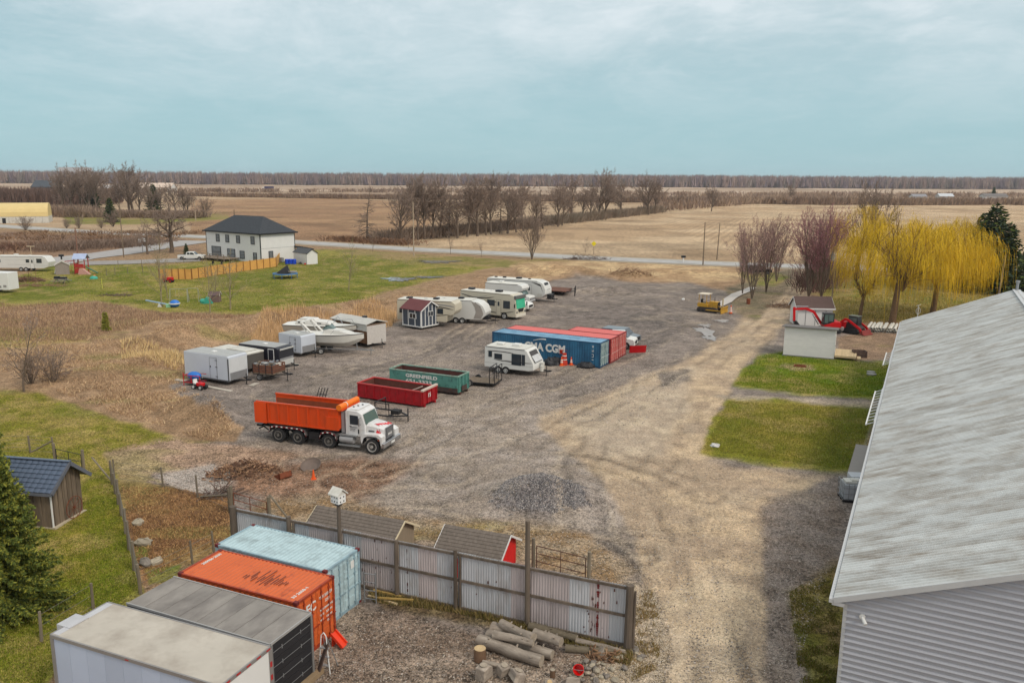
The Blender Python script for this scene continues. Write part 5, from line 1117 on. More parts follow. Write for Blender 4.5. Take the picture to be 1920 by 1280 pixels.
# ------------------------------------------------------------------ the corrugated sheet fence
def metal_fence():
 Hf = 2.75; A = at(438, 950, Hf); B = at(1183, 1097, Hf); d = B - A; L = d.to_2d().length; yaw = math.atan2(d.y, d.x)
 t = thing('metal_fence', 'tall weathered grey metal sheet fence between wooden posts', 'fence', (A.x, A.y, 0), yaw)
 MS = [M('fence_sheet_grey', (198, 201, 206), rough=.55, metal=.1, var=.08, sc=1.2, stretch=(1.2, 1, .25), c2=(168, 162, 160), f2=.28, s2=1.3, soft=.1, rnd=.06),
          M('fence_sheet_pink', (198, 188, 188), rough=.55, metal=.1, var=.08, sc=1.2, stretch=(1.2, 1, .25), c2=(168, 158, 156), f2=.3, s2=1.3, soft=.1, rnd=.06)]
 RU = M('old_rust', (92, 52, 44), rough=.95, var=.2, sc=4); PO = M('fence_post_wood', (116, 104, 92), rough=.95, var=.25, sc=3, stretch=(1, 1, .15), c2=(88, 78, 70), f2=.4)
 u = Vector((math.cos(yaw), math.sin(yaw), 0))
 def xat(px):   # distance along the fence whose top projects to px
  lo, hi = -1, L + 1
  for _ in range(40):
   m_ = (lo + hi) / 2; q = A + u * m_
   if prj(q.x, q.y, Hf)[0] < px: lo = m_
   else: hi = m_
  return lo
 pxs = [440, 545, 641, 745, 856, 992, 1183]; X = [xat(p) for p in pxs]
 tops = [.1, .15, 1.55, .02, .12, 2.05, .08]; rad = [.17, .12, .12, .10, .09, .11, .17]
 for i, (x, h, r_) in enumerate(zip(X, tops, rad)):
  if i == 2: continue
  m = MB(); m.cyl((x, -.14, -.1), (x + random.uniform(-.04, .04), -.14, Hf + h), r_ * 1.08, r_ * .92, n=10); m.obj('post', PO, t)
  if i in (1, 4, 6): MB().cyl((x + .2, -.10, -.1), (x + .22, -.10, Hf - .15), .06, .05, n=7).obj('brace_post', PO, t)
 rng = random.Random(3)
 for i in range(len(X) - 1):
  a, b = X[i] + .06, X[i + 1] - .02; n = max(1, round((b - a) / .86)); w = (b - a) / n; yy = 0
  for k in range(n):
   m = MB(); x0 = a + k * w; zt = Hf - rng.uniform(0, .06); z0 = rng.uniform(0, .08)
   m.corr((0, 0, z0), (1, 0, 0), (0, 0, zt - z0), (0, -1, 0), w + .03, .125, .022)
   o = m.obj('sheet', MS[0 if rng.random() < .66 else 1], t); o.location = (x0, .0 + (k % 2) * .006, 0)
   s_ = o.modifiers.new('s', 'SOLIDIFY'); s_.thickness = .004
  for z in (.0 + .12, 1.42, Hf - .12): MB().box(a, -.09, z - .055, b, -.027, z + .055).obj('rail', PO, t)
 # rust holes and stains
 m = MB()
 for i in range(60):
  x = rng.choice([X[3] * .97 + rng.gauss(-1, .5), X[3] + .5, X[5] + 2.9 + rng.gauss(0, .25), rng.uniform(X[1], X[6])]); z = rng.uniform(.2, Hf - .2); w = rng.uniform(.01, .035); h = rng.uniform(.03, .22)
  m.add([(x - w, -.030, z), (x + w, -.030, z + .02), (x + w * .6, -.030, z + h), (x - w * .8, -.030, z + h * .8)], [(0, 1, 2, 3)])
 m.obj('rust_mark', RU, t)['kind'] = 'stuff'
 x = X[5] + 3.05; m = MB()
 for k in range(26):
  z = .25 + k * .095; w = rng.uniform(.02, .07)
  if rng.random() < .8: m.add([(x - w, -.033, z), (x + w, -.033, z), (x + w * .8, -.033, z + .09), (x - w * .9, -.033, z + .09)], [(0, 1, 2, 3)])
 m.obj('red_rust_streak', M('red_rust', (122, 44, 44), rough=.95, var=.2), t)['kind'] = 'stuff'
 # birdhouse pole at the fence line
 q = A + u * X[2]; q.z = 0; q -= Vector((-u.y, u.x, 0)) * .2
 b = thing('birdhouse_pole', 'white martin birdhouse with little round holes on a wooden pole', 'birdhouse', q, yaw - .25)
 MB().cyl((0, 0, -.1), (0, 0, 4.0), .12, .09, n=9).obj('pole', PO, b)
 bx = MB().box(-.26, -.22, 4.12, .26, .22, 4.52).obj('house', WHITE, b)
 m = MB(); [m.cyl((x, -.235, z), (x, -.218, z), .035, n=8) for x in (-.17, 0, .17) for z in (4.22, 4.42)]; [m.cyl((.258, y, z), (.272, y, z), .035, n=8) for y in (-.1, .1) for z in (4.22, 4.42)]; m.obj('hole', BLACK, bx)
 m = MB(); m.prism([(-.32, 4.50), (0, 4.78), (.32, 4.50), (.32, 4.56), (0, 4.84), (-.32, 4.56)], -.33, .33, axis='x'); m.prism([(-.22, 4.52), (.22, 4.52), (0, 4.72)], -.26, .26, axis='x'); m.obj('roof', OFFW, b)
 MB().box(-.12, -.12, 3.98, .12, .12, 4.12).obj('bracket', BLACK, b)
 return X, A, u
metal_fence()
# ------------------------------------------------------------------ post and wire fences, gates
FP = M('grey_post', (128, 118, 102), rough=.95, var=.25, sc=3, stretch=(1, 1, .2), rnd=.12); WIRE = M('wire', (132, 128, 120), rough=.6, metal=.3)
def wire_fence(posts, label, h=1.3, r=.07, wires=5, lean=.06, mesh=False):
 P = [at(*p) for p in posts]; t = thing('wire_fence', label, 'fence', P[0], 0); c = P[0]
 for p in P:
  q = p - c; MB().cyl((q.x, q.y, -.1), (q.x + random.uniform(-lean, lean), q.y + random.uniform(-lean, lean), h * random.uniform(.92, 1.1)), r, r * .85, n=7).obj('post', FP, t)
 m = MB()
 for a, b in zip(P[:-1], P[1:]):
  for k in range(wires):
   z = h * (.12 + .82 * k / (wires - 1)); m.bar(a - c + Vector((0, 0, z)), b - c + Vector((0, 0, z)), .012)
  if mesh:
   n = int((b - a).length / .3)
   for k in range(n): q = (a - c).lerp(b - c, k / n); m.bar(q + Vector((0, 0, .08)), q + Vector((0, 0, h * .95)), .007)
 m.obj('wire', WIRE, t); return t
wire_fence([(211, 908), (217, 926), (222, 946), (228, 966), (236, 1000), (242, 1030), (252, 1070), (264, 1112)], 'post and wire fence between hut lawn and bare pen', 1.45, .085, 6, mesh=True)
wire_fence([(264, 1112), (362, 1062), (402, 1040)], 'wire fence crossing the small pen towards the light blue container', 1.25, .06, 4)
wire_fence([(215, 900), (306, 912), (371, 932), (430, 958)], 'wire fence along the back of the bare pen', 1.3, .06, 4)
wire_fence([(0, 850), (57, 848), (102, 852)], 'wire fence with grey posts behind the wooden hut', 1.3, .07, 5)
wire_fence([(78, 1200), (175, 1140)], 'two short posts with wire on the near lawn left of the trailers', 1.2, .07, 3)
def rail(name, a, za, b, zb, r, label, mat=FP):
 A = at(*a); B = at(*b); m = MB(); m.cyl((0, 0, za), (B.x - A.x, B.y - A.y, zb), r, n=7); return tag(m.obj(name, mat, loc=A), label, 'brace')
rail('fence_brace', (175, 885), 1.0, (209, 905), .15, .055, 'diagonal wooden brace at the top corner of the wire fence')
rail('fence_brace', (60, 852), .2, (100, 853), 1.0, .055, 'diagonal brace between two posts behind the hut roof')
rail('fence_brace', (376, 935), .15, (432, 958), 1.0, .055, 'diagonal brace left of the rusty gate')
rail('fence_brace', (508, 962), 1.1, (546, 985), .2, .055, 'diagonal brace right of the rusty gate')
def gate(A, B, h, label, mat, nv=2, nh=4, z0=.15):
 p, yaw, L = ab(A, B); t = thing('farm_gate', label, 'gate', p, yaw)
 for x in (-.1, L + .1): MB().cyl((x, 0, -.1), (x, 0, h + .35), .09, n=8).obj('post', FP, t)
 f = MB(); f.cyl((.08, 0, z0), (.08, 0, h), .025, n=6).cyl((L - .08, 0, z0), (L - .08, 0, h), .025, n=6)
 for k in range(1, nv): f.cyl((L * k / nv, 0, z0), (L * k / nv, 0, h), .02, n=6)
 f.obj('upright', mat, t); m = MB()
 for k in range(nh): z = z0 + (h - z0) * k / (nh - 1); m.cyl((.08, 0, z), (L - .08, 0, z), .022, n=6)
 m.obj('bar', mat, t); return t
gate((438, 965), (504, 985), 1.35, 'rusty tube gate left of the bird house pole', RUST)
gate((1003, 1070), (1100, 1096), 1.35, 'rusty brown tube gate at the right of the goat sheds', M('brown_rust', (96, 62, 52), rough=.9))
gate((106, 872), (156, 884), 1.15, 'dark tube gate behind the wooden hut roof', BLACK, 2, 3)
def wooden_fence():
 pts = [(299, 536), (360, 524), (430, 512), (518, 500)]; P = [at(*p) for p in pts]; c = P[0]
 t = thing('board_fence', 'new orange brown wooden privacy fence in front of the white house', 'fence', c, 0); CW = M('cedar_board', (218, 164, 88), rough=.75, var=.12, sc=1.5, rnd=.08); CD = M('cedar_post', (150, 104, 52), rough=.8)
 h = 1.95
 P[0] = at(299, 524); P[-1] = at(518, 500)
 for a, b, n in ((P[0], P[1], 5), (P[1], P[2], 6), (P[2], P[3], 7)):
  d = b - a; yaw = math.atan2(d.y, d.x); w = d.length / n
  for i in range(n):
   q = a.lerp(b, i / n); m = MB(); m.box(.08, -.03, .05, w - .08, .03, h - .1).box(.05, -.05, h - .1, w - .05, .05, h)
   o = m.obj('panel', CW, t); o.location = q - c; o.rotation_euler = (0, 0, yaw)
   o = MB().box(-.08, -.10, 0, .08, .08, h + .1).obj('post', CD, t); o.location = q - c; o.rotation_euler = (0, 0, yaw)
 q = P[-1]; MB().box(-.08, -.08, 0, .08, .08, h + .1).obj('post', CD, t).location = q - c
 # return side
 d = Vector((at(518, 500) - c)); e = at(526, 488)
 MB().bar(P[-1] - c + Vector((0, 0, h / 2)), e - c + Vector((0, 0, h / 2)), .05, h).obj('return_panel', CW, t)
wooden_fence()
wire_fence([(200, 517), (216, 516), (240, 514), (268, 512), (299, 512)], 'black chain link fence on the meadow left of the board fence', 1.5, .06, 3, 0).name = 'chain_link_fence'
wire_fence([(200, 517), (222, 502), (266, 500), (345, 494), (380, 494)], 'black chain link fence along the grey drive', 1.5, .06, 3, 0).name = 'chain_link_fence'
# ------------------------------------------------------------------ poles
def pole(px, py, h, label, r=.16, cross=None, trans=None, lean=0, mat=None, cat='utility pole'):
 t = thing('utility_pole', label, cat, at(px, py), 0)
 MB().cyl((0, 0, -.1), (lean * h, 0, h), r, r * .65, n=8).obj('shaft', mat or WOOD, t)
 if cross: MB().box(-cross / 2 + lean * h, -.08, h - .6, cross / 2 + lean * h, .08, h - .42).obj('crossarm', mat or WOOD, t)
 if trans:
  m = MB(); z = h * trans; m.cyl((-.42, -.1, z - .55), (-.42, -.1, z + .55), .34, n=12).cyl((-.42, -.1, z + .55), (-.42, -.1, z + .68), .2, n=8).cyl((-.55, -.1, z + .6), (-.55, -.1, z + .85), .04, n=5).cyl((-.3, -.1, z + .6), (-.3, -.1, z + .85), .04, n=5); m.obj('transformer', STEEL, t)
  MB().box(-.2, -.06, z - .2, 0, .06, z + .2).obj('bracket', BLACK, t)
 return t
pole(776, 480, 13.2, 'tall wooden power pole beside the road in front of the hedgerow', mat=M('pale_pole', (176, 160, 140), rough=.9))
pole(1318, 497, 9.6, 'dark power pole on the near side of the road above the yard', .15)
pole(1344, 487, 8.6, 'slanting power pole across the road', .14, lean=.03)
pole(1560, 560, 8.2, 'slim power pole carrying a grey transformer beside the purple maples', .11, trans=.82)
pole(147, 492, 7.6, 'wooden pole beside the grey drive near the playset', .16, mat=M('brown_pole', (136, 100, 84), rough=.9))
pole(232, 482, 13.5, 'tall dark pole by the fork of the side road', .14)
pole(300, 474, 9.0, 'thin pole between the two roadside trees', .12)
pole(367, 414, 8.5, 'pale wooden pole with a cross arm in the field left of the house roof', .2, cross=5.0, mat=M('pale_pole', (176, 160, 140)))
pole(1868, 575, 8.0, 'leaning grey pole in front of the tallest spruce', .16, lean=.06)
pole(440, 415, 5, 'short dark post in the brown field above the house roof', .3)
# ------------------------------------------------------------------ containers
def container(label, A, yaw, L, mside, mroof, mframe, mdoor, W=2.44, H=2.59, caps=None, name='shipping_container', bars=None):
 t = thing(name, label, 'container', (A.x, A.y, 0), yaw, 'shipping containers')
 m = MB(); m.corr((.12, .03, .16), (1, 0, 0), (0, 0, H - .28), (0, -1, 0), L - .24, .28, .03); m.obj('side_wall', mside, t)
 m = MB(); m.corr((.12, W - .03, .16), (1, 0, 0), (0, 0, H - .28), (0, 1, 0), L - .24, .28, .03); m.obj('side_wall', mside, t)
 m = MB(); m.corr((.0 + .03, .12, .16), (0, 1, 0), (0, 0, H - .28), (-1, 0, 0), W - .24, .25, .03); m.obj('end_wall', mside, t)
 m = MB(); m.corr((.10, .06, H - .035), (1, 0, 0), (0, W - .12, 0), (0, 0, 1), L - .2, .21 if L < 8 else .26, .022); m.obj('roof', mroof, t)
 for x in (0, L - .14):
  for y in (0, W - .12): MB().box(x, y, .0, x + .14, y + .12, H - .12).obj('corner_post', mframe, t)
 m = MB()
 for y in (0, W - .08): m.box(.15, y, H - .10, L - .15, y + .08, H - .01).box(.15, y, .0, L - .15, y + .08, .16)
 for x in (0, L - .10): m.box(x, .13, H - .12, x + .1, W - .13, H - .015).box(x, .13, 0, x + .1, W - .13, .16)
 m.obj('frame_rail', mframe, t)
 for x in (-.01, L - .17):
  for y in (-.01, W - .15):
   MB().box(x, y, H - .125, x + .18, y + .16, H + .005).obj('corner_casting', caps or mframe, t); MB().box(x, y, -.005, x + .18, y + .16, .115).obj('corner_casting', caps or mframe, t)
 for k in (0, 1):
  y0 = .13 + k * (W / 2 - .12); y1 = y0 + W / 2 - .14; m = MB(); m.box(L - .06, y0, .16, L - .02, y1, H - .13)
  for j in range(5): z = .3 + j * (H - .55) / 4.6; m.box(L - .025, y0 + .06, z, L + .005, y1 - .06, z + .30)
  d = m.obj('door', mdoor, t)
  for q in (.26, .72):
   y = y0 + (y1 - y0) * q; m = MB(); m.cyl((L + .03, y, .12), (L + .03, y, H - .1), .022, n=6); [m.box(L, y - .05, z, L + .05, y + .05, z + .1) for z in (.2, .9, 1.6, 2.25)]; m.box(L + .03, y, 1.0, L + .06, y + .4, 1.04); m.obj('lock_bar', bars or mframe, d)
  m = MB(); [m.box(L - .01, (y0 - .08) if k == 0 else (y1 - .02), z, L + .03, (y0 + .02) if k == 0 else (y1 + .08), z + .12) for z in (.35, 1.0, 1.6, 2.2)]; m.obj('hinge', mframe, d)
 MB().box(.1, .1, .1, L - .12, W - .1, H - .06).obj('core', mside, t)
 return t
ORA = M('container_orange', (216, 104, 52), rough=.5, var=.08, sc=1.2, c2=(176, 80, 42), f2=.22, s2=1.6, soft=.08); ORD = M('container_orange_dark', (168, 66, 36), rough=.55, var=.12, sc=2, c2=(110, 48, 36), f2=.3, s2=3)
LB = M('container_pale_blue', (184, 208, 214), rough=.5, var=.07, sc=1, c2=(150, 168, 172), f2=.3, s2=1.8); LBD = M('container_blue_steel', (150, 178, 190), rough=.55, var=.1, sc=2, c2=(120, 132, 140), f2=.3, s2=3)
MAR = M('maroon_steel', (110, 40, 40), rough=.7, var=.15)
CB = M('container_blue', (46, 104, 140), rough=.5, var=.08, sc=.8, c2=(38, 84, 118), f2=.4, s2=.9); CBR = M('container_blue_roof', (128, 172, 202), rough=.5, var=.1, sc=.9, c2=(84, 132, 166), f2=.45, s2=.7)
CR = M('container_red', (184, 62, 58), rough=.55, var=.1, sc=1.5, c2=(150, 50, 50), f2=.4, s2=2); CRR = M('container_red_roof', (216, 106, 100), rough=.55, var=.06, sc=1)
WT = M('letter_white', (232, 232, 228), rough=.6, var=.05, rnd=0)
def top_line(a, b, z): A = at(*a, z); B = at(*b, z); d = B - A; return A, math.atan2(d.y, d.x), d.to_2d().length
A, yaw, L = top_line((333.5, 1073), (557.6, 1130.5), 2.59)
t = container('orange shipping container with a scorched dark patch on its roof', A, yaw, 6.06, ORA, ORA, ORD, ORA, caps=MAR)
m = MB(); rng = random.Random(4)
for i in range(17):
 x = 2.7 + i * .125 + rng.uniform(-.03, .03); a = .55 + rng.uniform(0, .35) + abs(i - 8) * .03; b = a + rng.uniform(.4, 1.2) * (1 - abs(i - 8) / 11)
 b = min(b, 2.0); m.add([(x, a, 2.585), (x + .055, a - .05, 2.585), (x + .075, b, 2.585), (x + .012, b + .08, 2.585)], [(0, 1, 2, 3)])
m.obj('scorch_mark', M('scorch', (122, 66, 52), rough=.9, var=.35, sc=8), t)
Wc, Hc = 2.44, 2.59
text_mesh('33 2650-1', .2, 'lettering', WT, t, face_mx((5.72, .25, 2.584), (0, 1, 0), (-1, 0, 0)), width=.95, bold=.004)
text_mesh('200986 2030', .2, 'lettering', WT, t, face_mx((.42, 1.0, 2.584), (0, 1, 0), (-1, 0, 0)), width=1.1, bold=.004)
text_mesh('FC', .55, 'lettering', WT, t, face_mx((6.075, .52, 1.78), (0, 1, 0), (0, 0, 1)), bold=.012)
for s, y, z, h in (('TEX', 1.37, 2.02, .17), ('205029', 1.72, 2.02, .17), ('22G1', 1.75, 1.78, .16), ('MAX GR', 1.40, 1.5, .11), ('30480 KG', 1.8, 1.5, .11), ('TARE', 1.40, 1.28, .11), ('2220 KG', 1.8, 1.28, .11), ('NET', 1.4, 1.06, .11), ('CU.CAP', 1.8, 1.06, .11), ('33.1', 1.85, .86, .13)):
 text_mesh(s, h, 'lettering', WT, t, face_mx((6.075, y, z), (0, 1, 0), (0, 0, 1)), bold=.003)
A, yaw, L = top_line((403, 1019.7), (612.8, 1071.4), 2.59)
t = container('pale blue shipping container with maroon corner castings, next to the metal fence', A, yaw, 6.06, LB, LB, LBD, LB, caps=MAR)
MB().box(6.065, 1.75, 1.9, 6.075, 2.05, 2.25).obj('sticker', WT, t)
A, yaw, L = top_line((922.8, 621.7), (1125.8, 643), 2.59)
cma = container('long blue CMA CGM shipping container behind the small white camper', A, yaw, L, CB, CBR, M('container_blue_dark', (34, 78, 112), rough=.6, var=.1), M('container_pale_door', (148, 172, 172), rough=.6, var=.15, c2=(70, 104, 120), f2=.4, s2=3), bars=M('bar_blue', (200, 212, 212)))
text_mesh('CMA CGM', 1.12, 'lettering', WT, cma, face_mx((L * .315, -.02, 1.12), (1, 0, 0), (0, 0, 1)), width=L * .375, bold=.05)
m = MB(); pts = [(L * (.395 + .12 * k / 12), -.015, 2.06 + .36 * math.sin(math.pi * (.05 + .5 * k / 12))) for k in range(13)]
for k in range(12):
 w = .02 + .1 * k / 12; m.add([(pts[k][0], -.012, pts[k][2] - w), (pts[k + 1][0], -.012, pts[k + 1][2] - w - .008), (pts[k + 1][0], -.012, pts[k + 1][2] + .02), (pts[k][0], -.012, pts[k][2] + .02)], [(0, 1, 2, 3)])
m.obj('swoosh', WT, cma)
text_mesh('I U S 4', .3, 'lettering', WT, cma, face_mx((L * .945, -.02, .75), (0, 0, 1), (-1, 0, 0)), width=1.5)
n = Vector((-math.sin(yaw), math.cos(yaw), 0)); u = Vector((math.cos(yaw), math.sin(yaw), 0))
A2, yaw2, L2 = top_line((946, 616), (1140, 635), 2.59)
container('long red shipping container directly behind the blue one', A + n * 2.52 + u * .25, yaw, L - .1, CR, CRR, M('container_red_dark', (140, 44, 44), rough=.6), M('red_door', (196, 84, 78), rough=.6, var=.2, c2=(210, 150, 140), f2=.25, s2=4), bars=M('bar_pale', (220, 176, 168)))
A3 = at(1156, 627.5, 2.59); container('short red shipping container, hindmost of the red pair', A3 - u * 5.7 + n * .1, yaw, 5.9, CR, CRR, M('container_red_dark', (140, 44, 44)), M('red_door', (196, 84, 78)), bars=M('bar_pale', (220, 176, 168)))
# ------------------------------------------------------------------ truck bodies in the foreground
def tyre(t, x, y, z, r, w, side, name='wheel', rim=None, rimr=.55, hub=True):
 """wheel with its axle along y; side -1 faces the camera side"""
 m = MB(); y0, y1 = (y, y + w); m.lathe((x, y0, z), [(r * .62, 0), (r * .93, 0), (r, w * .15), (r, w * .85), (r * .93, w), (r * .62, w)], n=22, axis='y')
 o = m.obj(name, DARK, t, smooth=False); yy = y0 - .004 if side < 0 else y1 + .004; s = -1 if side < 0 else 1
 m = MB(); m.lathe((x, y0 if side < 0 else y1, z), [(r * rimr * 1.14, -.006 * -s * -1 if False else 0), (r * rimr * 1.14, s * .02), (r * rimr, s * .02), (r * rimr * .8, -s * .04), (r * .2, -s * .03), (r * .18, s * .05), (.01, s * .05)], n=18, axis='y'); m.obj('rim', rim or WHITE, o); return o
A, yaw, L = top_line((238, 1129.5), (506, 1207), 2.6)
t = thing('truck_box', 'grey roofed truck box with a dark slatted end between the orange and white ones', 'truck box', (A.x, A.y, 0), yaw)
GRF = M('grey_membrane', (150, 144, 138), rough=.8, var=.14, sc=1.4, c2=(122, 116, 112), f2=.4, s2=.9, stretch=(1, .5, 1)); W2 = 2.3
MB().box(0, 0, .0, L, W2, 2.55).obj('wall', M('box_dark', (84, 82, 84), rough=.6), t)
n_ = 8
for i in range(n_):
 a, b = L * i / n_, L * (i + 1) / n_; MB().box(a + .012, 0, 2.552, b - .012, W2, 2.598).obj('roof_panel', GRF, t)
m = MB(); m.bar((0, -.02, 2.585), (L, -.02, 2.585), .05, .09).bar((0, W2 + .02, 2.585), (L, W2 + .02, 2.585), .05, .09).bar((L + .02, 0, 2.585), (L + .02, W2, 2.585), .05, .09); m.obj('edge_trim', M('galv', (176, 174, 172), rough=.5, metal=.2), t)
BS = M('black_slat', (44, 44, 48), rough=.5, var=.1)
for i in range(8): z = .2 + i * .29; MB().box(L, .08, z, L + .035, W2 - .1, z + .27).obj('slat', BS, t)
m = MB(); [m.box(L + .035, .1, .47 + i * .58, L + .045, W2 - .12, .485 + i * .58) for i in range(4)]; [m.box(L + .04, y, .4 + i * .58, L + .055, y + .03, .56 + i * .58) for y in (.55, 1.6) for i in range(4)]; m.obj('seam_strip', STEEL, t)
[MB().box(L, y, 0, L + .06, y + .1, 2.55).obj('end_post', M('galv_dark', (128, 126, 124)), t) for y in (W2 - .08, -.03)]
MB().box(L + .03, .3, 0.0, L + .28, W2 + .3, .18).obj('sill_timber', M('old_timber', (150, 128, 100), rough=.9, var=.2), t)
A, yaw, L = top_line((96, 1188), (412, 1284), 2.75); W1_ = 2.42
t = thing('truck_box', 'big white truck box with a beige roof in the lower left corner', 'truck box', (A.x, A.y, 0), yaw)
WB = M('truck_white_side_shaded', (186, 198, 220), rough=.4, var=.04, sc=.5); n_ = 9  # white side tinted blue grey: its shade is put into the colour
for i in range(n_): MB().box(L * i / n_ + .004, 0, .0, L * (i + 1) / n_ - .004, .02, 2.62).obj('side_panel', WB, t)
MB().box(0.01, .022, 0, L - .01, W1_, 2.66).obj('wall', WB, t)
MB().box(-.01, .0, 2.668, L, W1_, 2.745).obj('roof', M('beige_roof', (200, 192, 180), rough=.7, var=.07, sc=.9, c2=(176, 166, 154), f2=.4, s2=.7), t)
AL = M('aluminium_rail', (150, 146, 144), rough=.45, metal=.3, var=.08)
m = MB(); m.bar((-.02, -.02, 2.69), (L, -.02, 2.69), .06, .13).bar((-.02, W1_ + .02, 2.69), (L, W1_ + .02, 2.69), .06, .13).bar((-.03, 0, 2.69), (-.03, W1_, 2.69), .06, .13).box(-.04, -.04, 0, .1, .0, 2.64).bar((L + .03, 0, 2.69), (L + .03, W1_, 2.69), .06, .13).box(L - .05, W1_ - .1, 0, L + .07, W1_ + .05, 2.64).box(L - .05, -.05, 0, L + .07, .08, 2.64); m.obj('rail', AL, t)
MB().box(L, .08, .1, L + .04, W1_ - .1, 2.6).obj('door', WHITE, t)
RR = M('red_reflector', (186, 44, 48), rough=.4)
m = MB(); [m.box(L + .061, .2 + i * .5, 2.66, L + .068, .4 + i * .5, 2.72) for i in range(5)]; [m.box(L + .071, W1_ - .08, .5 + i * .5, L + .078, W1_ + .02, .7 + i * .5) for i in range(4)]; m.box(L * .47, -.058, 2.66, L * .49, -.052, 2.7); m.obj('reflector', RR, t)
MB().box(-.35, .5, 2.40, .3, 1.3, 2.79).box(.02, .05, 2.746, .3, W1_ - .05, 2.76).obj('roof_patch', M('patch_grey', (196, 196, 200), rough=.5), t)
# ------------------------------------------------------------------ roll-off bins
def rolloff(label, nl, nr, fr, z, mats, name, H=None, skew=0, ribs=9, lettering=None, lower=None):
 A, yaw, L = top_line(nl, nr, z); B = at(*nr, z); C = at(*fr, z); W = (C - B).length
 t = thing(name, label, 'skip', (A.x, A.y, 0), yaw); out, inn, trim = mats; W = min(max(W, 2.1), 2.6); f = .1
 MB().box(.04, .04, .22, L - .04, W - .04, .30).obj('floor', inn, t)
 for nm, y0, y1 in (('near_wall', .03, .09), ('far_wall', W - .09, W - .03)):
  m = MB(); m.box(0.03, y0, .22, L - .03, y1, z - .08); m.obj('wall', out, t);
  MB().box(.1, y0 + .062 if y0 < 1 else y0 - .004, .3, L - .1, y0 + .066 if y0 < 1 else y0, z - .1).obj('wall_lining', inn, t)
 for x0 in (.02, L - .09):
  MB().box(x0, .09, .22, x0 + .06, W - .09, z - .08).obj('end_wall', out, t); MB().box(x0 + (.062 if x0 < 1 else -.004), .1, .3, x0 + (.066 if x0 < 1 else 0), W - .1, z - .1).obj('wall_lining', inn, t)
 m = MB(); m.box(-.02, -.03, z - .1, L + .02, .12, z).box(-.02, W - .12, z - .1, L + .02, W + .03, z).box(-.02, .12, z - .1, .1, W - .12, z).box(L - .1, .12, z - .1, L + .02, W - .12, z); m.obj('top_rail', trim, t)
 for i in range(ribs): x = .05 + (L - .16) * i / (ribs - 1); MB().box(x, -.045, .24, x + .09, .028, z - .1).obj('rib', out, t)
 for i in range(4): y = .1 + (W - .3) * i / 3; MB().box(L - .03, y, .24, L + .05, y + .1, z - .1).obj('rib', out, t)
 MB().box(.02, .3, 0.02, L + .05, .5, .22).box(.02, W - .5, .02, L + .05, W - .3, .22).obj('skid', lower or out, t)
 MB().box(0.0, -.04, .18, L, .0, .28).obj('bottom_rail', lower or out, t)
 return t, L, W
RB = M('bin_red', (168, 24, 34), rough=.45, var=.1, sc=2, c2=(130, 20, 28), f2=.3, s2=2.5); RI = M('bin_rust_inside', (106, 66, 56), rough=.9, var=.2, sc=3)
t, L, W = rolloff('open red roll-off bin with a plank and a pipe laid across it', (669.5, 716.6), (791, 734), (819.4, 722), 1.42, (RB, RI, M('bin_red_rail', (196, 60, 58), rough=.5)), 'red_bin')
text_mesh('15', .5, 'lettering', WT, t, face_mx((L + .06, W * .33, .75), (0, 1, 0), (0, 0, 1)), bold=.01)
red = t
def stick(name, a, za, b, zb, w, h, label, mat, cat):
 A = at(*a, za); B = at(*b, zb); m = MB(); A0 = A.copy(); m.bar((0, 0, 0), B - A, w, h); return tag(m.obj(name, mat, loc=A0), label, cat)
stick('plank', (791, 733), 1.48, (819, 720), 1.50, .22, .14, 'pale beam resting across the right end of the red bin', M('pale_beam', (214, 196, 184), rough=.8), 'beam')
stick('long_pole', (730, 747), .1, (792, 724), 1.5, .08, .08, 'thin white pole leaning from the ground over the red bin side', M('pale_beam', (214, 196, 184)), 'pole')
GB = M('bin_green', (86, 142, 132), rough=.5, var=.12, sc=2, c2=(64, 108, 102), f2=.3, s2=3, soft=.06); GI = M('bin_brown_inside', (96, 58, 54), rough=.9, var=.15, sc=2); BL = M('bin_lower', (74, 66, 64), rough=.8, var=.15, c2=(120, 70, 48), f2=.3, s2=3)
t, L, W = rolloff('open faded green roll-off bin lettered GREENFIELD with a phone number', (729.7, 690.3), (858.8, 705.6), (880.6, 698), 1.74, (GB, GI, M('bin_green_rail', (128, 162, 148), rough=.6, var=.15, c2=(120, 96, 80), f2=.3, s2=5)), 'green_bin', ribs=4, lower=BL)
MB().box(.06, -.06, .24, L - .02, -.046, .62).obj('lower_panel', BL, t)
MB().box(.1, -.050, .64, L - .1, -.038, 1.6).obj('sign_panel', GB, t)
text_mesh('GREENFIELD', .42, 'lettering', WT, t, face_mx((L * .25, -.062, 1.18), (1, 0, 0), (0, 0, 1)), width=L * .46, bold=.014); text_mesh('651-3333', .42, 'lettering', WT, t, face_mx((L * .25, -.062, .70), (1, 0, 0), (0, 0, 1)), width=L * .38, bold=.014)
MB().box(L + .03, W * .28, .3, L + .08, W * .72, .75).obj('door_plate', BL, t)
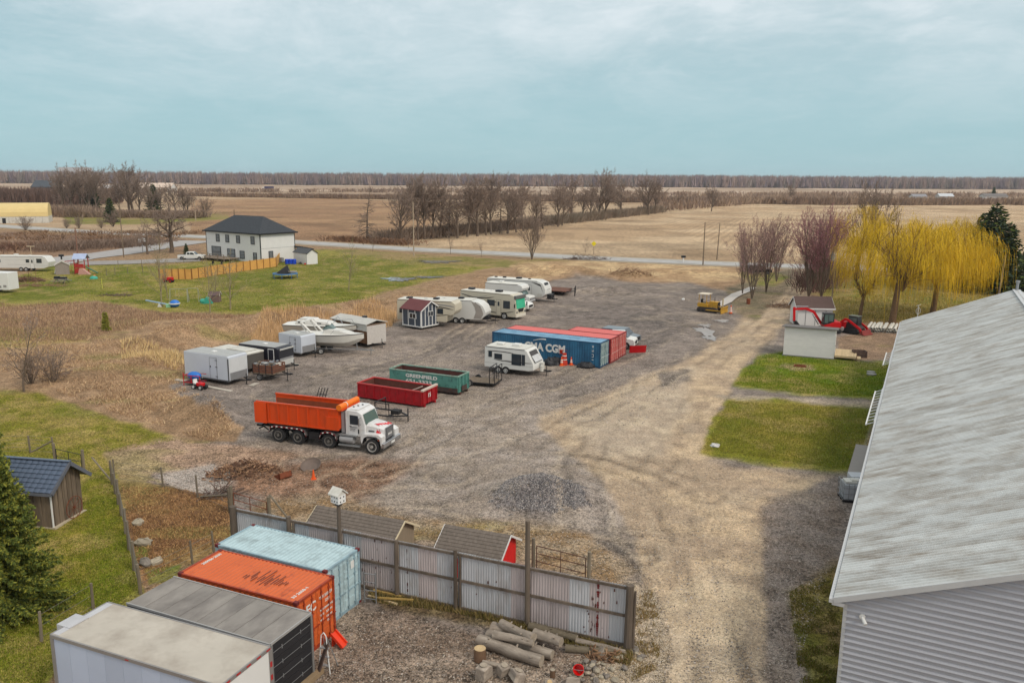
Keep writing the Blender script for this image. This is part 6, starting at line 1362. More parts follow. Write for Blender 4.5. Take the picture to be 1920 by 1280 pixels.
# ------------------------------------------------------------------ the orange dump truck
def dump_truck():
 p, yaw, L0 = ab((522, 829), (698, 851.5)); t = thing('dump_truck', 'white cab roll-off dump truck carrying a bright orange open box', 'truck', p, yaw)
 # local x: 0 rear axle, L0 = 7.6 front axle; y 0 = near wheel face
 Y0, Y1 = 0.0, 2.45; OR = M('truck_orange', (226, 78, 24), rough=.4, var=.07, sc=1, c2=(196, 74, 34), f2=.3, s2=1.4, stretch=(1.4, 1, .4)); ORL = M('tarp_orange', (244, 124, 28), rough=.5, var=.06); OI = M('box_inside_brown', (138, 72, 46), rough=.85, var=.2, sc=2)
 CW_ = M('cab_white', (226, 226, 226), rough=.3, var=.05, spec=.5, rnd=0, c2=(196, 190, 182), f2=.25, s2=1.6); CG = M('cab_grey', (168, 168, 170), rough=.4, var=.08); MUD = M('fender_maroon', (112, 34, 42), rough=.5)
 ax = [0, 1.62, 4.15, L0]; r = .54
 for i, x in enumerate(ax):
  rim = M('dirty_rim', (110, 106, 102), rough=.7, var=.15) if i < 3 else M('bright_rim', (196, 194, 190), rough=.35, metal=.3)
  if i < 3: tyre(t, x, .02, r, r, .30, -1, rim=rim); tyre(t, x, .36, r, r, .28, -1, rim=rim); tyre(t, x, Y1 - .34, r, r, .3, 1, rim=rim)
  else: tyre(t, x, -.03, r, r * 1.02, .32, -1, rim=rim, rimr=.58); tyre(t, x, Y1 - .3, r, r * 1.02, .32, 1, rim=rim)
  MB().cyl((x, .2, r), (x, Y1 - .2, r), .09, n=8).obj('axle', BLACK, t)
 m = MB(); m.box(-1.6, .75, .85, L0 + .6, .95, 1.15).box(-1.6, 1.5, .85, L0 + .6, 1.7, 1.15); [m.box(x, .9, .9, x + .12, 1.6, 1.1) for x in (-1.5, .8, 2.8, 5)]; m.obj('chassis', BLACK, t)
 # fenders with reflector strips
 for (xa, xb) in ((-.05, 1.62 + .05), (4.15, 4.15)):
  m = MB(); q = [(xa - .70, .78), (xa - .56, 1.14), (xa - .2, 1.27), (xb + .2, 1.27), (xb + .56, 1.14), (xb + .70, .78)]; b = [(x, z - .05) for x, z in q][::-1]
  m.prism(q + b, -.04, .72); m.prism(q + b, Y1 - .7, Y1 + .02); m.obj('fender', M('fender_grey', (92, 88, 88), rough=.6), t)
  m = MB(); lo = [(x, z - .12) for x, z in q][::-1]; m.prism(q + lo, -.06, -.045); m.obj('fender_edge', MUD, t)
  m = MB();
  for (x0, z0), (x1, z1) in zip(q[:-1], q[1:]):
   nseg = max(1, int(math.hypot(x1 - x0, z1 - z0) / .4))
   for k in range(nseg):
    f = (k + .3) / nseg; g = (k + .65) / nseg; xA, zA, xB, zB = x0 + (x1 - x0) * f, z0 + (z1 - z0) * f, x0 + (x1 - x0) * g, z0 + (z1 - z0) * g
    m.prism([(xA, zA - .02), (xB, zB - .02), (xB, zB - .10), (xA, zA - .10)], -.068, -.062)
  m.obj('reflector', WT, t)
 MB().box(2.5, .1, .55, 3.35, 2.3, 1.05).obj('tool_box', BLACK, t)
 m = MB(); m.cyl((5.05, .22, .82), (6.1, .22, .82), .26, n=14); m.obj('fuel_tank', CG, t); MB().box(4.95, -.02, .38, 6.6, .22, .46).box(5.0, 0, 1.12, 6.4, .3, 1.18).obj('step', STEEL, t)
 # hoist frame
 MB().box(-1.7, .7, 1.2, 4.8, 1.75, 1.42).obj('hoist_frame', BLACK, t); m = MB(); m.box(-2.0, .3, .95, -1.6, 2.1, 1.1).bar((-1.8, .5, 1.05), (-1.0, .5, .6), .07).bar((-1.8, 1.9, 1.05), (-1.0, 1.9, .6), .07).box(-1.85, .3, .75, -1.75, 2.1, .82); m.obj('rear_bumper', BLACK, t)
 # orange box: x -1.75 .. 4.95
 b = t; x0, x1, y0, y1, z0, z1 = -1.72, 5.0, .02, 2.44, 1.42, 2.86
 MB().box(x0, y0 + .05, z0, x1, y1 - .05, z0 + .1).obj('box_floor', OI, b)
 for ya, yb, yi in ((y0, y0 + .06, y0 + .062), (y1 - .06, y1, y1 - .066)):
  MB().box(x0, ya, z0, x1, yb, z1).obj('box_side', OR, b); MB().box(x0 + .05, yi, z0 + .1, x1 - .07, yi + .004, z1 - .25).obj('box_lining', OI, b)
 MB().box(x1 - .06, y0 + .06, z0, x1, y1 - .06, z1 + .03).obj('box_front', OR, b)
 m = MB(); m.box(x0 - .02, y0 - .05, z1 - .02, x1 + .02, y0 + .10, z1 + .09).box(x0 - .02, y1 - .1, z1 - .02, x1 + .02, y1 + .05, z1 + .09); m.obj('top_rail', OR, b)
 for i in range(7): x = x0 + .95 + i * .82; MB().box(x, y0 - .055, z0 + .02, x + .11, y0 - .002, z1 - .02).obj('box_rib', OR, b)
 MB().box(x0, y0 - .06, z0 - .02, x1, y0 - .002, z0 + .1).obj('bottom_rail', OR, b)
 MB().box(x0 - .12, y0 - .12, z0 - .05, x0 + .88, y0 - .06, z1 + .02).obj('box_gate', OR, b)   # tailgate swung round to the side
 MB().box(x1 - 1.0, y0 - .085, z0 + .02, x1 + .06, y0 - .005, z0 + .95).obj('box_front_plate', OR, b)
 m = MB(); m.box(x1 - .1, y0 - .05, z1, x1 + .35, y1 + .05, z1 + .1); m.obj('tarp_shelf', OR, b)
 m = MB(); m.cyl((x1 + .1, y0 - .06, z1 + .22), (x1 + .1, y1 + .06, z1 + .22), .21, n=14); m.obj('tarp_roll', ORL, b); MB().cyl((x1 + .1, .8, z1 + .22), (x1 + .1, .86, z1 + .22), .225, n=14).obj('tarp_strap', WT, b)
 # cab
 cx = 5.42; y_a, y_b = .22, 2.23
 MB().box(cx - .38, .35, 1.2, cx - .12, 2.1, 2.75).obj('stack_guard', CG, t)
 cab = MB(); cab.prism([(cx, 1.05), (cx + 1.55, 1.05), (cx + 1.55, 1.95), (cx + 1.28, 2.72), (cx + .95, 2.9), (cx + .1, 2.93), (cx, 2.8)], y_a, y_b); cab.obj('cab', CW_, t, bevel=.06, seg=3)
 MB().box(cx + .08, y_a + .12, 2.9, cx + .95, y_b - .12, 2.99).obj('cab_roof', CW_, t, bevel=.05)
 n3 = Vector((.944, 0, .331)).normalized()
 m = MB(); a, c = Vector((cx + 1.555, 0, 1.97)), Vector((cx + 1.295, 0, 2.66)); o = n3 * .035
 m.add([(a.x + o.x, y_a + .1, a.z), (a.x + o.x, y_b - .1, a.z), (c.x + o.x, y_b - .18, c.z), (c.x + o.x, y_a + .18, c.z)], [(0, 1, 2, 3)]); m.obj('windscreen', GLS2, t)
 MB().box(cx + 1.44, (y_a + y_b) / 2 - .02, 2.0, cx + 1.5, (y_a + y_b) / 2 + .02, 2.05).obj('divider', BLACK, t)
 d = MB().box(cx + .28, y_a - .02, 1.12, cx + 1.2, y_a - .004, 2.72).obj('door', CW_, t, bevel=.008)
 MB().prism([(cx + .38, 1.92), (cx + 1.16, 1.92), (cx + 1.02, 2.58), (cx + .38, 2.6)], y_a - .026, y_a - .018).obj('side_window', GLASS, d); MB().box(cx + 1.0, y_a - .03, 1.3, cx + 1.1, y_a - .018, 1.62).box(cx + .36, y_a - .05, 1.78, cx + .5, y_a - .02, 1.82).obj('handle', BLACK, d)
 for s, z in (('GREENFIELD', 1.7), ('DISPOSAL', 1.58), ('651-3333', 1.46)): text_mesh(s, .10, 'lettering', BLACK, d, face_mx((cx + .38, y_a - .03, z), (1, 0, 0), (0, 0, 1)))
 for yy in (y_a - .32, y_b + .18): m = MB(); m.box(cx + 1.2, yy, 1.95, cx + 1.27, yy + .16, 2.5); m.bar((cx + 1.25, yy + .1, 2.45), (cx + 1.25, y_a if yy < 1 else y_b, 2.5), .03).bar((cx + 1.25, yy + .1, 2.0), (cx + 1.25, y_a if yy < 1 else y_b, 2.0), .03); m.obj('mirror', CHROME, t)
 # hood
 hx = cx + 1.5; m = MB()
 S = [(hx, .34, 2.11, .95, 2.02), (hx + .7, .40, 2.05, .95, 1.95), (hx + 1.35, .46, 1.99, 1.0, 1.80)]
 v = []
 for x, ya, yb, zb, zt in S: v += [(x, ya, zb), (x, ya + .05, zt - .12), (x, ya + .3, zt), (x, yb - .3, zt), (x, yb - .05, zt - .12), (x, yb, zb)]
 f = [tuple(range(5, -1, -1)), (12, 13, 14, 15, 16, 17)]
 for s in range(2):
  for k in range(6): f.append((s * 6 + k, s * 6 + (k + 1) % 6, (s + 1) * 6 + (k + 1) % 6, (s + 1) * 6 + k))
 m.add(v, f); m.obj('hood', CW_, t, bevel=.03)
 for ya, yb in ((-.06, .5), (1.95, 2.51)):
  q = [(L0 - .72, .75), (L0 - .6, 1.12), (L0 - .3, 1.3), (L0 + .35, 1.3), (L0 + .62, 1.12), (L0 + .7, .72), (L0 + .78, .72), (L0 + .78, 1.3), (L0 + .5, 1.45), (L0 - .6, 1.42), (L0 - .85, 1.15), (L0 - .82, .75)]
  MB().prism(q[::-1], ya, yb).obj('front_fender', CW_, t); MB().prism([(x, z - .035) for x, z in q[:6]] + [(x * .0 + x, z - .0) for x, z in q[:6]][::-1], ya - .02, yb).obj('wheel_arch', BLACK, t)
 fx = hx + 1.36; MB().box(fx, .66, .98, fx + .07, 1.79, 1.78).obj('grille_frame', CHROME, t); g = MB().box(fx + .071, .72, 1.03, fx + .08, 1.73, 1.73).obj('grille', M('grille_dark', (74, 76, 80), rough=.4, metal=.3), t)
 m = MB(); [m.box(fx + .08, .78, 1.06 + .06 * k, fx + .09, 1.67, 1.075 + .06 * k) for k in range(11)]; m.obj('grille_bar', CG, g); text_mesh('MACK', .2, 'lettering', WT, g, face_mx((fx + .095, .93, 1.2), (0, 1, 0), (0, 0, 1)), width=.6, bold=.01)
 for y in (.18, 1.86): MB().box(fx - .16, y, 1.02, fx + .0, y + .42, 1.28).obj('headlight', M('lamp_glass', (222, 222, 216), rough=.15), t, bevel=.02)
 for y in (-.02, 2.3): MB().box(fx - .2, y, 1.02, fx - .02, y + .18, 1.26).obj('turn_signal', M('amber', (226, 88, 30), rough=.3), t)
 MB().box(fx + .0, -.05, .52, fx + .28, 2.5, .88).obj('front_bumper', CHROME, t, bevel=.04); MB().box(fx + .29, 1.0, .6, fx + .30, 1.5, .76).obj('plate', WT, t)
 # red splash decal on the hood
 RD = M('decal_red', (226, 40, 52), rough=.4); rng = random.Random(9)
 pts_ = [(fx - .36 + .5 * math.cos(a) * rr * .62, 1.42 + .40 * math.sin(a) * rr) for a, rr in [(2 * math.pi * k / 16, (1 if k % 2 else .55) * rng.uniform(.6, 1.1)) for k in range(16)]]
 MB().add([(x, .37, z) for x, z in pts_], [tuple(range(16))]).obj('flame_decal', RD, t)
 for q in range(5):
  xx = hx + .75 + q * .12; yy = .75 + q * .22; m = MB(); P = []
  for k in range(12): a = 2 * math.pi * k / 12; rr = (1 if k % 2 else .5) * rng.uniform(.12, .24); P.append((xx + math.cos(a) * rr * 1.3, yy + math.sin(a) * rr))
  m.add([(x, y, 2.035 - max(0, (x - hx)) * .10 - max(0, x - hx - .7) * .13) for x, y in P], [tuple(range(12))]); m.obj('flame_decal', RD, t)
 MB().box(hx + .25, .335, 1.5, hx + .7, .36, 1.58).obj('side_vent', BLACK, t)
 m = MB(); [m.box(cx + .3 + k * .16, .8 + .35 * k, 2.99, cx + .42 + k * .16, .86 + .35 * k, 3.05) for k in range(3)]; m.obj('roof_marker', BLACK, t)
 m = MB(); m.cyl((cx - .25, 2.2, 1.2), (cx - .25, 2.2, 3.2), .07, n=8); m.obj('exhaust_stack', CHROME, t)
dump_truck()
# ------------------------------------------------------------------ trailers
GRT = M('grey_metal', (150, 150, 152), rough=.5, metal=.2, var=.1); TRF = M('trailer_roof_grey', (176, 176, 174), rough=.5, metal=.1, var=.08, sc=1.5)
def wheels(t, xs, y0, y1, r=.34, rim=None, w=.22):
 for x in xs: tyre(t, x, y0, r, r, w, -1, rim=rim); tyre(t, x, y1 - w, r, r, w, 1, rim=rim)
def tongue(t, L, W, z=.45, ln=1.3, jack=True):
 m = MB(); m.bar((L - .1, W * .2, z), (L + ln, W / 2, z), .07, .1).bar((L - .1, W * .8, z), (L + ln, W / 2, z), .07, .1).box(L + ln - .1, W / 2 - .06, z, L + ln + .18, W / 2 + .06, z + .12)
 if jack: m.cyl((L + ln * .7, W / 2, .02), (L + ln * .7, W / 2, z + .6), .035, n=8).cyl((L + ln * .7, W / 2, 0), (L + ln * .7, W / 2, .03), .1, n=8)
 m.obj('tongue', BLACK, t)
def cargo_trailer(name, label, a, b, W, H, z0, body, front, roofm, door=.66, flip=False, roundf=.12, rim=None, Lover=None, trim=None, axles=(.30,), guard=True):
 A, yaw, L = a if isinstance(a[0], Vector) else ab(a, b)
 t = thing(name, label, 'trailer', (A.x, A.y, 0), yaw, 'enclosed cargo trailers')
 r = roundf; P = [(0, z0), (L, z0), (L, H - r * 1.4), (L - r * .5, H - r * .4), (L - r * 1.6, H), (0, H)]
 MB().prism(P, 0, W).obj('body', body, t, bevel=.03)
 MB().box(.05, .06, H + .002, L - r * 1.8, W - .06, H + .03).obj('roof', roofm, t)
 MB().box(-.01, -.02, z0 - .08, L + .01, .05, z0 + .04).box(-.01, W - .05, z0 - .08, L + .01, W + .02, z0 + .04).obj('frame', trim or GRT, t)
 MB().box(L + .003, .12, z0 + .02, L + .02, W - .12, z0 + .72).obj('stone_guard', GRT, t) if guard else None
 if front: MB().box(L + .004, .05, z0 + .74, L + .016, W - .05, H - .25).obj('front_panel', front, t)
 if trim: MB().box(L - .14, -.02, z0, L + .015, .0, H - .22).obj('corner_trim', trim, t)
 if door:
  x = L * door; d = MB().box(x - .42, -.022, z0 + .08, x + .42, -.004, H - .28).obj('door', body, t); m = MB()
  for q in (x - .44, x + .42): m.box(q, -.026, z0 + .06, q + .025, -.004, H - .26)
  m.box(x - .44, -.026, H - .28, x + .44, -.004, H - .255); m.obj('door_frame', M('door_seam_grey', (96, 98, 102)), d)
  m = MB(); [m.box(x + .26, -.045, z, x + .52, -.022, z + .05) for z in (z0 + .25, (z0 + H) / 2, H - .5)]; m.box(x - .40, -.05, (z0 + H) / 2 - .05, x - .30, -.022, (z0 + H) / 2 + .1); m.obj('hinge', BLACK, d)
 rr = .36; wheels(t, [L * q for q in axles], -.02, W + .02, rr, rim)
 for q in axles:
  x = L * q; n = 8; m = MB(); P = [(x + (rr + .12) * math.cos(math.pi * k / n), rr + (rr + .12) * math.sin(math.pi * k / n)) for k in range(n + 1)]; Pi = [(x + (rr + .05) * math.cos(math.pi * k / n), rr + (rr + .05) * math.sin(math.pi * k / n)) for k in range(n + 1)]
  m.prism(P + Pi[::-1], -.14, .02); m.obj('fender', GRT, t)
  MB().prism(Pi, -.012, -.003).obj('wheel_well', BLACK, t)
 tongue(t, L, W, z0 + .0)
 MB().box(L * .45, W * .4, H + .03, L * .45 + .4, W * .4 + .4, H + .09).obj('roof_vent', WHITE, t)
 return t, L
TW = M('trailer_white', (206, 212, 222), rough=.35, var=.04, sc=.8)
t, L = cargo_trailer('cargo_trailer', 'big white enclosed trailer with side door, nearest of the parked row', (corner(431, 723, R(-26), 5.6), R(-26), 5.6), None, 2.35, 2.7, .42, TW, M('trailer_front_white', (220, 222, 224), rough=.4, var=.05), TRF, trim=M('trim_dark_grey', (96, 96, 98)), axles=(.33,))
t, L = cargo_trailer('cargo_trailer', 'medium white enclosed trailer between the black trailer and the boats', (524, 664), (566, 671), 2.1, 2.35, .5, TW, None, TRF, door=.62, axles=(.3,))
A = at(447, 643, 2.35); B = at(522, 652, 2.35); d = B - A
BKB = M('trailer_black', (42, 42, 52), rough=.4, var=.1)
t, L = cargo_trailer('cargo_trailer', 'black enclosed trailer with grey roof and pale lower panels', (A, math.atan2(d.y, d.x), d.to_2d().length), None, 2.2, 2.3, .5, BKB, M('front_black', (52, 52, 58)), TRF, door=None, roundf=.3, axles=(.4,))
f = MB().box(L * .74, -.03, .75, L * .74 + .75, -.004, 2.15).obj('door_frame', WHITE, t); MB().box(L * .74 + .07, -.04, .82, L * .74 + .68, -.028, 2.08).obj('door', BKB, f)
MB().box(.5, -.03, .9, L * .5, -.005, 1.9).obj('side_graphic', M('navy', (28, 34, 84), rough=.4), t)
MB().box(L + .02, .1, .5, L + .06, 2.1, 1.0).box(L + .06, .1, 2.05, L + .1, 2.1, 2.2).obj('front_guard', M('guard_pale', (200, 200, 196)), t)
# low white covered camper behind the big trailer
A = at(397, 651, 2.1); B = at(462, 662, 2.1); d = B - A
t = thing('popup_camper', 'dirty white topped low camper squeezed behind the big white trailer', 'camper', (A.x, A.y, 0), math.atan2(d.y, d.x)); L = d.to_2d().length
MB().box(0, 0, .5, L, 2.1, 1.85).obj('body', M('dark_body', (92, 88, 84)), t); MB().box(-.05, -.05, 1.85, L + .05, 2.15, 2.08).obj('roof', OFFW, t, bevel=.08); MB().box(L * .35, .3, 2.08, L * .9, 1.8, 2.2).obj('roof_pod', OFFW, t, bevel=.06); wheels(t, [L * .4], 0, 2.1, .33)
def open_trailer(name, label, a, b, W, hz_, mat, fl, side=.5, axles=(.35,), tng=True, slats=3):
 A, yaw, L = ab(a, b); t = thing(name, label, 'trailer', A, yaw)
 MB().box(0, 0, hz_ - .1, L, W, hz_).obj('deck', fl, t)
 if side:
  for k in range(slats):
   z = hz_ + side * k / slats
   for y in (0, W - .04): MB().box(0, y, z + .02, L, y + .04, z + side / slats - .02).obj('side_board', mat, t)
   for x in (0, L - .04): MB().box(x, .045, z + .02, x + .04, W - .045, z + side / slats - .02).obj('side_board', mat, t)
  m = MB(); [m.box(x, -.03, hz_ - .1, x + .06, -.002, hz_ + side + .03) for x in (0.02, L * .33, L * .66, L - .08)]; m.obj('stake', BLACK, t)
 m = MB(); m.bar((0, .05, hz_ - .13), (L, .05, hz_ - .13), .06, .1).bar((0, W - .05, hz_ - .13), (L, W - .05, hz_ - .13), .06, .1); m.obj('frame', BLACK, t)
 wheels(t, [L * q for q in axles], -.05, W + .05, .33, GRT)
 if tng: tongue(t, L, W, hz_ - .13)
 return t, L, W
BRB = M('brown_board', (116, 78, 62), rough=.9, var=.2, sc=2, rnd=.1)
t, L, W = open_trailer('utility_trailer', 'brown boarded utility trailer heaped with scrap beside the big white trailer', (474, 712), (512, 716), 2.0, .75, BRB, WOOD, .8)
jk = thing('scrap_heap', 'heap of pale and grey scrap piled on the brown utility trailer', 'scrap', t.location, t.rotation_euler.z); rng = random.Random(2)
for i in range(24):
 m = MB(Matrix.Translation((rng.uniform(.2, L - .2), rng.uniform(.2, W - .2), .95 + rng.uniform(.4, .75))) @ Matrix.Rotation(rng.uniform(0, 3), 4, 'Z') @ Matrix.Rotation(rng.uniform(-.5, .5), 4, 'X'))
 m.box(-.3, -.1, -.06, rng.uniform(0, .4), rng.uniform(0, .2), .06); m.obj('scrap_piece', rng.choice([WOOD, STEEL, OFFW, M('tarp_grey', (120, 122, 128))]), jk)
MB().box(.1, .1, .77, L - .1, W - .1, 1.35).obj('load', M('tarp_grey', (120, 122, 128), rough=.8, var=.3), jk)
# black landscape trailer with ramp gate
A, yaw, L = ab((868, 722), (906, 729)); A = at(872, 722); yaw = -.32; L = 2.9
t = thing('landscape_trailer', 'low black trailer with upright mesh ramp gates between green bin and camper', 'trailer', A, yaw)
MB().box(0, 0, .32, L, 2.0, .38).obj('deck', WOOD, t); m = MB(); m.bar((0, 0, .32), (L, 0, .32), .08, .12).bar((0, 2, .32), (L, 2, .32), .08, .12).bar((L, 0, .32), (L, 2, .32), .08, .12); m.obj('frame', BLACK, t); wheels(t, [.5], -.25, 2.25, .3)
m = MB()
for x in (L, L - .5):
 m.bar((x, 0, .35), (x, 0, 1.85), .06).bar((x, 2.0, .35), (x, 2.0, 1.85), .06).bar((x, 0, 1.85), (x, 2.0, 1.85), .06).bar((x, 0, 1.1), (x, 2.0, 1.1), .04).bar((x, 1., .35), (x, 1., 1.85), .04)
m.bar((L - .5, 0, 1.85), (L, 0, 1.85), .05).bar((L - .5, 2, 1.1), (L, 2, 1.1), .05); m.obj('ramp_gate', BLACK, t)
# black trailer parts behind the orange truck
A = at(716, 790); t = thing('flatbed_trailer', 'black tubular trailer tongue showing behind the white truck cab', 'trailer', A, -.4)
m = MB(); m.bar((-4.2, 0, .5), (.6, 0, .5), .1).bar((-4.2, 1.6, .5), (.6, 1.6, .5), .1).bar((.6, 0, .5), (1.9, .8, .5), .1).bar((.6, 1.6, .5), (1.9, .8, .5), .1).bar((.6, 0, .5), (.6, 1.6, .5), .1); m.obj('frame', BLACK, t); wheels(t, [-2.0], -.2, 1.8, .3)
m = MB(); m.bar((-.6, 0, .5), (-.6, 0, 1.5), .06).bar((-.6, 1.6, .5), (-.6, 1.6, 1.5), .06).bar((-.6, 0, 1.5), (-.6, 1.6, 1.5), .06).bar((.6, .1, .5), (.6, .1, 1.45), .05).bar((-.6, .1, 1.45), (.6, .1, 1.45), .05).cyl((1.9, .8, 0), (1.9, .8, 1.1), .05); m.obj('rack', BLACK, t)['kind'] = 'stuff'; MB().box(.5, .5, .55, 1.2, 1.1, .85).obj('winch_box', DARK, t)
# ramp posts behind the orange box
A = at(588, 765); t = thing('ramp_frame', 'upright dark ladder-like ramps poking up behind the orange box', 'ramp', A, -.3); m = MB()
for k in range(4): m.bar((k * .26, 0, 0), (k * .26 + .45, .3, 1.75), .06)
m.bar((.4, .2, 1.2), (1.2, .2, 1.2), .05); m.obj('frame', BLACK, t)
# box trailer with brown side
p, yaw, L = ab((648, 644), (689, 653)); t = thing('house_trailer', 'old box trailer with brown plank side and white front end', 'trailer', p, yaw + .0); H = 2.65; W = 2.7
L = L + 2.4; t.location = p - Vector((math.cos(yaw), math.sin(yaw), 0)) * 2.4
BRS = M('brown_siding', (134, 100, 72), rough=.9, var=.22, sc=1.5, c2=(96, 72, 56), f2=.4, s2=1.5)
MB().box(0.02, .03, .5, L - .02, W, H).obj('body', M('house_trailer_core', (120, 100, 84)), t)
for i in range(8): MB().box(0, -.0, .5 + i * .26, L, .028, .5 + i * .26 + .245).obj('siding_board', BRS, t)
MB().box(L - .018, 0, .42, L + .03, W, H - .15).obj('front_panel', M('mottled_white', (206, 200, 194), rough=.7, var=.1, sc=6), t)
m = MB(); m.prism([(-.2, H), (W * .5, H + .35), (W + .2, H), (W + .2, H + .08), (W * .5, H + .45), (-.2, H + .08)], -.2, L + .1, axis='x'); m.obj('roof', M('pale_roof', (196, 194, 188), rough=.6, var=.08), t); MB().box(L * .6, W * .5, H + .4, L * .6 + .5, W * .5 + .4, H + .6).obj('roof_vent', BLACK, t)
for x in (.3, L * .4, L * .75): MB().box(x, -.04, .5, x + .08, -.005, H).obj('upright', BRS, t)
MB().box(L * .55, -.05, 1.9, L, -.01, H).obj('awning_flap', OFFW, t); wheels(t, [L * .35], .1, W - .1, .35); tongue(t, L, W, .45)
# ------------------------------------------------------------------ campers and motorhomes
RVW = M('rv_white', (226, 226, 222), rough=.35, var=.03, sc=1); RVB = M('rv_beige', (206, 198, 178), rough=.4, var=.04); RVR = M('rv_roof', (222, 220, 212), rough=.6, var=.06, sc=1.5); STR = M('rv_stripe', (70, 64, 62), rough=.4); RVG = M('rv_grey', (150, 148, 146), rough=.4)
def rv(name, label, A, yaw, L, W, H, prof, body, roofm, wins=(), wheels_x=(), wz=.36, stripes=(), cat='camper', group='campers and motorhomes', roofx=None, roofkit=(), door=None, z0=.5, endcap=None, tng=0, front=None, wr=.36):
 t = thing(name, label, cat, (A.x, A.y, 0), yaw, group)
 MB().prism([(x * L, z) for x, z in prof], 0, W).obj('body', body, t, bevel=.07, seg=3)
 if roofx: MB().box(roofx[0] * L, .08, H - .01, roofx[1] * L, W - .08, H + .045).obj('roof', roofm, t, bevel=.03)
 m = MB(); m.box(roofx[0] * L if roofx else 0, -.015, H - .10, roofx[1] * L if roofx else L, -.002, H - .03); m.obj('drip_rail', STR, t)
 for (x, z, w, h) in wins:
  f = MB().box(x * L - w / 2 - .05, -.03, z - .05, x * L + w / 2 + .05, -.006, z + h + .05).obj('window', BLACK, t, bevel=.02); MB().box(x * L - w / 2, -.036, z, x * L + w / 2, -.028, z + h).obj('pane', GLASS, f)
 if door:
  x, dh = door; d = MB().box(x * L - .36, -.022, z0 + .1, x * L + .36, -.004, z0 + .1 + dh).obj('door', body, t); m = MB()
  for q in (x * L - .38, x * L + .36): m.box(q, -.026, z0 + .08, q + .025, -.004, z0 + .12 + dh)
  m.box(x * L - .38, -.026, z0 + dh + .1, x * L + .385, -.004, z0 + dh + .125); m.obj('door_frame', STR, d); MB().box(x * L - .16, -.03, z0 + dh - .75, x * L + .16, -.02, z0 + dh - .15).obj('pane', GLASS, d)
 for pts, w, mat in stripes:
  w *= 1.4
  m = MB(); n = len(pts)
  up = [(x * L, z + w * (.5 if 0 < i < n - 1 else .1)) for i, (x, z) in enumerate(pts)]; dn = [(x * L, z - w * (.5 if 0 < i < n - 1 else .1)) for i, (x, z) in enumerate(pts)]
  for i in range(n - 1): m.add([(up[i][0], -.009, up[i][1]), (up[i + 1][0], -.009, up[i + 1][1]), (dn[i + 1][0], -.009, dn[i + 1][1]), (dn[i][0], -.009, dn[i][1])], [(0, 3, 2, 1)])
  m.obj('stripe', mat, t)
 for k, (x, y, w, d, h, mat) in enumerate(roofkit): MB().box(x * L - w / 2, y * W - d / 2, H + .04, x * L + w / 2, y * W + d / 2, H + .04 + h).obj('roof_unit', mat, t, bevel=.05)
 for x in wheels_x:
  n = 10; MB().prism([(x * L + (wr + .09) * math.cos(math.pi * k / n), wr + (wr + .09) * math.sin(math.pi * k / n)) for k in range(n + 1)], -.012, -.003).obj('wheel_well', BLACK, t)
 wheels(t, [x * L for x in wheels_x], -.03, W + .03, wr)
 if tng: tongue(t, L, W, .45, tng)
 return t
def wave(x0, x1, z, a, n=8, ph=0): return [(x0 + (x1 - x0) * k / n, z + a * math.sin(ph + 3.0 * k / n)) for k in range(n + 1)]
# small white camper
p, yaw, L = ab((908, 696), (1000, 707)); W, H = 2.4, 2.62
t = rv('travel_trailer', 'small white camper trailer with slanted front standing before the blue container', p, yaw, L, W, H,
   [(0, .5), (.01, 2.5), (.05, H), (.80, H), (.86, H - .12), (1.0, 1.25), (1.0, .62), (.9, .5)], RVW, RVR, wins=[(.125, 1.6, .3, .5), (.29, 1.45, .75, .45), (.66, 1.05, .95, 1.0), (.80, 1.1, .25, .95)], wheels_x=(.29, .445), stripes=[(wave(.06, .60, 2.12, .06), .06, STR), (wave(.2, .98, 1.35, -.1), .05, STR), (wave(.35, .6, 1.25, .08), .07, RVG), ([(0, .98), (1, .98)], .05, STR)],
   roofx=(.04, .82), roofkit=[(.25, .45, .7, .7, .22, RVW), (.58, .45, .8, .7, .26, RVW)], tng=1.2, wr=.33)
n_ = Vector((1.37, 0, .86)).normalized(); m = MB(); a = Vector((L * 1.003, 0, 1.32)); b = Vector((L * .872, 0, H - .25))
o = Vector((.03, 0, .03)); m.add([tuple(q) for q in ((a.x + .02, .3, a.z), (a.x + .02, W - .3, a.z), (b.x + .03, W - .35, b.z), (b.x + .03, .35, b.z))], [(0, 1, 2, 3)]); wf = m.obj('front_window', STR, t)
m = MB(); m.add([(a.x + .025, .38, a.z + .07), (a.x + .025, W - .38, a.z + .07), (b.x + .045, W - .42, b.z - .07), (b.x + .045, .42, b.z - .07)], [(0, 1, 2, 3)]); m.obj('rock_guard', M('guard_grey', (202, 204, 206)), wf)
m = MB(); m.cyl((L + .55, .75, .5), (L + .55, .75, 1.05), .17, n=10).cyl((L + .3, 1.5, .5), (L + .3, 1.5, 1.2), .2, n=10); m.obj('propane_tank', OFFW, t)
# fifth wheel behind the playhouse
A = at(744, 562, 3.3); Bt = at(846, 567, 3.3); d = Bt - A; yaw = math.atan2(d.y, d.x); L = d.to_2d().length + .6
rv('fifth_wheel', 'beige fifth wheel camper behind the little dark blue shed', A, yaw, L, 2.5, 3.4, [(0, .75), (0, 3.3), (.02, 3.4), (.93, 3.4), (.99, 3.1), (1.0, 2.2), (.96, 1.7), (.86, 1.55), (.84, .7)], RVB, RVR, wins=[(.08, 1.7, .5, .5), (.74, 1.8, .7, .6), (.30, 2.0, .6, .4)], wheels_x=(.45, .56), stripes=[(wave(.3, .96, 2.3, .35), .1, STR), (wave(.35, .9, 1.8, -.3), .07, STR), (wave(.45, .98, 2.7, .2), .12, RVG)], roofx=(0.01, .93), roofkit=[(.17, .4, .7, .7, .2, BLACK), (.45, .5, .5, .4, .16, RVW), (.62, .5, .7, .7, .22, BLACK)], z0=.7)
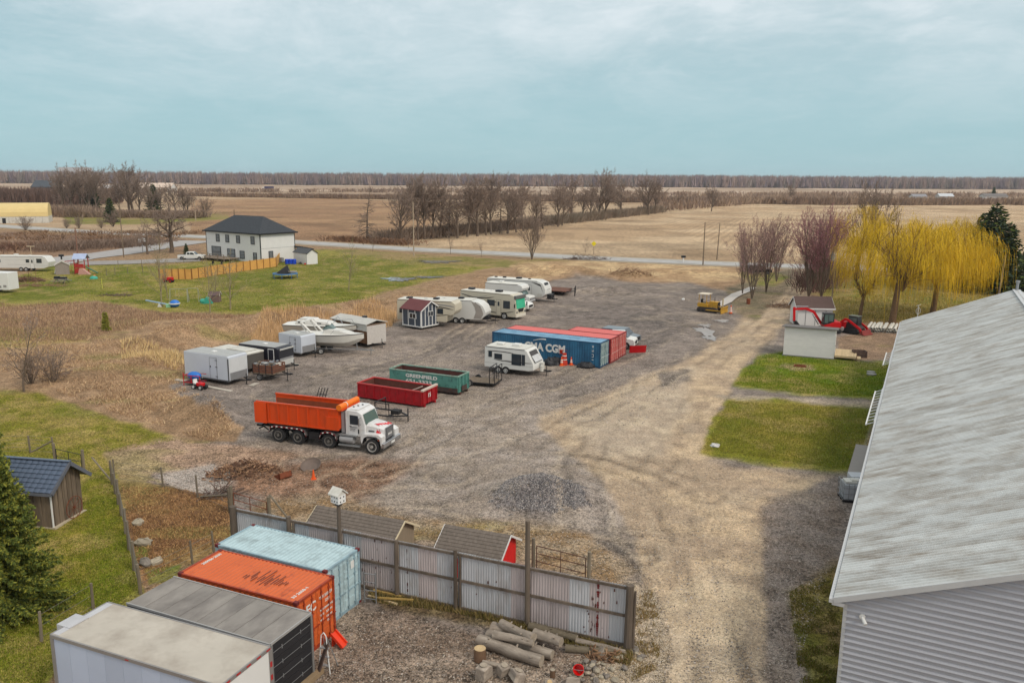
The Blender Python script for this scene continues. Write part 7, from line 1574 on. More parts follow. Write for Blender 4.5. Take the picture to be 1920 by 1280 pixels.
# travel trailer with big silver nose
A = at(800, 575, 2.7); Bt = at(880, 579, 2.7); n0 = Vector((-math.sin(yaw), math.cos(yaw), 0)); u0 = Vector((math.cos(yaw), math.sin(yaw), 0))
A = at(848, 606); A = A + n0 * .2 - u0 * 3.0
t = rv('travel_trailer', 'white travel trailer with curved silver grey nose between fifth wheel and motorhome', A, yaw, 7.6, 2.45, 3.1, [(0, .6), (0, 3.05), (.02, 3.1), (.72, 3.1), (.86, 2.9), (.95, 2.4), (1.0, 1.6), (.99, 1.2), (.9, .6)], RVW, RVR, wins=[(.4, 1.7, .8, .5)], wheels_x=(.45, .57), stripes=[([(.74, 2.95), (.82, 2.3), (.84, 1.6), (.82, 1.0)], .5, RVG), ([(.8, 2.9), (.9, 2.2), (.93, 1.5), (.9, .8)], .25, STR)], roofx=(.01, .74), roofkit=[(.5, .5, .7, .7, .22, BLACK), (.2, .4, .4, .4, .14, RVW)], tng=1.3)
MB().prism([(5.6, 2.95), (6.35, 2.75), (7.0, 2.1), (7.25, 1.4), (6.9, .75), (5.9, .75), (6.2, 1.6), (6.0, 2.4)], -.02, -.008).obj('nose_graphic', M('silver_graphic', (160, 154, 148), rough=.3), t)
MB().box(7.0, .4, .62, 7.75, 1.9, 1.1).obj('front_cover', BLACK, t)
# motorhome
L = 9.3; H = 3.45; yaw = R(-33); p = corner(967, 601, yaw, L); yaw_s = R(-26); u0 = Vector((math.cos(yaw_s), math.sin(yaw_s), 0)); nS = Vector((-u0.y, u0.x, 0)); pn = at(967, 601)
MHB = M('motorhome_cream', (214, 206, 186), rough=.35, var=.03)
t = rv('motorhome', 'cream class A motorhome with green sunshade behind its windscreen', p, yaw, L, 2.5, H, [(0, .45), (0, H - .08), (.015, H), (.90, H), (.96, H - .12), (.985, 2.75), (1.0, 1.7), (1.0, .4), (.9, .38)], MHB, RVR, wins=[(.03 + .09, 2.1, .5, .35), (.40, 1.9, .5, .35), (.565, 1.75, 1.15, .7), (.84, 1.55, 1.0, .95)], wheels_x=(.27, .80), stripes=[(wave(.02, .62, 2.95, -.35), .10, STR), (wave(.15, .74, 2.6, -.6), .08, STR), (wave(.3, .98, 1.3, -.5), .08, STR), (wave(.05, .6, 1.0, .1), .06, RVG), (wave(.0, .5, 3.05, -.4), .06, RVG)], cat='motorhome', roofx=(.01, .90), roofkit=[(.12, .5, .8, .7, .25, BLACK), (.62, .5, .9, .7, .28, BLACK), (.38, .4, .4, .4, .14, RVW), (.45, .7, .35, .35, .1, RVW)], door=(.70, 2.05), z0=.45, wr=.44)
MB().add([(L * .985 + .06, .18, 2.85), (L * .985 + .06, 2.32, 2.85), (L + .03, 2.36, 1.55), (L + .03, .14, 1.55)], [(0, 3, 2, 1)]).obj('windscreen', M('green_sunshade', (70, 190, 150), rough=.25, var=.2, sc=1.5), t)
MB().box(L - .32, -.02, 2.85, L + .03, 2.52, H - .12).obj('brow', M('brow_dark', (110, 110, 108), rough=.4), t, bevel=.05)
MB().prism([(.5, 1.5), (2.0, 1.5), (1.75, 1.05), (.75, 1.05)], L + .008, L + .03, axis='x').obj('grille', BLACK, t); m = MB(); m.box(L + .005, .1, .95, L + .03, .45, 1.2).box(L + .005, 2.05, .95, L + .03, 2.4, 1.2); m.obj('headlight', CHROME, t); MB().box(L - .02, .02, .38, L + .07, 2.48, .75).obj('front_bumper', M('rv_bumper', (226, 220, 206)), t, bevel=.04)
m = MB(); m.box(L - .05, -.38, 1.75, L + .05, -.2, 2.25).bar((L, -.3, 2.2), (L, .0, 2.3), .04).box(L - .05, 2.7, 1.75, L + .05, 2.88, 2.25).bar((L, 2.5, 2.3), (L, 2.75, 2.2), .04); m.obj('mirror', BLACK, t)
# class C motorhome with white overcab
yaw = yaw_s; pc = corner(1001, 574, yaw, 8.0) - u0 * .3; L = 7.4; H = 3.1
t = rv('motorhome', 'white class C motorhome with overcab bunk behind the cream one', pc, yaw, L, 2.4, H, [(0, .6), (0, 3.0), (.02, H), (.76, H), (.84, 2.9), (.87, 2.5), (.84, 2.1), (.76, 2.0), (.74, .5)], RVW, RVR, wheels_x=(.25,), cat='motorhome', roofx=(.01, .75), roofkit=[(.3, .5, .7, .7, .22, RVW)], stripes=[([(0, 1.9), (.7, 1.9)], .3, RVG)], wr=.38)
MB().prism([(L * .74, .5), (L * .74, 2.0), (L * .80, 2.05), (L * .87, 1.45), (L, 1.3), (L + .1, 1.15), (L + .1, .5)], .2, 2.2).obj('cab', RVW, t, bevel=.06); MB().add([(L * .81, .35, 2.02), (L * .81, 2.05, 2.02), (L * .875, 2.1, 1.48), (L * .875, .3, 1.48)], [(0, 3, 2, 1)]).obj('windscreen', GLS2, t); t.children[-1].location = (.02, 0, .03)
MB().box(L + .1, .45, .75, L + .13, 1.95, 1.1).obj('grille', GRT, t); m = MB(); m.box(L + .1, .22, .8, L + .13, .42, 1.05).box(L + .1, 1.98, .8, L + .13, 2.18, 1.05); m.obj('headlight', CHROME, t); wheels(t, [L * .92], .2, 2.2, .37); MB().box(L + .08, .2, .45, L + .2, 2.2, .65).obj('front_bumper', CHROME, t)
# pickup nose between the motorhomes
pk = corner(990, 585, yaw, 5.2)
t = thing('parked_van', 'nose of a white van just visible between the two motorhomes', 'van', (pk.x, pk.y, 0), yaw, ); L = 5.2
MB().prism([(0, .45), (0, 1.9), (3.3, 1.95), (4.0, 1.35), (5.0, 1.15), (5.2, .95), (5.2, .4)], 0, 1.95).obj('body', RVW, t, bevel=.08); MB().add([(3.37, .15, 1.9), (3.37, 1.8, 1.9), (4.02, 1.85, 1.38), (4.02, .1, 1.38)], [(0, 3, 2, 1)]).obj('windscreen', GLASS, t); t.children[-1].location = (.03, 0, .03); MB().box(5.2, .35, .6, 5.23, 1.6, .95).obj('grille', BLACK, t); wheels(t, [.9, 4.3], -.02, 1.97, .36)
# long white travel trailer
L = 10.2; H = 3.25; pl = corner(1022, 567, yaw, L)
t = rv('travel_trailer', 'long white travel trailer with black front cap, farthest of the parked campers', pl, yaw, L, 2.5, H, [(0, .6), (0, 3.2), (.02, H), (.86, H), (.95, 2.95), (1.0, 2.0), (1.0, 1.2), (.93, .65)], RVW, RVR, wins=[(.08, 2.4, .5, .3), (.2, 2.3, .6, .4)], wheels_x=(.5, .6), stripes=[([(0, 2.95), (.86, 2.95)], .12, STR), ([(.78, 3.0), (.92, 2.6), (.96, 1.6)], .22, STR), (wave(.1, .75, 2.4, -.3), .1, RVG)], roofx=(.01, .86), roofkit=[(.25, .5, .5, .4, .2, BLACK), (.5, .5, .8, .7, .24, BLACK), (.68, .5, .4, .4, .14, BLACK), (.1, .5, .4, .4, .16, BLACK)], door=(.73, 1.95), tng=1.4)
MB().add([(L * .952, .5, 2.95), (L * .952, 2.0, 2.95), (L + .02, 1.9, 1.9), (L + .02, .6, 1.9)], [(0, 3, 2, 1)]).obj('front_cap', BLACK, t); t.children[-1].location = (.05, 0, .03); MB().box(L + .05, .6, .55, L + .7, 1.9, 1.2).obj('battery_box', BLACK, t); MB().box(L * .87, -.02, .75, L * .95, -.005, 1.3).obj('hatch', OFFW, t)
# flatbeds at the back
for k, (px, py, lb) in enumerate([(1004, 551, 'low brown decked flatbed trailer right of the long travel trailer'), (1026, 549, 'dark gooseneck of the second flatbed beyond the travel trailers')]):
 q = at(px, py); t = thing('flatbed_trailer', lb, 'trailer', q, R(-30)); MB().box(0, 0, .7, 5.5 - k * 2, 2.3, .8).obj('deck', BRB, t); m = MB(); m.bar((0, .1, .62), (5.5 - k * 2, .1, .62), .1, .15).bar((0, 2.2, .62), (5.5 - k * 2, 2.2, .62), .1, .15).bar((5.5 - k * 2, .3, .7), (6.8 - k * 2, 1.1, .9), .12).bar((6.7 - k * 2, 1.1, 0), (6.7 - k * 2, 1.1, 1.4), .12); m.obj('frame', BLACK, t); wheels(t, [2, 2.8], 0, 2.3, .36)
# camper far left + trailer at the edge
A = at(-10, 480, 3.0); Bt = at(84, 481, 3.0); d = Bt - A; yawc = math.atan2(d.y, d.x); L = d.to_2d().length
p_ = at(-10, 508); t = rv('travel_trailer', 'old white travel trailer parked by the grey drive at the left edge', p_, yawc, (at(88, 510) - p_).length, 2.5, 3.0, [(0, .6), (0, 2.9), (.02, 3.0), (.9, 3.0), (.94, 2.9), (1.0, 1.9), (.98, .9), (.9, .6)], RVW, RVR, wins=[(.62, 1.8, .6, .55), (.83, 1.75, 1.0, .75), (.1, 1.8, .5, .5)], wheels_x=(.49, .58), stripes=[([(.25, 1.35), (.98, 1.2)], .12, RVG), ([(.2, 2.3), (.7, 2.3)], .06, RVG)], roofx=(.01, .9), roofkit=[(.35, .5, .7, .7, .3, RVW), (.6, .5, .4, .4, .16, RVW)], door=(.70, 1.95), wr=.38)
q = at(-40, 548); t = thing('cargo_trailer', 'white trailer end with small grey emblem cut by the left edge', 'trailer', q, R(-8), 'enclosed cargo trailers'); ln = (at(29, 547) - q).length
MB().box(0, 0, .5, ln, 2.3, 3.3).obj('body', WHITE, t, bevel=.05); wheels(t, [ln * .4], 0, 2.3); MB().box(ln * .83, -.03, .95, ln * .93, -.005, 1.3).box(ln * .70, -.03, .85, ln * .76, -.005, 1.2).obj('emblem', RVG, t)
# ------------------------------------------------------------------ boats
def boat(name, label, p, yaw, L, W, D, zk, hullm, deckm, stripe=None, cat='boat'):
 """bow towards +x; zk keel height above ground"""
 t = thing(name, label, cat, (p.x, p.y, 0), yaw); ns = 14; V = [];
 def sec(s):
  w = W / 2 * (1 - max(0, (s - .45) / .55) ** 2.2) ; w = max(w, .02); sheer = zk + D * (1 + .16 * s * s); k = zk + (D * .75 * max(0, (s - .72) / .28) ** 1.6); ch = k + (sheer - k) * .38
  return [(0, k), (w * .78, ch), (w, sheer)]
 for i in range(ns + 1):
  s = i / ns; q = sec(s); x = L * s + (0 if s < .9 else 0)
  V += [(x, W / 2 - q[2][0], q[2][1]), (x, W / 2 - q[1][0], q[1][1]), (x, W / 2, q[0][1]), (x, W / 2 + q[1][0], q[1][1]), (x, W / 2 + q[2][0], q[2][1])]
 F = []
 for i in range(ns):
  for k in range(4): a = i * 5 + k; F.append((a, a + 5, a + 6, a + 1))
 F.append((0, 1, 2, 3, 4)); MB().add(V, F).obj('hull', hullm, t, smooth=False)
 m = MB(); DV = [];
 for i in range(ns + 1):
  s = i / ns; q = sec(s); x = L * s; cam_ = .12 * (q[2][0] / (W / 2)); DV += [(x, W / 2 - q[2][0] + .01, q[2][1] - .01), (x, W / 2, q[2][1] + cam_), (x, W / 2 + q[2][0] - .01, q[2][1] - .01)]
 for i in range(ns): m.add([DV[i * 3], DV[i * 3 + 1], DV[i * 3 + 4], DV[i * 3 + 3]], [(0, 3, 2, 1)]); m.add([DV[i * 3 + 1], DV[i * 3 + 2], DV[i * 3 + 5], DV[i * 3 + 4]], [(0, 3, 2, 1)])
 m.obj('deck', deckm, t)
 m = MB()
 for sd in (-1, 1):
  pts = [(L * i / ns, W / 2 + sd * (sec(i / ns)[2][0] + .01), sec(i / ns)[2][1] - .03) for i in range(ns + 1)]; m.path(pts, .04, n=5)
 m.obj('rub_rail', stripe or BLACK, t)
 return t, sec
HB = M('hull_white', (222, 220, 212), rough=.25, var=.03); HD = M('deck_white', (232, 230, 224), rough=.35, var=.03)
pb = at(590, 664); yb = R(-12); L = 7.6
t, sec = boat('motor_boat', 'white cuddy cabin motor boat with raised arch and windscreen on its trailer', pb - Vector((math.cos(yb), math.sin(yb), 0)) * 2.4, yb, L, 2.6, 1.35, .75, HB, HD)
MB().prism([(L * .40, 2.1), (L * .84, 2.25), (L * .66, 2.62), (L * .42, 2.75)], .65, 1.95).obj('cabin', HD, t, bevel=.12, seg=3)
m = MB(); m.add([(L * .42, .45, 2.65), (L * .47, .5, 3.15), (L * .56, .95, 2.72), (L * .56, 1.65, 2.72), (L * .47, 2.1, 3.15), (L * .42, 2.15, 2.65), (L * .50, .9, 3.1), (L * .50, 1.7, 3.1)], [(0, 2, 6, 1), (2, 3, 7, 6), (3, 5, 4, 7)]); m.obj('windscreen', GLS2, t)
m = MB();
for y in (.15, 2.45): m.bar((L * .30, y, 2.1), (L * .12, y, 3.4), .28, .1).bar((L * .22, y, 2.1), (L * .10, y, 3.35), .08, .08)
m.bar((L * .12, .15, 3.4), (L * .12, 2.45, 3.4), .3, .12); m.obj('radar_arch', HD, t)
MB().box(.15, .3, 1.7, L * .36, 2.3, 2.15).obj('cockpit', OFFW, t)
m = MB(); m.path([(L * .55, .35, 2.2), (L * .6, .35, 2.65), (L * .8, .6, 2.7), (L * .98, 1.3, 2.75), (L * .8, 2.0, 2.7), (L * .6, 2.25, 2.65)], .02, n=4); m.obj('bow_rail', CHROME, t)
m = MB(); pts = [(L * i / 14, 1.3 - sec(i / 14)[1][0] * .97 - .03, (sec(i / 14)[1][1] + sec(i / 14)[2][1]) / 2) for i in range(0, 9)]; m.path(pts, .02, n=4); m.obj('hull_stripe', BLACK, t)
bt = thing('boat_trailer', 'galvanised boat trailer under the cuddy cabin boat', 'trailer', t.location, yb); m = MB(); m.bar((.5, .5, .55), (L * .8, .9, .55), .08, .1).bar((.5, 2.1, .55), (L * .8, 1.7, .55), .08, .1).bar((L * .8, .9, .55), (L * 1.15, 1.3, .5), .08).bar((L * .8, 1.7, .55), (L * 1.15, 1.3, .5), .08).bar((L * .9, 1.3, .5), (L * .88, 1.3, 1.3), .07).cyl((L * 1.1, 1.3, 0), (L * 1.1, 1.3, .9), .04); m.obj('frame', STEEL, bt); wheels(bt, [2.3, 3.1], .1, 2.5, .32)
yb2 = R(-15); n_ = Vector((-math.sin(yb2), math.cos(yb2), 0)); bw = at(668, 609, 2.5)
t, sec = boat('cabin_boat', 'long white sailing boat hull on stands behind the motor boat', bw - n_ * 1.35 - Vector((math.cos(yb2), math.sin(yb2), 0)) * 8.6, yb2, 8.6, 2.7, 1.15, 1.15, M('hull_beige', (208, 202, 190), rough=.3, var=.04), HD)
L = 8.6; MB().prism([(L * .14, 2.3), (L * .70, 2.45), (L * .60, 2.8), (L * .18, 2.85)], .6, 2.1).obj('cabin', HD, t, bevel=.1, seg=3); MB().prism([(L * .2, 2.85), (L * .45, 2.82), (L * .42, 3.05), (L * .22, 3.05)], .8, 1.9).obj('hatch', HD, t, bevel=.05); MB().box(L * .2, .575, 2.5, L * .3, .598, 2.66).box(L * .48, .575, 2.52, L * .54, .598, 2.64).obj('port_light', BLACK, t)
m = MB(); m.path([(L * .62, .5, 2.4), (L * .65, .5, 3.0), (L * .95, 1.2, 3.1), (L * .99, 1.35, 2.4)], .02, n=4).path([(L * .62, 2.2, 2.4), (L * .65, 2.2, 3.0), (L * .95, 1.5, 3.1)], .02, n=4).cyl((L * .66, 1.35, 2.4), (L * .74, 1.35, 3.4), .03).cyl((L * .82, 1.35, 2.4), (L * .74, 1.35, 3.4), .03); m.obj('pulpit', CHROME, t)
bs = thing('boat_cradle', 'steel cradle under the long sailing boat hull', 'stand', t.location, yb2); m = MB(); [m.cyl((L * x, y, 0), (L * x, 1.35 + (y - 1.35) * .45, 1.4), .05) for x in (.2, .5, .75) for y in (.2, 2.5)]; m.bar((.8, 1.35, .9), (L * .9, 1.35, .9), .1); m.obj('frame', STEEL, bs)
# ------------------------------------------------------------------ machines
RED = M('machine_red', (206, 24, 32), rough=.35, var=.05, sc=2); YEL = M('dozer_yellow', (206, 158, 52), rough=.5, var=.14, sc=3, c2=(140, 110, 60), f2=.3, s2=3); TRK = M('track_steel', (74, 66, 62), rough=.8, var=.2, sc=5)
def track(t, x0, x1, y, w, r, z=None, mat=TRK, zf=None):
 z = r if z is None else z; P = []; n = 8
 zf = r if zf is None else zf
 for k in range(n + 1): a = math.pi / 2 + math.pi * k / n; P.append((x0 + r * math.cos(a), z + r * math.sin(a)))
 for k in range(n + 1): a = -math.pi / 2 + math.pi * k / n; P.append((x1 + r * math.cos(a), zf + r * math.sin(a)))
 o = MB().prism(P[::-1], y, y + w).obj('track', mat, t); m = MB(); [m.cyl((x0 + (x1 - x0) * q, y - .02, r * .72), (x0 + (x1 - x0) * q, y + w + .02, r * .72), r * .5, n=10) for q in (.02, .26, .5, .74, .98)]; m.obj('roller', BLACK, o)
 m = MB(); N = int((x1 - x0) / .18); [m.box(x0 + k * .18, y - .03, -.01, x0 + k * .18 + .1, y + w + .03, .035).box(x0 + k * .18, y - .03, 2 * r - .03, x0 + k * .18 + .1, y + w + .03, 2 * r + .02) for k in range(N)]; m.obj('track_pad', mat, o)
p, yaw, L = ab((1306, 584), (1350, 588.5)); t = thing('bulldozer', 'old yellow bulldozer with a pale canopy parked on the yard', 'bulldozer', p, yaw)
L = 3.2; track(t, .35, 2.75, 0, .42, .36); track(t, .35, 2.75, 1.5, .42, .36)
MB().prism([(0.5, .55), (2.9, .55), (2.9, 1.55), (1.75, 1.6), (1.65, 1.15), (.1, 1.15), (.1, .7)], .48, 1.46).obj('engine_hood', YEL, t, bevel=.03); MB().box(2.9, .55, .6, 3.0, 1.4, 1.5).obj('grille', BLACK, t)
MB().box(.05, 0.05, .78, 1.5, .46, 1.3).box(.05, 1.48, .78, 1.5, 1.9, 1.3).obj('fender', YEL, t); MB().box(.35, .65, 1.15, .85, 1.3, 1.35).box(.3, .65, 1.3, .42, 1.3, 1.8).obj('seat', BLACK, t)
m = MB(); [m.bar((x, y, 1.2), (x, y, 2.55), .07) for x in (.2, 1.35) for y in (.25, 1.65)]; m.obj('canopy_post', YEL, t); MB().box(.0, .1, 2.55, 1.6, 1.8, 2.63).obj('canopy', M('canopy_cream', (226, 212, 190)), t)
MB().cyl((2.3, 1.0, 1.5), (2.3, 1.0, 2.15), .05).obj('exhaust', BLACK, t); m = MB(); m.prism([(3.75, .05), (3.87, .05), (3.80, .45), (3.9, .95), (3.78, .95), (3.68, .45)], -.35, 2.25); m.obj('blade', YEL, t); m = MB(); m.bar((1.4, -.05, .4), (3.75, -.05, .4), .12).bar((1.4, 1.97, .4), (3.75, 1.97, .4), .12).bar((2.7, .6, 1.1), (3.75, .6, .7), .08).bar((2.7, 1.3, 1.1), (3.75, 1.3, .7), .08); m.obj('push_arm', YEL, t)
def excavator():
 # faces left; cab at right
 p = at(1553, 623); t = thing('excavator', 'compact red excavator with its boom arched towards the left', 'excavator', p, R(176));
 track(t, -1.0, 1.0, -.95, .4, .32, mat=DARK); track(t, -1.0, 1.0, .55, .4, .32, mat=DARK); MB().cyl((0, 0, .55), (0, 0, .75), .45, n=14).obj('turntable', BLACK, t)
 MB().prism([(-1.2, .75), (.8, .75), (.85, 1.1), (.3, 1.25), (-.3, 1.5), (-1.1, 1.5), (-1.25, 1.2)], -.95, .95).obj('body', RED, t, bevel=.06);
 MB().box(-.35, -.1, 1.1, .95, .92, 2.55).obj('cab', BLACK, t, bevel=.06); m = MB(); m.box(-.2, .925, 1.55, .35, .935, 2.4).box(.42, .925, 1.35, .85, .935, 2.4).box(.955, 0, 1.4, .965, .82, 2.4).box(-.2, -.115, 1.6, .8, -.105, 2.4).box(-.365, .05, 1.7, -.355, .8, 2.4); m.obj('cab_window', GLS2, t)
 m = MB(); b = [(.9, -.3, 1.1), (1.9, -.3, 2.55), (2.9, -.3, 2.95), (4.3, -.3, 2.85)]
 for (a, c, w) in zip(b[:-1], b[1:], (.30, .34, .26)): m.bar(a, c, .24, w)
 m.obj('boom', RED, t); m = MB(); m.bar((4.35, -.3, 3.1), (4.25, -.3, 1.35), .2, .28); m.obj('stick', RED, t); m = MB(); m.cyl((1.25, -.15, .95), (2.1, -.15, 2.3), .06, n=8).cyl((2.6, -.3, 3.2), (4.3, -.3, 3.2), .05, n=8); m.obj('ram', CHROME, t)
 m = MB(); m.prism([(4.35, 1.4), (4.15, .9), (3.75, .6), (3.5, .75), (3.7, 1.05), (3.95, 1.35)], -.65, .05); m.obj('bucket', BLACK, t)
 MB().box(1.5, -.9, .1, 1.58, .9, .5).obj('dozer_blade', BLACK, t)
excavator()
def loader():
 p, yaw, L = ab((1572, 622), (1626, 631)); t = thing('track_loader', 'red compact track loader with its bucket arms lowered at right', 'loader', p, yaw)
 track(t, .7, 2.3, 0, .42, .30, zf=.30, mat=DARK); track(t, .7, 2.3, 1.4, .42, .30, mat=DARK); MB().prism([(.3, .45), (2.6, .45), (2.7, .8), (2.2, 1.1), (.6, 1.3), (.15, 1.1)], .42, 1.4).obj('body', M('loader_dark', (66, 60, 62)), t, bevel=.04); MB().prism([(-.1, .5), (.7, .5), (.8, 1.35), (.0, 1.35)], .1, 1.72).obj('engine_cover', RED, t, bevel=.08)
 MB().prism([(.9, 1.0), (2.2, 1.0), (2.25, 1.5), (2.1, 2.15), (.95, 2.15)], .45, 1.4).obj('cab', BLACK, t, bevel=.04); MB().box(1.05, .43, 1.35, 2.05, .445, 2.0).obj('cab_window', GLS2, t); MB().box(.85, .4, 2.15, 2.2, 1.45, 2.22).obj('cab_roof', M('cab_roof_grey', (112, 118, 108)), t)
 for y in (.06, 1.62): m = MB(); b = [(.1, y, 1.2), (.8, y, 1.75), (1.3, y, 1.6), (2.8, y, .75), (3.05, y, .3)]; [m.bar(a, c, .14, .26) for a, c in zip(b[:-1], b[1:])]; m.obj('lift_arm', RED, t)
 MB().prism([(3.0, .08), (3.6, .05), (3.3, .18), (3.15, .62), (3.0, .6)], -.05, 1.9).obj('bucket', M('bucket_dark', (132, 52, 48), rough=.7), t); m = MB(); m.cyl((.45, -.05, .45), (.45, .12, .45), .28, n=14); m.obj('spare_wheel', WHITE, t)
 m = MB(); m.cyl((.0, .0, 1.0), (.0, .35, 1.0), .33, n=14); m.obj('hose_reel', RED, t)
loader()
# car and plough behind the containers
def pickup(name, label, a, yaw, L, body, cat='pickup', plow=False, suv=False):
 p = at(*a); t = thing(name, label, cat, p, yaw); W = 1.95
 if suv: P = [(0, .45), (.05, 1.1), (.35, 1.75), (3.0, 1.78), (3.6, 1.15), (L - .15, 1.0), (L, .75), (L, .4)]
 else: P = [(0, .5), (0, 1.2), (1.9, 1.2), (2.0, 1.85), (3.5, 1.87), (4.15, 1.25), (L - .15, 1.15), (L, .9), (L, .45)]
 MB().prism(P, 0, W).obj('body', body, t, bevel=.07, seg=3)
 w = MB()
 if suv: w.prism([(.45, 1.15), (.6, 1.62), (2.9, 1.64), (3.35, 1.15)], -.015, -.004); w.prism([(.45, 1.15), (.6, 1.62), (2.9, 1.64), (3.35, 1.15)], W + .004, W + .015)
 else: w.prism([(2.15, 1.3), (2.2, 1.76), (2.75, 1.78), (2.75, 1.3)], -.015, -.004).prism([(2.85, 1.3), (2.85, 1.78), (3.42, 1.78), (3.9, 1.3)], -.015, -.004)
 w.obj('side_window', GLASS, t)
 x0, z0, x1, z1 = (3.03, 1.74, 3.58, 1.2) if suv else (3.53, 1.83, 4.13, 1.29); MB().add([(x0 + .04, .18, z0), (x0 + .04, W - .18, z0), (x1 + .04, W - .12, z1 + .02), (x1 + .04, .12, z1 + .02)], [(0, 3, 2, 1)]).obj('windscreen', GLASS, t)
 if not suv: MB().box(.1, .12, 1.205, 1.85, W - .12, 1.215).obj('bed', BLACK, t)
 m = MB(); m.box(L - .01, .12, .78, L + .02, .45, .95).box(L - .01, W - .45, .78, L + .02, W - .12, .95); m.obj('headlight', CHROME, t); MB().box(L - .01, .55, .6, L + .02, W - .55, .95).obj('grille', BLACK, t); wheels(t, [.95, L - 1.0], -.03, W + .03, .39, GRT)
 for x in (.95, L - 1.0): n = 8; MB().prism([(x + .47 * math.cos(math.pi * k / n), .39 + .47 * math.sin(math.pi * k / n)) for k in range(n + 1)], -.012, -.003).obj('wheel_well', BLACK, t)
 return t
pickup('parked_car', 'silver and black car half hidden behind the red containers', (1122, 641), R(-30), 4.6, M('car_silver', (120, 128, 136), rough=.3, metal=.3), 'car', suv=True)
pickup('parked_pickup', 'white pickup behind the red containers with its plough raised', (1108, 650), R(-20), 5.0, RVW)
q = at(1180, 662); t = thing('snow_plough', 'bright red snow plough blade standing right of the red containers', 'plough', q, R(10)); n = 6
m = MB(); P = [(.12 * math.cos(a), .42 - .42 * math.cos(math.pi * k / n)) for k, a in enumerate([math.pi * k / n for k in range(n + 1)])]; m.prism([(x, z + .02) for x, z in P] + [(x - .05, z + .02) for x, z in P][::-1], 0, 1.9, axis='x'); o = m.obj('blade', RED, t); m = MB(); m.bar((.9, .1, .3), (.6, 1.2, .45), .08).bar((1.0, .1, .3), (1.3, 1.2, .45), .08).box(.1, .08, .1, .16, .14, .8); m.obj('frame', BLACK, t)
pickup('parked_pickup', 'white crew cab pickup parked beside the white house', (333, 488), R(8), 5.9, RVW).rotation_euler = (0, 0, R(4))
pickup('parked_car', 'dark vehicle parked on the grass behind the driveway maples', (1402, 514), R(-8), 4.8, BLACK, 'car', suv=True)
# distant lorry
q = at(497, 355.5); t = thing('distant_truck', 'tiny dark blue lorry with white cab on the far road', 'truck', q, R(180)); MB().box(-14, 0, 1.2, 0, 3, 5).obj('box', M('navy_box', (52, 50, 92)), t); MB().box(.5, 0, 1, 3.5, 3, 4).obj('cab', WHITE, t); m = MB(); [m.cyl((x, -.1, .6), (x, 3.1, .6), .6, n=8) for x in (-12, -10.5, -1.5, 2.5)]; m.obj('wheel', DARK, t)
# ------------------------------------------------------------------ small things
CONE = M('cone_orange', (240, 98, 40), rough=.5, var=.05)
def cone(a, h, label, barrel=False):
 t = thing('traffic_cone', label, 'traffic cone', at(*a), random.uniform(0, 1)); MB().box(-h * .26, -h * .26, 0, h * .26, h * .26, .05).obj('base', CONE if not barrel else DARK, t)
 MB().lathe((0, 0, .05), [(h * .19, 0), (h * .045, h * .93), (h * .03, h * .95)], n=14).obj('cone_body', CONE, t)
 for z in ((.30, .52) if not barrel else (.2, .42, .64)):
  r = lambda q: h * (.19 - .145 * q) + .006; MB().lathe((0, 0, .05), [(r(z), h * .93 * z), (r(z + .13), h * .93 * (z + .13))], n=14).obj('reflective_band', WT, t) if (h < 1.5 or barrel) and h > .8 else None
 return t
cone((588, 898), .62, 'small orange cone beside the wheelbarrow on the muddy ground')
cone((1053, 685), .95, 'taller bright orange cone in front of the blue container')
cone((1071, 684), .85, 'red orange cone right of the stacked barrels by the blue container')
cone((1370, 588), 1.25, 'striped orange cone on the yard right of the bulldozer', True)
RB2 = M('barrel_red', (196, 60, 38), rough=.6)
t = thing('traffic_barrel', 'dark red and white striped traffic barrel between the two cones', 'barrel', at(1058, 684), 0)
MB().lathe((0, 0, 0), [(.34, 0), (.32, .35), (.28, .4), (.27, .75), (.24, .8), (.22, 1.25)], n=14).obj('barrel_body', RB2, t)
for z in (.22, .55, .95): MB().lathe((0, 0, z), [(.335 - z * .09, 0), (.33 - z * .09, .09)], n=14).obj('reflective_band', WT, t)
t = thing('barrier_board', 'leaning dark orange barrier boards behind the traffic barrel', 'barrier', at(1050, 680), R(-18)); MB(rot(14, 'X')).box(0, 0, 0, .9, .06, 1.5).box(.95, .05, 0, 1.5, .1, 1.35).obj('board', RB2, t)
def heap(name, a, rx, ry, h, mat, label, cat, n=3, jit=.18):
 t = thing(name, label, cat, at(*a), random.uniform(-.4, .2));
 for k in range(n): MB().ball((random.uniform(-.4, .4) * rx, random.uniform(-.3, .3) * ry, h * .15), rx * random.uniform(.5, .8), ry * random.uniform(.6, .9), h * random.uniform(.6, .9), 12, 7, jit=jit).obj('fold', mat, t)
 return t
TARP = M('black_tarp', (50, 50, 54), rough=.5, var=.2)
heap('tarp_heap', (1036, 683), 1.2, .7, .9, TARP, 'crumpled black tarpaulin heap between camper and traffic barrel', 'tarpaulin'); heap('tarp_heap', (1100, 689), 1.1, .6, .6, TARP, 'low black tarpaulin heap at the right end of the blue container', 'tarpaulin')
# pallet crate by the deck
t = thing('wood_crate', 'dark slatted wooden crate on the dirt right of the step deck', 'crate', at(1600, 670), R(-10)); m = MB()
for z in (.0, .25, .5): MB().box(0, 0, z, 1.4, .05, z + .18).box(0, 1.0, z, 1.4, 1.05, z + .18).box(0, .05, z, .05, 1.0, z + .18).box(1.35, .05, z, 1.4, 1.0, z + .18).obj('slat', M('dark_crate', (92, 76, 70), rough=.9), t)
for x in (.05, .5, .9, 1.3): MB().box(x, -.03, 0, x + .08, 0, .72).obj('upright', M('dark_crate', (92, 76, 70)), t)
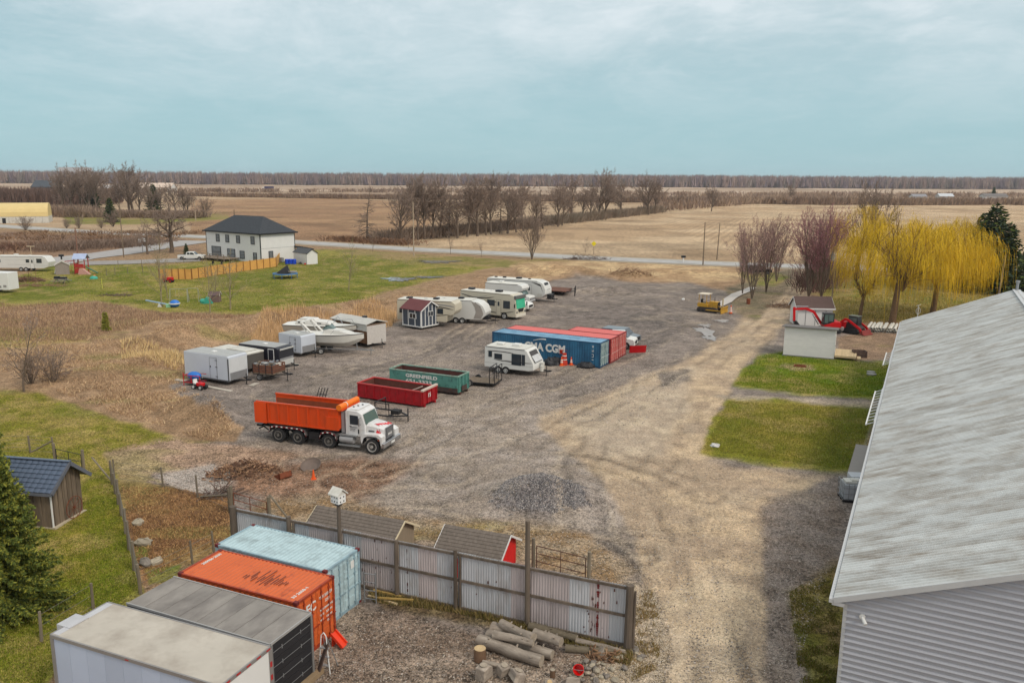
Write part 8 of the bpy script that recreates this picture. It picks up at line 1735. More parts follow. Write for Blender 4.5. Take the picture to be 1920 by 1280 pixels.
# pipes
PV = M('pvc_pipe', (226, 222, 212), rough=.4, var=.05, rnd=.06); PH = M('pipe_hollow', (40, 38, 36), rough=.9)
def pipe_mesh():
 m = MB(); n = 12; r = .165;
 for i in range(n):
  a, b = 2 * math.pi * i / n, 2 * math.pi * (i + 1) / n
  for r0, f in ((r, 1), (r * .86, -1)):
   q = [(r0 * math.cos(a), 0, r0 * math.sin(a)), (r0 * math.cos(b), 0, r0 * math.sin(b)), (r0 * math.cos(b), 4.6, r0 * math.sin(b)), (r0 * math.cos(a), 4.6, r0 * math.sin(a))]; m.add(q, [(0, 1, 2, 3) if f > 0 else (3, 2, 1, 0)])
  for y in (0, 4.6): m.add([(r * math.cos(a), y, r * math.sin(a)), (r * math.cos(b), y, r * math.sin(b)), (r * .86 * math.cos(b), y, r * .86 * math.sin(b)), (r * .86 * math.cos(a), y, r * .86 * math.sin(a))], [(0, 1, 2, 3)])
 return m
P0 = at(1624, 622); P1 = at(1684, 625); dv = (P1 - P0); proto = None; words = ['leftmost', 'second from the left', 'third from the left', 'fourth from the left', 'fifth from the left', 'sixth from the left', 'middle', 'fifth from the right', 'fourth from the right', 'third from the right', 'second from the right', 'rightmost']
N = 12
for i in range(N):
 for lay in range(2):
  if lay and i > N - 3: continue
  if proto is None: o = pipe_mesh().obj('pvc_pipe', PV); proto = o
  else: o = bpy.data.objects.new('pvc_pipe', proto.data); COL.objects.link(o)
  q = P0 + dv * ((i + .5 * lay) / (N - 1)); o.location = (q.x + random.uniform(-.03, .03), q.y + random.uniform(-.25, .25), .17 + lay * .29); o.rotation_euler = (0, 0, R(-27 + random.uniform(-3, 3)))
  tag(o, ('white drain pipe, %s of the %s layer' % (words[i], 'top' if lay else 'bottom')), 'pipe', 'stacked white drain pipes')
# gas post and yard light
t = thing('hose_post', 'white water hydrant post with a coiled hose near the rightmost willow', 'post', at(1720, 596), 0); MB().cyl((0, 0, 0), (0, 0, 1.7), .07, n=8).obj('post', WHITE, t); m = MB(); m.path([(.3 * math.cos(a), -.05, 1.0 + .45 * math.sin(a)) for a in [k * .5 for k in range(14)]], .035, n=5); m.obj('hose', WHITE, t); MB().bar((-.3, 0, 1.7), (.3, 0, 1.9), .08).obj('arm', WHITE, t)
for a, b, c in (((1355, 575), M('pale_stake', (190, 170, 130)), 'pale short stake at the end of the white gravel strip'), ((1403, 570), RUST, 'rusty drum at the foot of the maples')):
 t = thing('short_post' if 'stake' in c else 'rusty_drum', c, 'post' if 'stake' in c else 'drum', at(*a), 0)
 if 'stake' in c: MB().cyl((0, 0, 0), (0, 0, 1.2), .12, .1, n=8).obj('shaft', b, t)
 else: MB().lathe((0, 0, 0), [(.3, 0), (.3, .28), (.32, .3), (.3, .32), (.3, .85)], n=14).obj('drum_body', b, t)
def rock(name, a, s, col, label, group=None, cat='stone', z=0, flat=.6, rng=random):
 m = MB(); m.ball((0, 0, s * flat * .35), s * rng.uniform(.8, 1.2), s * rng.uniform(.6, .9), s * flat, 8, 5, jit=.22); o = m.obj(name, col, loc=at(*a)); o.rotation_euler = (0, 0, rng.uniform(0, 6)); o.location.z = z; return tag(o, label, cat, group)
ST = M('stone_pale', (166, 156, 138), rough=.9, var=.15, sc=5, rnd=.15); SG = M('stone_grey', (130, 122, 114), rough=.9, var=.15, sc=5, rnd=.15)
rock('boulder', (1341, 836), .42, M('white_stone', (208, 206, 204), rough=.9, var=.08), 'single white stone on the corner of the olive lawn', flat=.35)
rock('boulder', (270, 1020), .5, ST, 'pale flat stone on the pen side of the post fence', flat=.5); rock('boulder', (272, 1058), .4, SG, 'grey stone pair at the green patch of the pen'); rock('boulder', (292, 1056), .38, ST, 'lighter stone beside the grey one in the pen'); rock('boulder', (259, 982), .36, ST, 'pale stone beside the post fence, highest of the pen stones')
rock('boulder', (76, 982), .35, ST, 'pale stone at the hut foot beside the conifer'); rock('white_ball', (1281, 562), .35, WHITE, 'small white round lump on the yard left of the bulldozer', cat='lump')
# stone pile bottom centre
rng = random.Random(12); k = 0
desc = ['top', 'left', 'front', 'right', 'middle', 'small', 'flat', 'tilted']
for i in range(30):
 a = (1112 + rng.gauss(0, 22), 1262 + rng.gauss(0, 12)); rock('rubble_stone', a, rng.uniform(.07, .19), rng.choice([ST, SG]), 'one of the grey tan rubble stones heaped right of the red bucket', 'rubble stones at the bottom edge', z=rng.uniform(0, .08), rng=rng)
for i in range(10): rock('rubble_stone', (1155 + rng.gauss(0, 22), 1228 + rng.gauss(0, 8)), rng.uniform(.12, .3), rng.choice([ST, SG]), 'one of the flat stones at the foot of the end fence post', 'stones by the end fence post', flat=.35, rng=rng)
# logs
LG = M('grey_log', (150, 138, 126), rough=.95, var=.28, sc=5, stretch=(.3, 1, 1), c2=(182, 170, 156), f2=.3, s2=4, bump=.02, bsc=14, rnd=.1); CUT = M('cut_wood', (196, 170, 130), rough=.9, var=.15, sc=6); CUTG = M('cut_grey', (164, 152, 136), rough=.9, var=.2, sc=6)
def log(a, b, r, za, zb, label, name='felled_log', cutm=None, kn=10, mat=None):
 A = at(*a, za); B = at(*b, zb); d = B - A; L = d.length; t = thing(name, label, 'log', A, 0, 'logs piled by the metal fence'); t.rotation_euler = d.to_track_quat('X', 'Z').to_euler()
 rng_ = random.Random(int(a[0])); m = MB(); n = 14; V = []; F = []; ph = rng_.uniform(0, 6)
 for i in range(kn + 1):
  s = i / kn; rr = r * (1.05 - .15 * s) * rng_.uniform(.93, 1.07); oy = .10 * r * math.sin(s * 5 + ph); oz = .10 * r * math.cos(s * 4 + ph)
  for k in range(n): t_ = 2 * math.pi * k / n; q = rr * (1 + .06 * math.sin(3 * t_ + ph)) * rng_.uniform(.97, 1.03); V.append((L * s, oy + q * math.cos(t_), oz + q * math.sin(t_)))
 for i in range(kn):
  for k in range(n): F.append((i * n + k, i * n + (k + 1) % n, (i + 1) * n + (k + 1) % n, (i + 1) * n + k))
 m.add(V, F); m.obj('bark', mat or LG, t, smooth=True)
 m = MB(); m.add(V[:n], [tuple(range(n - 1, -1, -1))]); m.add(V[-n:], [tuple(range(n))]); m.obj('cut_end', cutm or CUTG, t)
 m = MB()
 for k in range(4): s = rng_.uniform(.15, .9) * L; az = rng_.uniform(.3, 2.8); m.cyl((s, math.cos(az) * r * .7, math.sin(az) * r * .7), (s + .03, math.cos(az) * r * 1.35, math.sin(az) * r * 1.3), r * .22, r * .14, n=7)
 m.obj('knot', mat or LG, t)['kind'] = 'stuff'; return t
log((897, 1200), (1016, 1238), .25, .25, .25, 'thickest grey log lying in front, cut end facing right')
log((914, 1190), (1036, 1226), .22, .24, .24, 'second grey log just behind the thickest one', mat=None)
log((922, 1178), (970, 1186), .25, .28, .30, 'short stubby grey log at the back of the pile')
log((926, 1188), (1000, 1206), .16, .60, .62, 'slim log lying on top of the front two')
log((940, 1168), (1000, 1196), .20, .58, .70, 'rough barked log slanting across the top of the pile')
log((1002, 1186), (1052, 1204), .22, .42, .44, 'smooth pale log at the right of the pile')
log((992, 1174), (1082, 1196), .17, .18, .18, 'dark log lying along the fence foot', mat=M('mossy_log', (112, 102, 86), rough=.95, var=.25, sc=5))
log((1060, 1214), (1150, 1222), .16, .16, .14, 'dark log near the end of the fence', mat=M('mossy_log', (112, 102, 86)))
log((1080, 1200), (1172, 1222), .11, .12, .12, 'thin grey log behind the dark one near the fence end')
log((905, 1240), (945, 1250), .09, .12, .10, 'thin branch lying between the two chopping blocks')
def stump(a, r, h, label, tilt=0, block=False, cm=None):
 t = thing('wood_block', label, 'chopping block', at(*a), random.uniform(0, 3));
 if tilt: t.rotation_euler = (R(tilt), 0, t.rotation_euler.z); t.location.z = .06
 if block: MB().prism([(-r, 0), (r, .02), (r * .9, h * .8), (r * .3, h), (-r * .85, h * .9)], -r * .8, r * .7).obj('block', LG, t, bevel=.04)
 else: MB().cyl((0, 0, 0), (0, 0, h), r * 1.05, r, n=16).obj('bark', M('brown_bark_block', (118, 92, 72), rough=.95, var=.25), t)
 MB().cyl((0, 0, h + .002), (0, 0, h + .012), r * (.97 if not block else .5), n=16).obj('cut_end', cm or CUT, t)
stump((900, 1236), .24, .5, 'upright stump with a clean pale cut top'); stump((907, 1270), .30, .55, 'grey split block in front of the pale topped stump', block=True, cm=CUTG); stump((943, 1264), .26, .42, 'split block leaning to the right of the first two', 14, True, CUTG); stump((966, 1276), .30, .40, 'broad knotty block at the bottom edge, middle of three', 20, True, CUTG)
stump((1036, 1268), .10, .30, 'small thin upright stub near the bottom edge', cm=CUTG); stump((1028, 1284), .2, .2, 'whitish curled root piece cut by the bottom edge', 40, True); stump((1074, 1286), .28, .3, 'small block at the very bottom edge left of the rubble', 30, True, CUTG)
stump((1124, 1228), .26, .3, 'splintered brown root stump beside the red bucket', 60, True)
# bucket
RBK = M('bucket_red', (232, 28, 24), rough=.35, var=.04); t = thing('red_bucket', 'bright red plastic bucket lying on its side by the rubble', 'bucket', at(1087, 1262), R(-95)); t.location.z = .24; t.rotation_euler = (R(68), 0, R(-15))
n = 16; m = MB()
m.lathe((0, 0, 0), [(.0, 0), (.15, 0), (.20, .34), (.215, .345), (.215, .36), (.19, .36), (.185, .34), (.14, .02), (.0, .02)], n=n); m.obj('shell', RBK, t)
m = MB(); m.path([(.21 * math.cos(a), .02, .34 + .2 * math.sin(a)) for a in [math.pi * k / 8 for k in range(9)]], .008, n=4); m.obj('handle', STEEL, t)
# ladder, ramp, leaning board
A = at(598, 1258); t = thing('step_ladder', 'white framed stepladder standing against the orange container door', 'ladder', A, R(-20)); m = MB(); h = 1.5
m.path([(0, 0, 0), (.1, .1, h), (.2, .12, h + .12), (.3, .12, h), (.5, 0, 0)], .022, n=6); m.obj('frame', WHITE, t); m = MB(); [m.box(.03 + .09 * z * .3, .0 + z * .07 - .05, z, .47 - .1 * z * .3, z * .07 + .07, z + .03) for z in (.3, .65, 1.0)]; m.obj('step', STEEL, t); m = MB(); m.path([(0.02, .6, 0), (.12, .2, h - .1)], .018, n=5).path([(.48, .6, 0), (.28, .2, h - .1)], .018, n=5); m.obj('rear_leg', STEEL, t)
A = at(592, 1262); t = thing('leaning_plank', 'dark board leaning on the corner of the slatted box', 'plank', A, R(-60)); MB(rot(-20, 'X')).box(0, 0, 0, .25, .05, 1.3).obj('board', M('dark_crate', (92, 76, 70)), t)
A = at(624, 1188, .5); B = at(646, 1212, .05); t = thing('loading_ramp', 'bright red steel ramp sloping down from the orange container', 'ramp', (A.x, A.y, 0), 0); q = B - A; q.z = 0; ln = q.length; t.rotation_euler = (0, 0, math.atan2(q.y, q.x)); m = MB(); m.bar((0, 0, .55), (ln, 0, .06), .3, .06).bar((0, -.17, .6), (ln, -.17, .12), .05, .12).bar((0, .17, .6), (ln, .17, .12), .05, .12); m.obj('ramp_channel', M('ramp_red', (226, 62, 28), rough=.4), t); MB().box(0, -.1, 0, .06, .1, .5).obj('leg', M('ramp_red', (226, 62, 28)), t)
# timber and scaffold at the container end
def timber(a, b, w, mat, label, za=.06, zb=.06, name='timber'): A = at(*a, za); B = at(*b, zb); m = MB(); m.bar((0, 0, 0), B - A, w, w * .7); return tag(m.obj(name, mat, loc=A), label, 'timber', 'timbers behind the pale blue container')
timber((690, 1116), (745, 1132), .10, LUMB, 'clean pale timber lying in front'); timber((700, 1106), (752, 1118), .12, M('yellow_timber', (176, 146, 84)), 'mossy yellow timber behind the pale one', .1, .1); timber((690, 1100), (780, 1120), .12, WOOD, 'grey timber nearest the fence foot', .1, .1); timber((710, 1120), (775, 1124), .09, M('yellow_timber', (176, 146, 84)), 'short yellowish plank on the stack', .2, .2); timber((684, 1092), (760, 1112), .14, WOOD, 'long grey baulk under the fence rail', .12, .12)
A = at(684, 1128); t = thing('scaffold_frame', 'grey tubular scaffold frame leaning beside the pale blue container', 'scaffold', A, R(-25)); m = MB(); m.cyl((0, 0, 0), (0, 0, 1.5), .03).cyl((.55, .1, 0), (.55, .1, 1.5), .03); [m.cyl((0, 0, z), (.55, .1, z), .022) for z in (.2, .6, 1.0, 1.4)]; m.obj('frame', STEEL, t)
# wheelbarrow, digger bucket
A = at(585, 878); t = thing('wheelbarrow_tray', 'grey round wheelbarrow tray with long pale handle lying in the mud', 'wheelbarrow', A, R(20)); m = MB(); n = 16; pr_ = [(.02, 0), (.5, .06), (.72, .22), (.80, .34), (.77, .34), (.68, .24), (.46, .1), (.02, .04)]; m.lathe((0, 0, .1), pr_, n=n); o = m.obj('tray', M('tray_grey', (112, 98, 90), rough=.6, var=.1), t); t.scale = (.85, .7, .85); o.rotation_euler = (R(24), R(-14), 0); MB().bar((.4, .4, .35), (1.9, 1.3, .25), .06).obj('handle', WOOD, t)
A = at(512, 900); t = thing('digger_bucket', 'rusty toothed digger bucket lying beside the brush pile', 'digger bucket', A, R(-40)); MB().prism([(0, 0), (.5, 0), (.75, .25), (.7, .6), (.62, .58), (.66, .28), (.46, .08), (.05, .08)], 0, .9).prism([(0, 0), (.5, 0), (.75, .25), (.7, .6), (.1, .3)], 0, .04).prism([(0, 0), (.5, 0), (.75, .25), (.7, .6), (.1, .3)], .86, .9).obj('shell', RUST, t); m = MB(); [m.prism([(-.15, .0), (.02, 0), (.02, .06)], y, y + .08) for y in (.05, .28, .52, .76)]; m.obj('tooth', M('tooth_gold', (176, 136, 66)), t)
def brushpile(a, rx, ry, h, n, label, cols, seed=1, ln=.8):
 rng = random.Random(seed); c = at(*a); m = MB()
 for i in range(n):
  r = rng.random() ** .5; az = rng.uniform(0, 6.28); x, y = rx * r * math.cos(az), ry * r * math.sin(az); z = h * (1 - r ** 1.6) * rng.uniform(.3, 1); d = Vector((rng.gauss(0, 1), rng.gauss(0, 1), rng.gauss(0, .35))).normalized() * rng.uniform(.3, 1) * ln
  m.bar((x, y, z), (x + d.x, y + d.y, max(.02, z + d.z)), rng.uniform(.02, .06), mi=rng.randrange(len(cols)))
 o = m.obj('brush_pile', cols, loc=c); return tag(o, label, 'brush pile', kind='stuff')
MU = [M('mulch_dark', (100, 74, 60), rough=.95), M('mulch_mid', (130, 98, 78), rough=.95), M('mulch_light', (168, 132, 102), rough=.95)]
brushpile((465, 893), 2.7, 1.4, 1.15, 1500, 'reddish brown heap of bark and branches left of the digger bucket', MU, 1, .45)
brushpile((1180, 520), 5, 2.6, 1.9, 900, 'brown brush heap on the sandy mound beyond the yard', [M('brush_a', (124, 94, 72)), M('brush_b', (152, 120, 92))], 2, 1.4)
brushpile((1100, 487), 6, 1.2, 1.2, 300, 'grey brush line at the roadside above the yard', [M('brush_c', (112, 92, 82))], 3, 1.6)
brushpile((1480, 575), 3.5, 2, .35, 260, 'scattered sticks on the verge left of the brown roofed shed', [M('brush_b', (152, 120, 92)), M('brush_c', (112, 92, 82))], 4, 1.5)
brushpile((1130, 1232), .9, .4, .35, 120, 'splintered roots beside the red bucket', [M('brush_b', (152, 120, 92)), M('brush_a', (124, 94, 72))], 6, .4)
brushpile((416, 930), 1.0, .5, .8, 60, 'tangle of dead branches left of the rusty gate', [M('brush_c', (112, 92, 82))], 7, 1.1)
brushpile((53, 527), 3.2, 1.6, 1.0, 260, 'dark firewood heap on the meadow right of the white trailer end', [M('fw_a', (96, 66, 60)), M('fw_b', (140, 100, 84))], 8, 1.6)
brushpile((70, 536), 5, 1.2, .35, 160, 'flat scatter of sticks below the firewood heap', [M('brush_b', (152, 120, 92))], 9, 1.6)
brushpile((220, 554), 3, 1, .2, 160, 'flat brown twig patch on the meadow', [M('brush_c', (112, 92, 82))], 10, .8)
# little fire ring on the lawn
t = thing('fire_ring', 'square fire pit ring in the sandy lawn patch below the white shed', 'fire pit', at(1500, 687), R(-18)); m = MB(); [m.box(*q) for q in ((-.6, -.4, 0, .6, -.3, .14), (-.6, .3, 0, .6, .4, .14), (-.6, -.3, 0, -.5, .3, .14), (.5, -.3, 0, .6, .3, .14))]; m.obj('ring', RUST, t)
t = thing('well_cover', 'pair of grey concrete tank covers in the green lawn', 'cover', at(1634, 702), R(-15)); MB().cyl((0, 0, 0), (0, 0, .1), .45, n=16).cyl((.1, 1.0, 0), (.1, 1.0, .1), .4, n=16).obj('lid', M('concrete', (160, 158, 152), rough=.9, var=.1), t)
# slab, ramp and tote along the barn
A = at(1590, 885, .35); t = thing('loading_platform', 'grey concrete loading platform against the long barn', 'platform', (A.x, A.y, 0), R(63));
C1, C2, C3 = at(1589, 886, .5), at(1605, 832, .5), at(1634, 833, .5); d = C2 - C1; yw = math.atan2(d.y, d.x); t.location = (C1.x, C1.y, 0); t.rotation_euler = (0, 0, yw); Lq = d.to_2d().length
MB().box(0, -2.6, 0, Lq, 0, .5).obj('slab', M('concrete_slab', (158, 152, 146), rough=.9, var=.05, sc=1), t); MB().prism([(-1.6, 0), (0, 0), (0, .48)], -2.5, -.1).obj('ramp', M('concrete_dark', (120, 114, 110), rough=.9), t)
A = at(1585, 940); t = thing('storage_tote', 'white caged liquid tote with clutter on top beside the barn', 'tote', A, R(63)); t.location = at(1580, 942); t.rotation_euler = (0, 0, R(63 - 90 + 20))
MB().box(.06, .06, .18, 1.14, 1.14, 1.1).obj('tank', M('tote_plastic', (190, 194, 200), rough=.4), t, bevel=.05); m = MB()
for k in range(5):
 x = k * .3; m.bar((x, 0, .15), (x, 0, 1.2), .025).bar((x, 1.2, .15), (x, 1.2, 1.2), .025).bar((0, x, .15), (0, x, 1.2), .025).bar((1.2, x, .15), (1.2, x, 1.2), .025)
for z in (.2, .55, .9, 1.2): m.bar((0, 0, z), (1.2, 0, z), .025).bar((0, 1.2, z), (1.2, 1.2, z), .025).bar((0, 0, z), (0, 1.2, z), .025).bar((1.2, 0, z), (1.2, 1.2, z), .025)
m.obj('cage', STEEL, t); m = MB(); [m.box(0, y, 0, 1.2, y + .12, .14) for y in (0, .54, 1.08)]; m.obj('pallet', BLACK, t); MB().box(.15, .2, 1.12, .8, .9, 1.25).box(.5, .3, 1.25, 1.0, .7, 1.33).obj('clutter', OFFW, t)
t = thing('storage_tote', 'second caged tote tucked behind the first under the eave', 'tote', at(1596, 930), R(-7)); MB().box(0, 0, .15, 1.2, 1.2, 1.15).obj('tank', M('tote_plastic', (190, 194, 200)), t, bevel=.05)
# junk by the big white trailer
t = thing('red_cart', 'small red framed cart holding a blue drum beside the big white trailer', 'cart', at(345, 722), R(-15)); m = MB(); [m.bar(p_, q_, .05) for p_, q_ in (((0, 0, .3), (1.7, 0, .3)), ((0, 1, .3), (1.7, 1, .3)), ((0, 0, .95), (1.7, 0, .95)), ((0, 1, .95), (1.7, 1, .95)), ((0, 0, 0), (0, 0, 1.2)), ((0, 1, 0), (0, 1, 1.0)), ((1.7, 0, 0), (1.7, 0, .95)), ((.8, 0, .3), (.8, 0, .95)), ((0, 0, .95), (0, 1, .95)))]; m.obj('frame', RED, t); MB().box(0, 0, .28, 1.7, 1, .36).obj('deck', M('cart_maroon', (112, 36, 44)), t)
o = MB().ball((.8, .5, .85), .7, .42, .38, 14, 8).obj('blue_drum', M('blue_plastic', (48, 122, 212), rough=.35), None, smooth=True); o.matrix_world = t.matrix_basis; tag(o, 'bright blue plastic drum riding on the red cart', 'drum')
t = thing('small_tractor', 'red and white ride-on mower parked below the red cart', 'mower', at(366, 730), R(-30)); MB().box(0, .1, .3, .7, .6, .62).obj('hood', RED, t, bevel=.06); MB().box(-.4, .15, .45, -.05, .55, .55).box(-.45, .15, .5, -.35, .55, .85).obj('seat', WHITE, t); wheels(t, [-.25, .65], 0, .7, .22)
heap('scrap_bag', (385, 727), .35, .3, .3, TARP, 'black scrap bag at the front of the red mower', 'bag', 2)
for a, b, w, lb in (((372, 722), (434, 734), .35, 'pale plank lying along the big white trailer'), ((330, 712), (352, 716), .5, 'pale board behind the red cart'), ((470, 724), (482, 719), .5, 'pale board at the nose of the big white trailer'), ((522, 694), (545, 690), .3, 'loose boards below the black trailer'), ((548, 682), (560, 684), .25, 'small pale board right of the black trailer')):
 A = at(*a); B = at(*b); m = MB(); m.bar((0, 0, .05), (B.x - A.x, B.y - A.y, .05), w, .06); tag(m.obj('loose_board', M('pale_board', (190, 182, 170), rough=.9), loc=A), lb, 'board')
# children's things on the meadow
t = thing('toy_hut', 'little grey gabled garden hut beside the red playset', 'hut', at(105, 512), R(10)); gable_box(t, 3.4, 2.4, 1.9, .7, M('hut_grey', (156, 146, 138)), M('hut_roof', (188, 178, 168)), OFFW, ov=.15); t.rotation_euler = (0, 0, R(-62))
t = thing('slide_toy', 'blue and white toy slide in front of the grey hut', 'toy', at(103, 513), 0); MB().prism([(0, 0), (2.2, 0), (.3, 1.2)], 0, .7).obj('slide', M('blue_plastic', (48, 122, 212)), t); MB().bar((0, 0, 0), (.3, 0, 1.3), .12).bar((.6, 0, 0), (.3, 0, 1.3), .12).obj('ladder', WHITE, t)
t = thing('play_tower', 'red wooden play tower with blue white roof and slide', 'playset', at(140, 514), R(5)); PR = M('play_red', (176, 50, 44), rough=.6, var=.1)
[MB().box(x, y, 0, x + .14, y + .14, 3.0).obj('post', PR, t) for x in (0, 1.9) for y in (0, 1.7)]; MB().box(0, 0, 1.2, 2.0, 1.8, 1.32).box(0, 0, 1.32, .08, 1.8, 2.0).box(0, 0, .2, 1.5, .06, 1.1).box(.2, -.05, 1.4, 1.8, 0, 2.0).obj('deck', PR, t); MB().prism([(-.3, 2.9), (.9, 3.8), (2.1, 2.9), (2.1, 3.0), (.9, 3.95), (-.3, 3.0)], -.2, 2.3, axis='x').obj('roof', M('play_roof', (176, 190, 222)), t)
MB().prism([(2.0, 1.3), (4.1, .1), (4.1, .25), (2.0, 1.45)], .3, .9).obj('slide', M('play_slide', (70, 110, 80)), t); m = MB(); m.bar((-2.6, .2, 0), (-2.0, .9, 2.4), .12).bar((-2.6, 1.6, 0), (-2.0, .9, 2.4), .12).bar((-2.0, .9, 2.4), (0, .9, 2.6), .12).bar((-1.4, .9, 2.4), (-1.4, .9, .6), .03).bar((-.9, .9, 2.4), (-.9, .9, .6), .03).box(-1.5, .7, .55, -.8, 1.1, .62); m.obj('swing_frame', PR, t)
MB().prism([(1.0, 0), (3.2, 0), (1.9, 1.15), (1.3, 1.15)], -.9, -.1).obj('climb_wall', M('climb_pink', (196, 150, 140), var=.2, sc=6), t)
t = thing('picnic_stack', 'grey picnic table stacked with dark seats on the meadow', 'table', at(100, 531), R(-5)); MB().box(0, 0, .7, 2.4, .9, .78).box(-.2, -.6, .4, 2.6, -.3, .46).box(-.2, 1.2, .4, 2.6, 1.5, .46).obj('table_top', M('grey_board', (146, 142, 140)), t); m = MB(); [m.bar((x, -.5, 0), (x, .45, .75), .07).bar((x, 1.4, 0), (x, .45, .75), .07) for x in (.3, 2.1)]; m.obj('leg', BLACK, t); MB().box(.1, .1, .8, .9, .8, 1.2).box(1.1, .1, .8, 2.2, .8, 1.1).obj('stacked_seat', BLACK, t)
t = thing('turtle_sandbox', 'turquoise turtle shaped sandbox lid on the grass', 'sandbox', at(176, 523), 0); MB().ball((0, 0, .1), .75, .6, .5, 12, 6).obj('shell', M('turquoise', (64, 168, 148), rough=.4), t, smooth=True); MB().ball((0, .3, .6), .2, .2, .15).obj('knob', M('toy_orange', (222, 120, 60)), t)
t = thing('red_tractor', 'small red lawn tractor in front of the board fence', 'tractor', at(312, 530), R(-10)); MB().box(0, 0, .4, 1.1, .7, 1.0).obj('hood', RED, t, bevel=.08); MB().box(-.7, .1, .5, -.3, .6, .65).box(-.8, .1, .6, -.65, .6, 1.2).obj('seat', RED, t); wheels(t, [-.5, .8], -.1, .8, .35, RED)
t = thing('swing_frame', 'thin white metal frame like a goal on the meadow', 'goal frame', at(353, 566), R(5)); m = MB(); P = [(0, 0, 0), (0, 0, 2.1), (1.55, 0, 2.1), (1.55, 0, 0)]; m.path(P, .04).path([(0, 0, 2.1), (-.1, 1.0, 0)], .03).path([(1.55, 0, 2.1), (1.65, 1.0, 0)], .03); m.obj('frame', M('pale_grey', (176, 176, 160)), t)
t = thing('swing_frame', 'faint grey swing frame left of the white goal frame', 'swing', at(317, 567), R(5)); m = MB(); m.path([(0, 0, 0), (.1, .5, 2.0), (2.6, .5, 2.0), (2.7, 0, 0)], .035).path([(0, 1, 0), (.1, .5, 2.0)], .03).path([(2.6, .5, 2.0), (2.7, 1, 0)], .03).path([(.9, .5, 2.0), (.9, .5, .6)], .015).path([(1.4, .5, 2.0), (1.4, .5, .6)], .015); m.obj('frame', M('pale_grey', (176, 176, 160)), t)
t = thing('seesaw', 'pale blue seesaw board beside a coloured ball on the meadow', 'toy', at(300, 575), R(-10)); MB().bar((-2.2, 0, .9), (1.6, 0, .35), .35, .12).obj('board', M('pale_blue_toy', (150, 180, 206)), t); MB().prism([(-.3, 0), (.3, 0), (0, .6)], -.2, .2).obj('stand', WHITE, t)
t = thing('beach_ball', 'blue and white striped ball toy on the meadow', 'toy', at(328, 576), 0); MB().ball((0, 0, .55), .75, .6, .55, 12, 8).obj('ball', M('blue_plastic', (48, 122, 212)), t, smooth=True); MB().lathe((0, 0, .5), [(.77, 0), (.78, .15)], n=16).obj('band', WHITE, t); MB().box(-1.2, -.3, 0, -.5, .3, .5).obj('toy_block', M('mint_toy', (150, 206, 170)), t)
t = thing('turtle_slide', 'turquoise toy slide beside the brown play hut', 'toy', at(375, 570), R(10)); MB().prism([(0, 0), (1.8, 0), (1.3, .9), (.9, 1.0)], 0, .7).ball((.4, .3, .4), .5, .45, .4).obj('slide', M('turquoise', (64, 168, 148)), t)
t = thing('play_hut', 'little brown grey play hut on the meadow edge', 'playhouse', at(392, 567), R(5)); gable_box(t, 1.5, 1.3, 1.1, .5, M('brown_play', (128, 104, 100)), M('brown_play_roof', (110, 90, 92)), OFFW, ov=.1)
# trampoline
t = thing('trampoline', 'round blue trampoline with collapsed black net on the meadow', 'trampoline', at(534, 524), 0); r_ = 2.3; t.location = at(535, 521)
MB().cyl((0, 0, .86), (0, 0, .9), r_ * .88, n=28).obj('mat', TARP, t); MB().lathe((0, 0, .8), [(r_ * .88, .05), (r_ * .9, .14), (r_, .14), (r_ * 1.02, 0)], n=28).obj('pad', M('pad_blue', (52, 118, 176), rough=.5), t); m = MB(); [m.cyl((r_ * math.cos(a), r_ * math.sin(a), 0), (r_ * math.cos(a), r_ * math.sin(a), .9), .045) for a in [k * math.pi / 4 for k in range(8)]]; m.obj('leg', M('pad_blue', (52, 118, 176)), t)
m = MB(); m.cyl((.2, 0, .9), (.5, 0, 2.5), .03).add([(.5, 0, 2.5), (-1.6, -.3, .95), (.9, -.4, .95), (1.0, .4, .95), (-1.3, .4, .95)], [(0, 1, 2), (0, 2, 3), (0, 3, 4), (0, 4, 1)]); m.obj('net', TARP, t); m = MB(); m.path([(1.4 + .8 * math.cos(a), .8 * math.sin(a), 1.3) for a in [k * .5 for k in range(14)]], .05, n=5); m.obj('hoop', M('hoop_pale', (196, 182, 160)), t)
BB = M('bin_blue', (30, 74, 200), rough=.4)
for k, (x, lb) in enumerate([(538, 'leftmost blue drum by the white house'), (545, 'middle blue drum by the white house'), (552, 'rightmost blue drum by the garden shed')]):
 t = thing('blue_drum', lb, 'drum', at(x, 495), 0, 'blue drums beside the white house'); MB().lathe((0, 0, 0), [(.42, 0), (.46, .3), (.43, .6), (.46, .9), (.40, 1.05)], n=14).obj('drum_body', BB, t); MB().lathe((0, 0, 1.05), [(.38, 0), (.38, .06)], n=12).obj('lid', BB, t)
t = thing('air_conditioner', 'grey air conditioner box at the foot of the white house wall', 'air conditioner', at(522, 492), R(-20)); MB().box(0, 0, .1, .9, .9, 1.0).obj('casing', GRT, t); MB().cyl((.45, .45, 1.0), (.45, .45, 1.05), .35, n=12).obj('fan_grille', BLACK, t)
heap('tarp_heap', (563, 495), .5, .3, .45, TARP, 'dark bags piled before the small garden shed', 'bags', 2); rock('fuel_can', (572, 496), .25, RED, 'small red fuel can by the garden shed', cat='can', flat=1.)
t = thing('patio_set', 'dark patio furniture on the terrace between fence and house', 'patio furniture', at(430, 500), R(-20))
for k in range(5): m = MB(); x = -5 + k * 2.3; m.box(x, 0, .4, x + .6, .6, .46).box(x, .55, .4, x + .6, .6, .95).bar((x, 0, 0), (x, 0, .45), .05).bar((x + .6, 0, 0), (x + .6, 0, .45), .05); m.obj('chair', BLACK, t)
MB().box(-1, 1.2, .7, 1.4, 2.2, .76).box(-.1, 1.6, 0, .1, 1.8, .7).obj('table', BLACK, t)
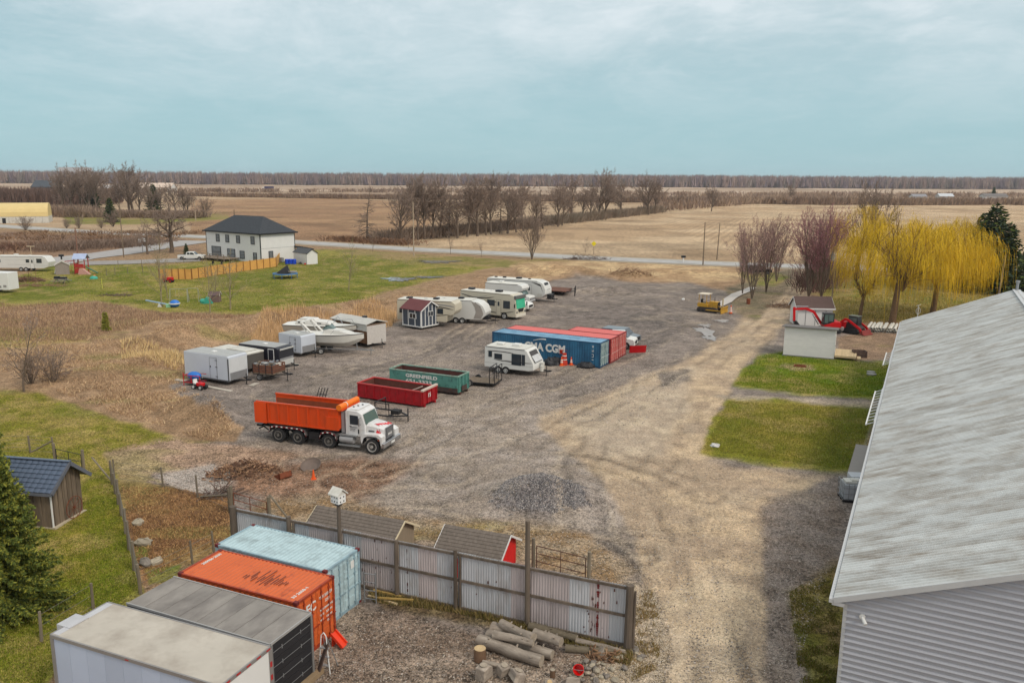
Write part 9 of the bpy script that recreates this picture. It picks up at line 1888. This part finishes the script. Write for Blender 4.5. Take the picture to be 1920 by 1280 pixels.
t = thing('basketball_hoop', 'white basketball backboard beside the small roadside tree', 'basketball hoop', at(268, 474), 0); MB().cyl((0, 0, 0), (0, 0, 3.2), .08, n=8).obj('pole', GRT, t); MB().box(-.9, -.1, 2.6, .9, -.05, 3.7).obj('backboard', WHITE, t); m = MB(); m.path([(.25 * math.cos(a), -.35 + .25 * math.sin(a), 2.8) for a in [k * .6 for k in range(12)]], .03); m.obj('rim', RUST, t)
t = thing('mailbox', 'dark mailbox on a short post by the grey drive', 'mailbox', at(116, 492), 0); MB().box(-.12, -.12, 0, .12, .12, 1.3).obj('post', BLACK, t); MB().box(-.5, -.25, 1.3, .5, .25, 1.75).obj('box', BLACK, t, bevel=.05)
t = thing('satellite_mast', 'thin cream pole with a flat top behind the old travel trailer', 'mast', at(61, 500), 0); MB().cyl((0, 0, 0), (0, 0, 4.3), .09, n=6).obj('pole', M('cream_pole', (200, 180, 150)), t); MB().box(-.8, -.1, 4.2, .8, .1, 4.35).obj('crossarm', M('cream_pole', (200, 180, 150)), t)
t = thing('road_sign', 'yellow diamond warning sign beyond the road', 'road sign', at(1113, 478), 0); MB().cyl((0, 0, 0), (0, 0, 3.2), .05, n=6).obj('post', WOOD, t); MB().add([(0, -.06, 2.2), (.65, -.06, 2.85), (0, -.06, 3.5), (-.65, -.06, 2.85), (0, -.03, 2.2), (.65, -.03, 2.85), (0, -.03, 3.5), (-.65, -.03, 2.85)], [(0, 1, 2, 3), (7, 6, 5, 4), (0, 4, 5, 1), (1, 5, 6, 2), (2, 6, 7, 3), (3, 7, 4, 0)]).obj('sign_plate', M('sign_yellow', (236, 216, 40), rough=.5), t)
t = thing('mailbox', 'black and white mailbox on the roadside near the yard entrance', 'mailbox', at(1281, 492), 0); MB().box(-.12, -.12, 0, .12, .12, 1.1).obj('post', WHITE, t); MB().box(-.5, -.25, 1.1, .5, .25, 1.6).obj('box', BLACK, t, bevel=.05)
rock('white_stone', (1573, 522), .35, WHITE, 'small white propane cover beneath the maples', flat=.8)
t = thing('tree_stub_post', 'slim white tipped survey stake on the meadow', 'stake', at(192, 541), 0); MB().cyl((0, 0, 0), (0, 0, 1.7), .05, n=5).obj('shaft', M('stake_yellow', (206, 206, 90)), t)
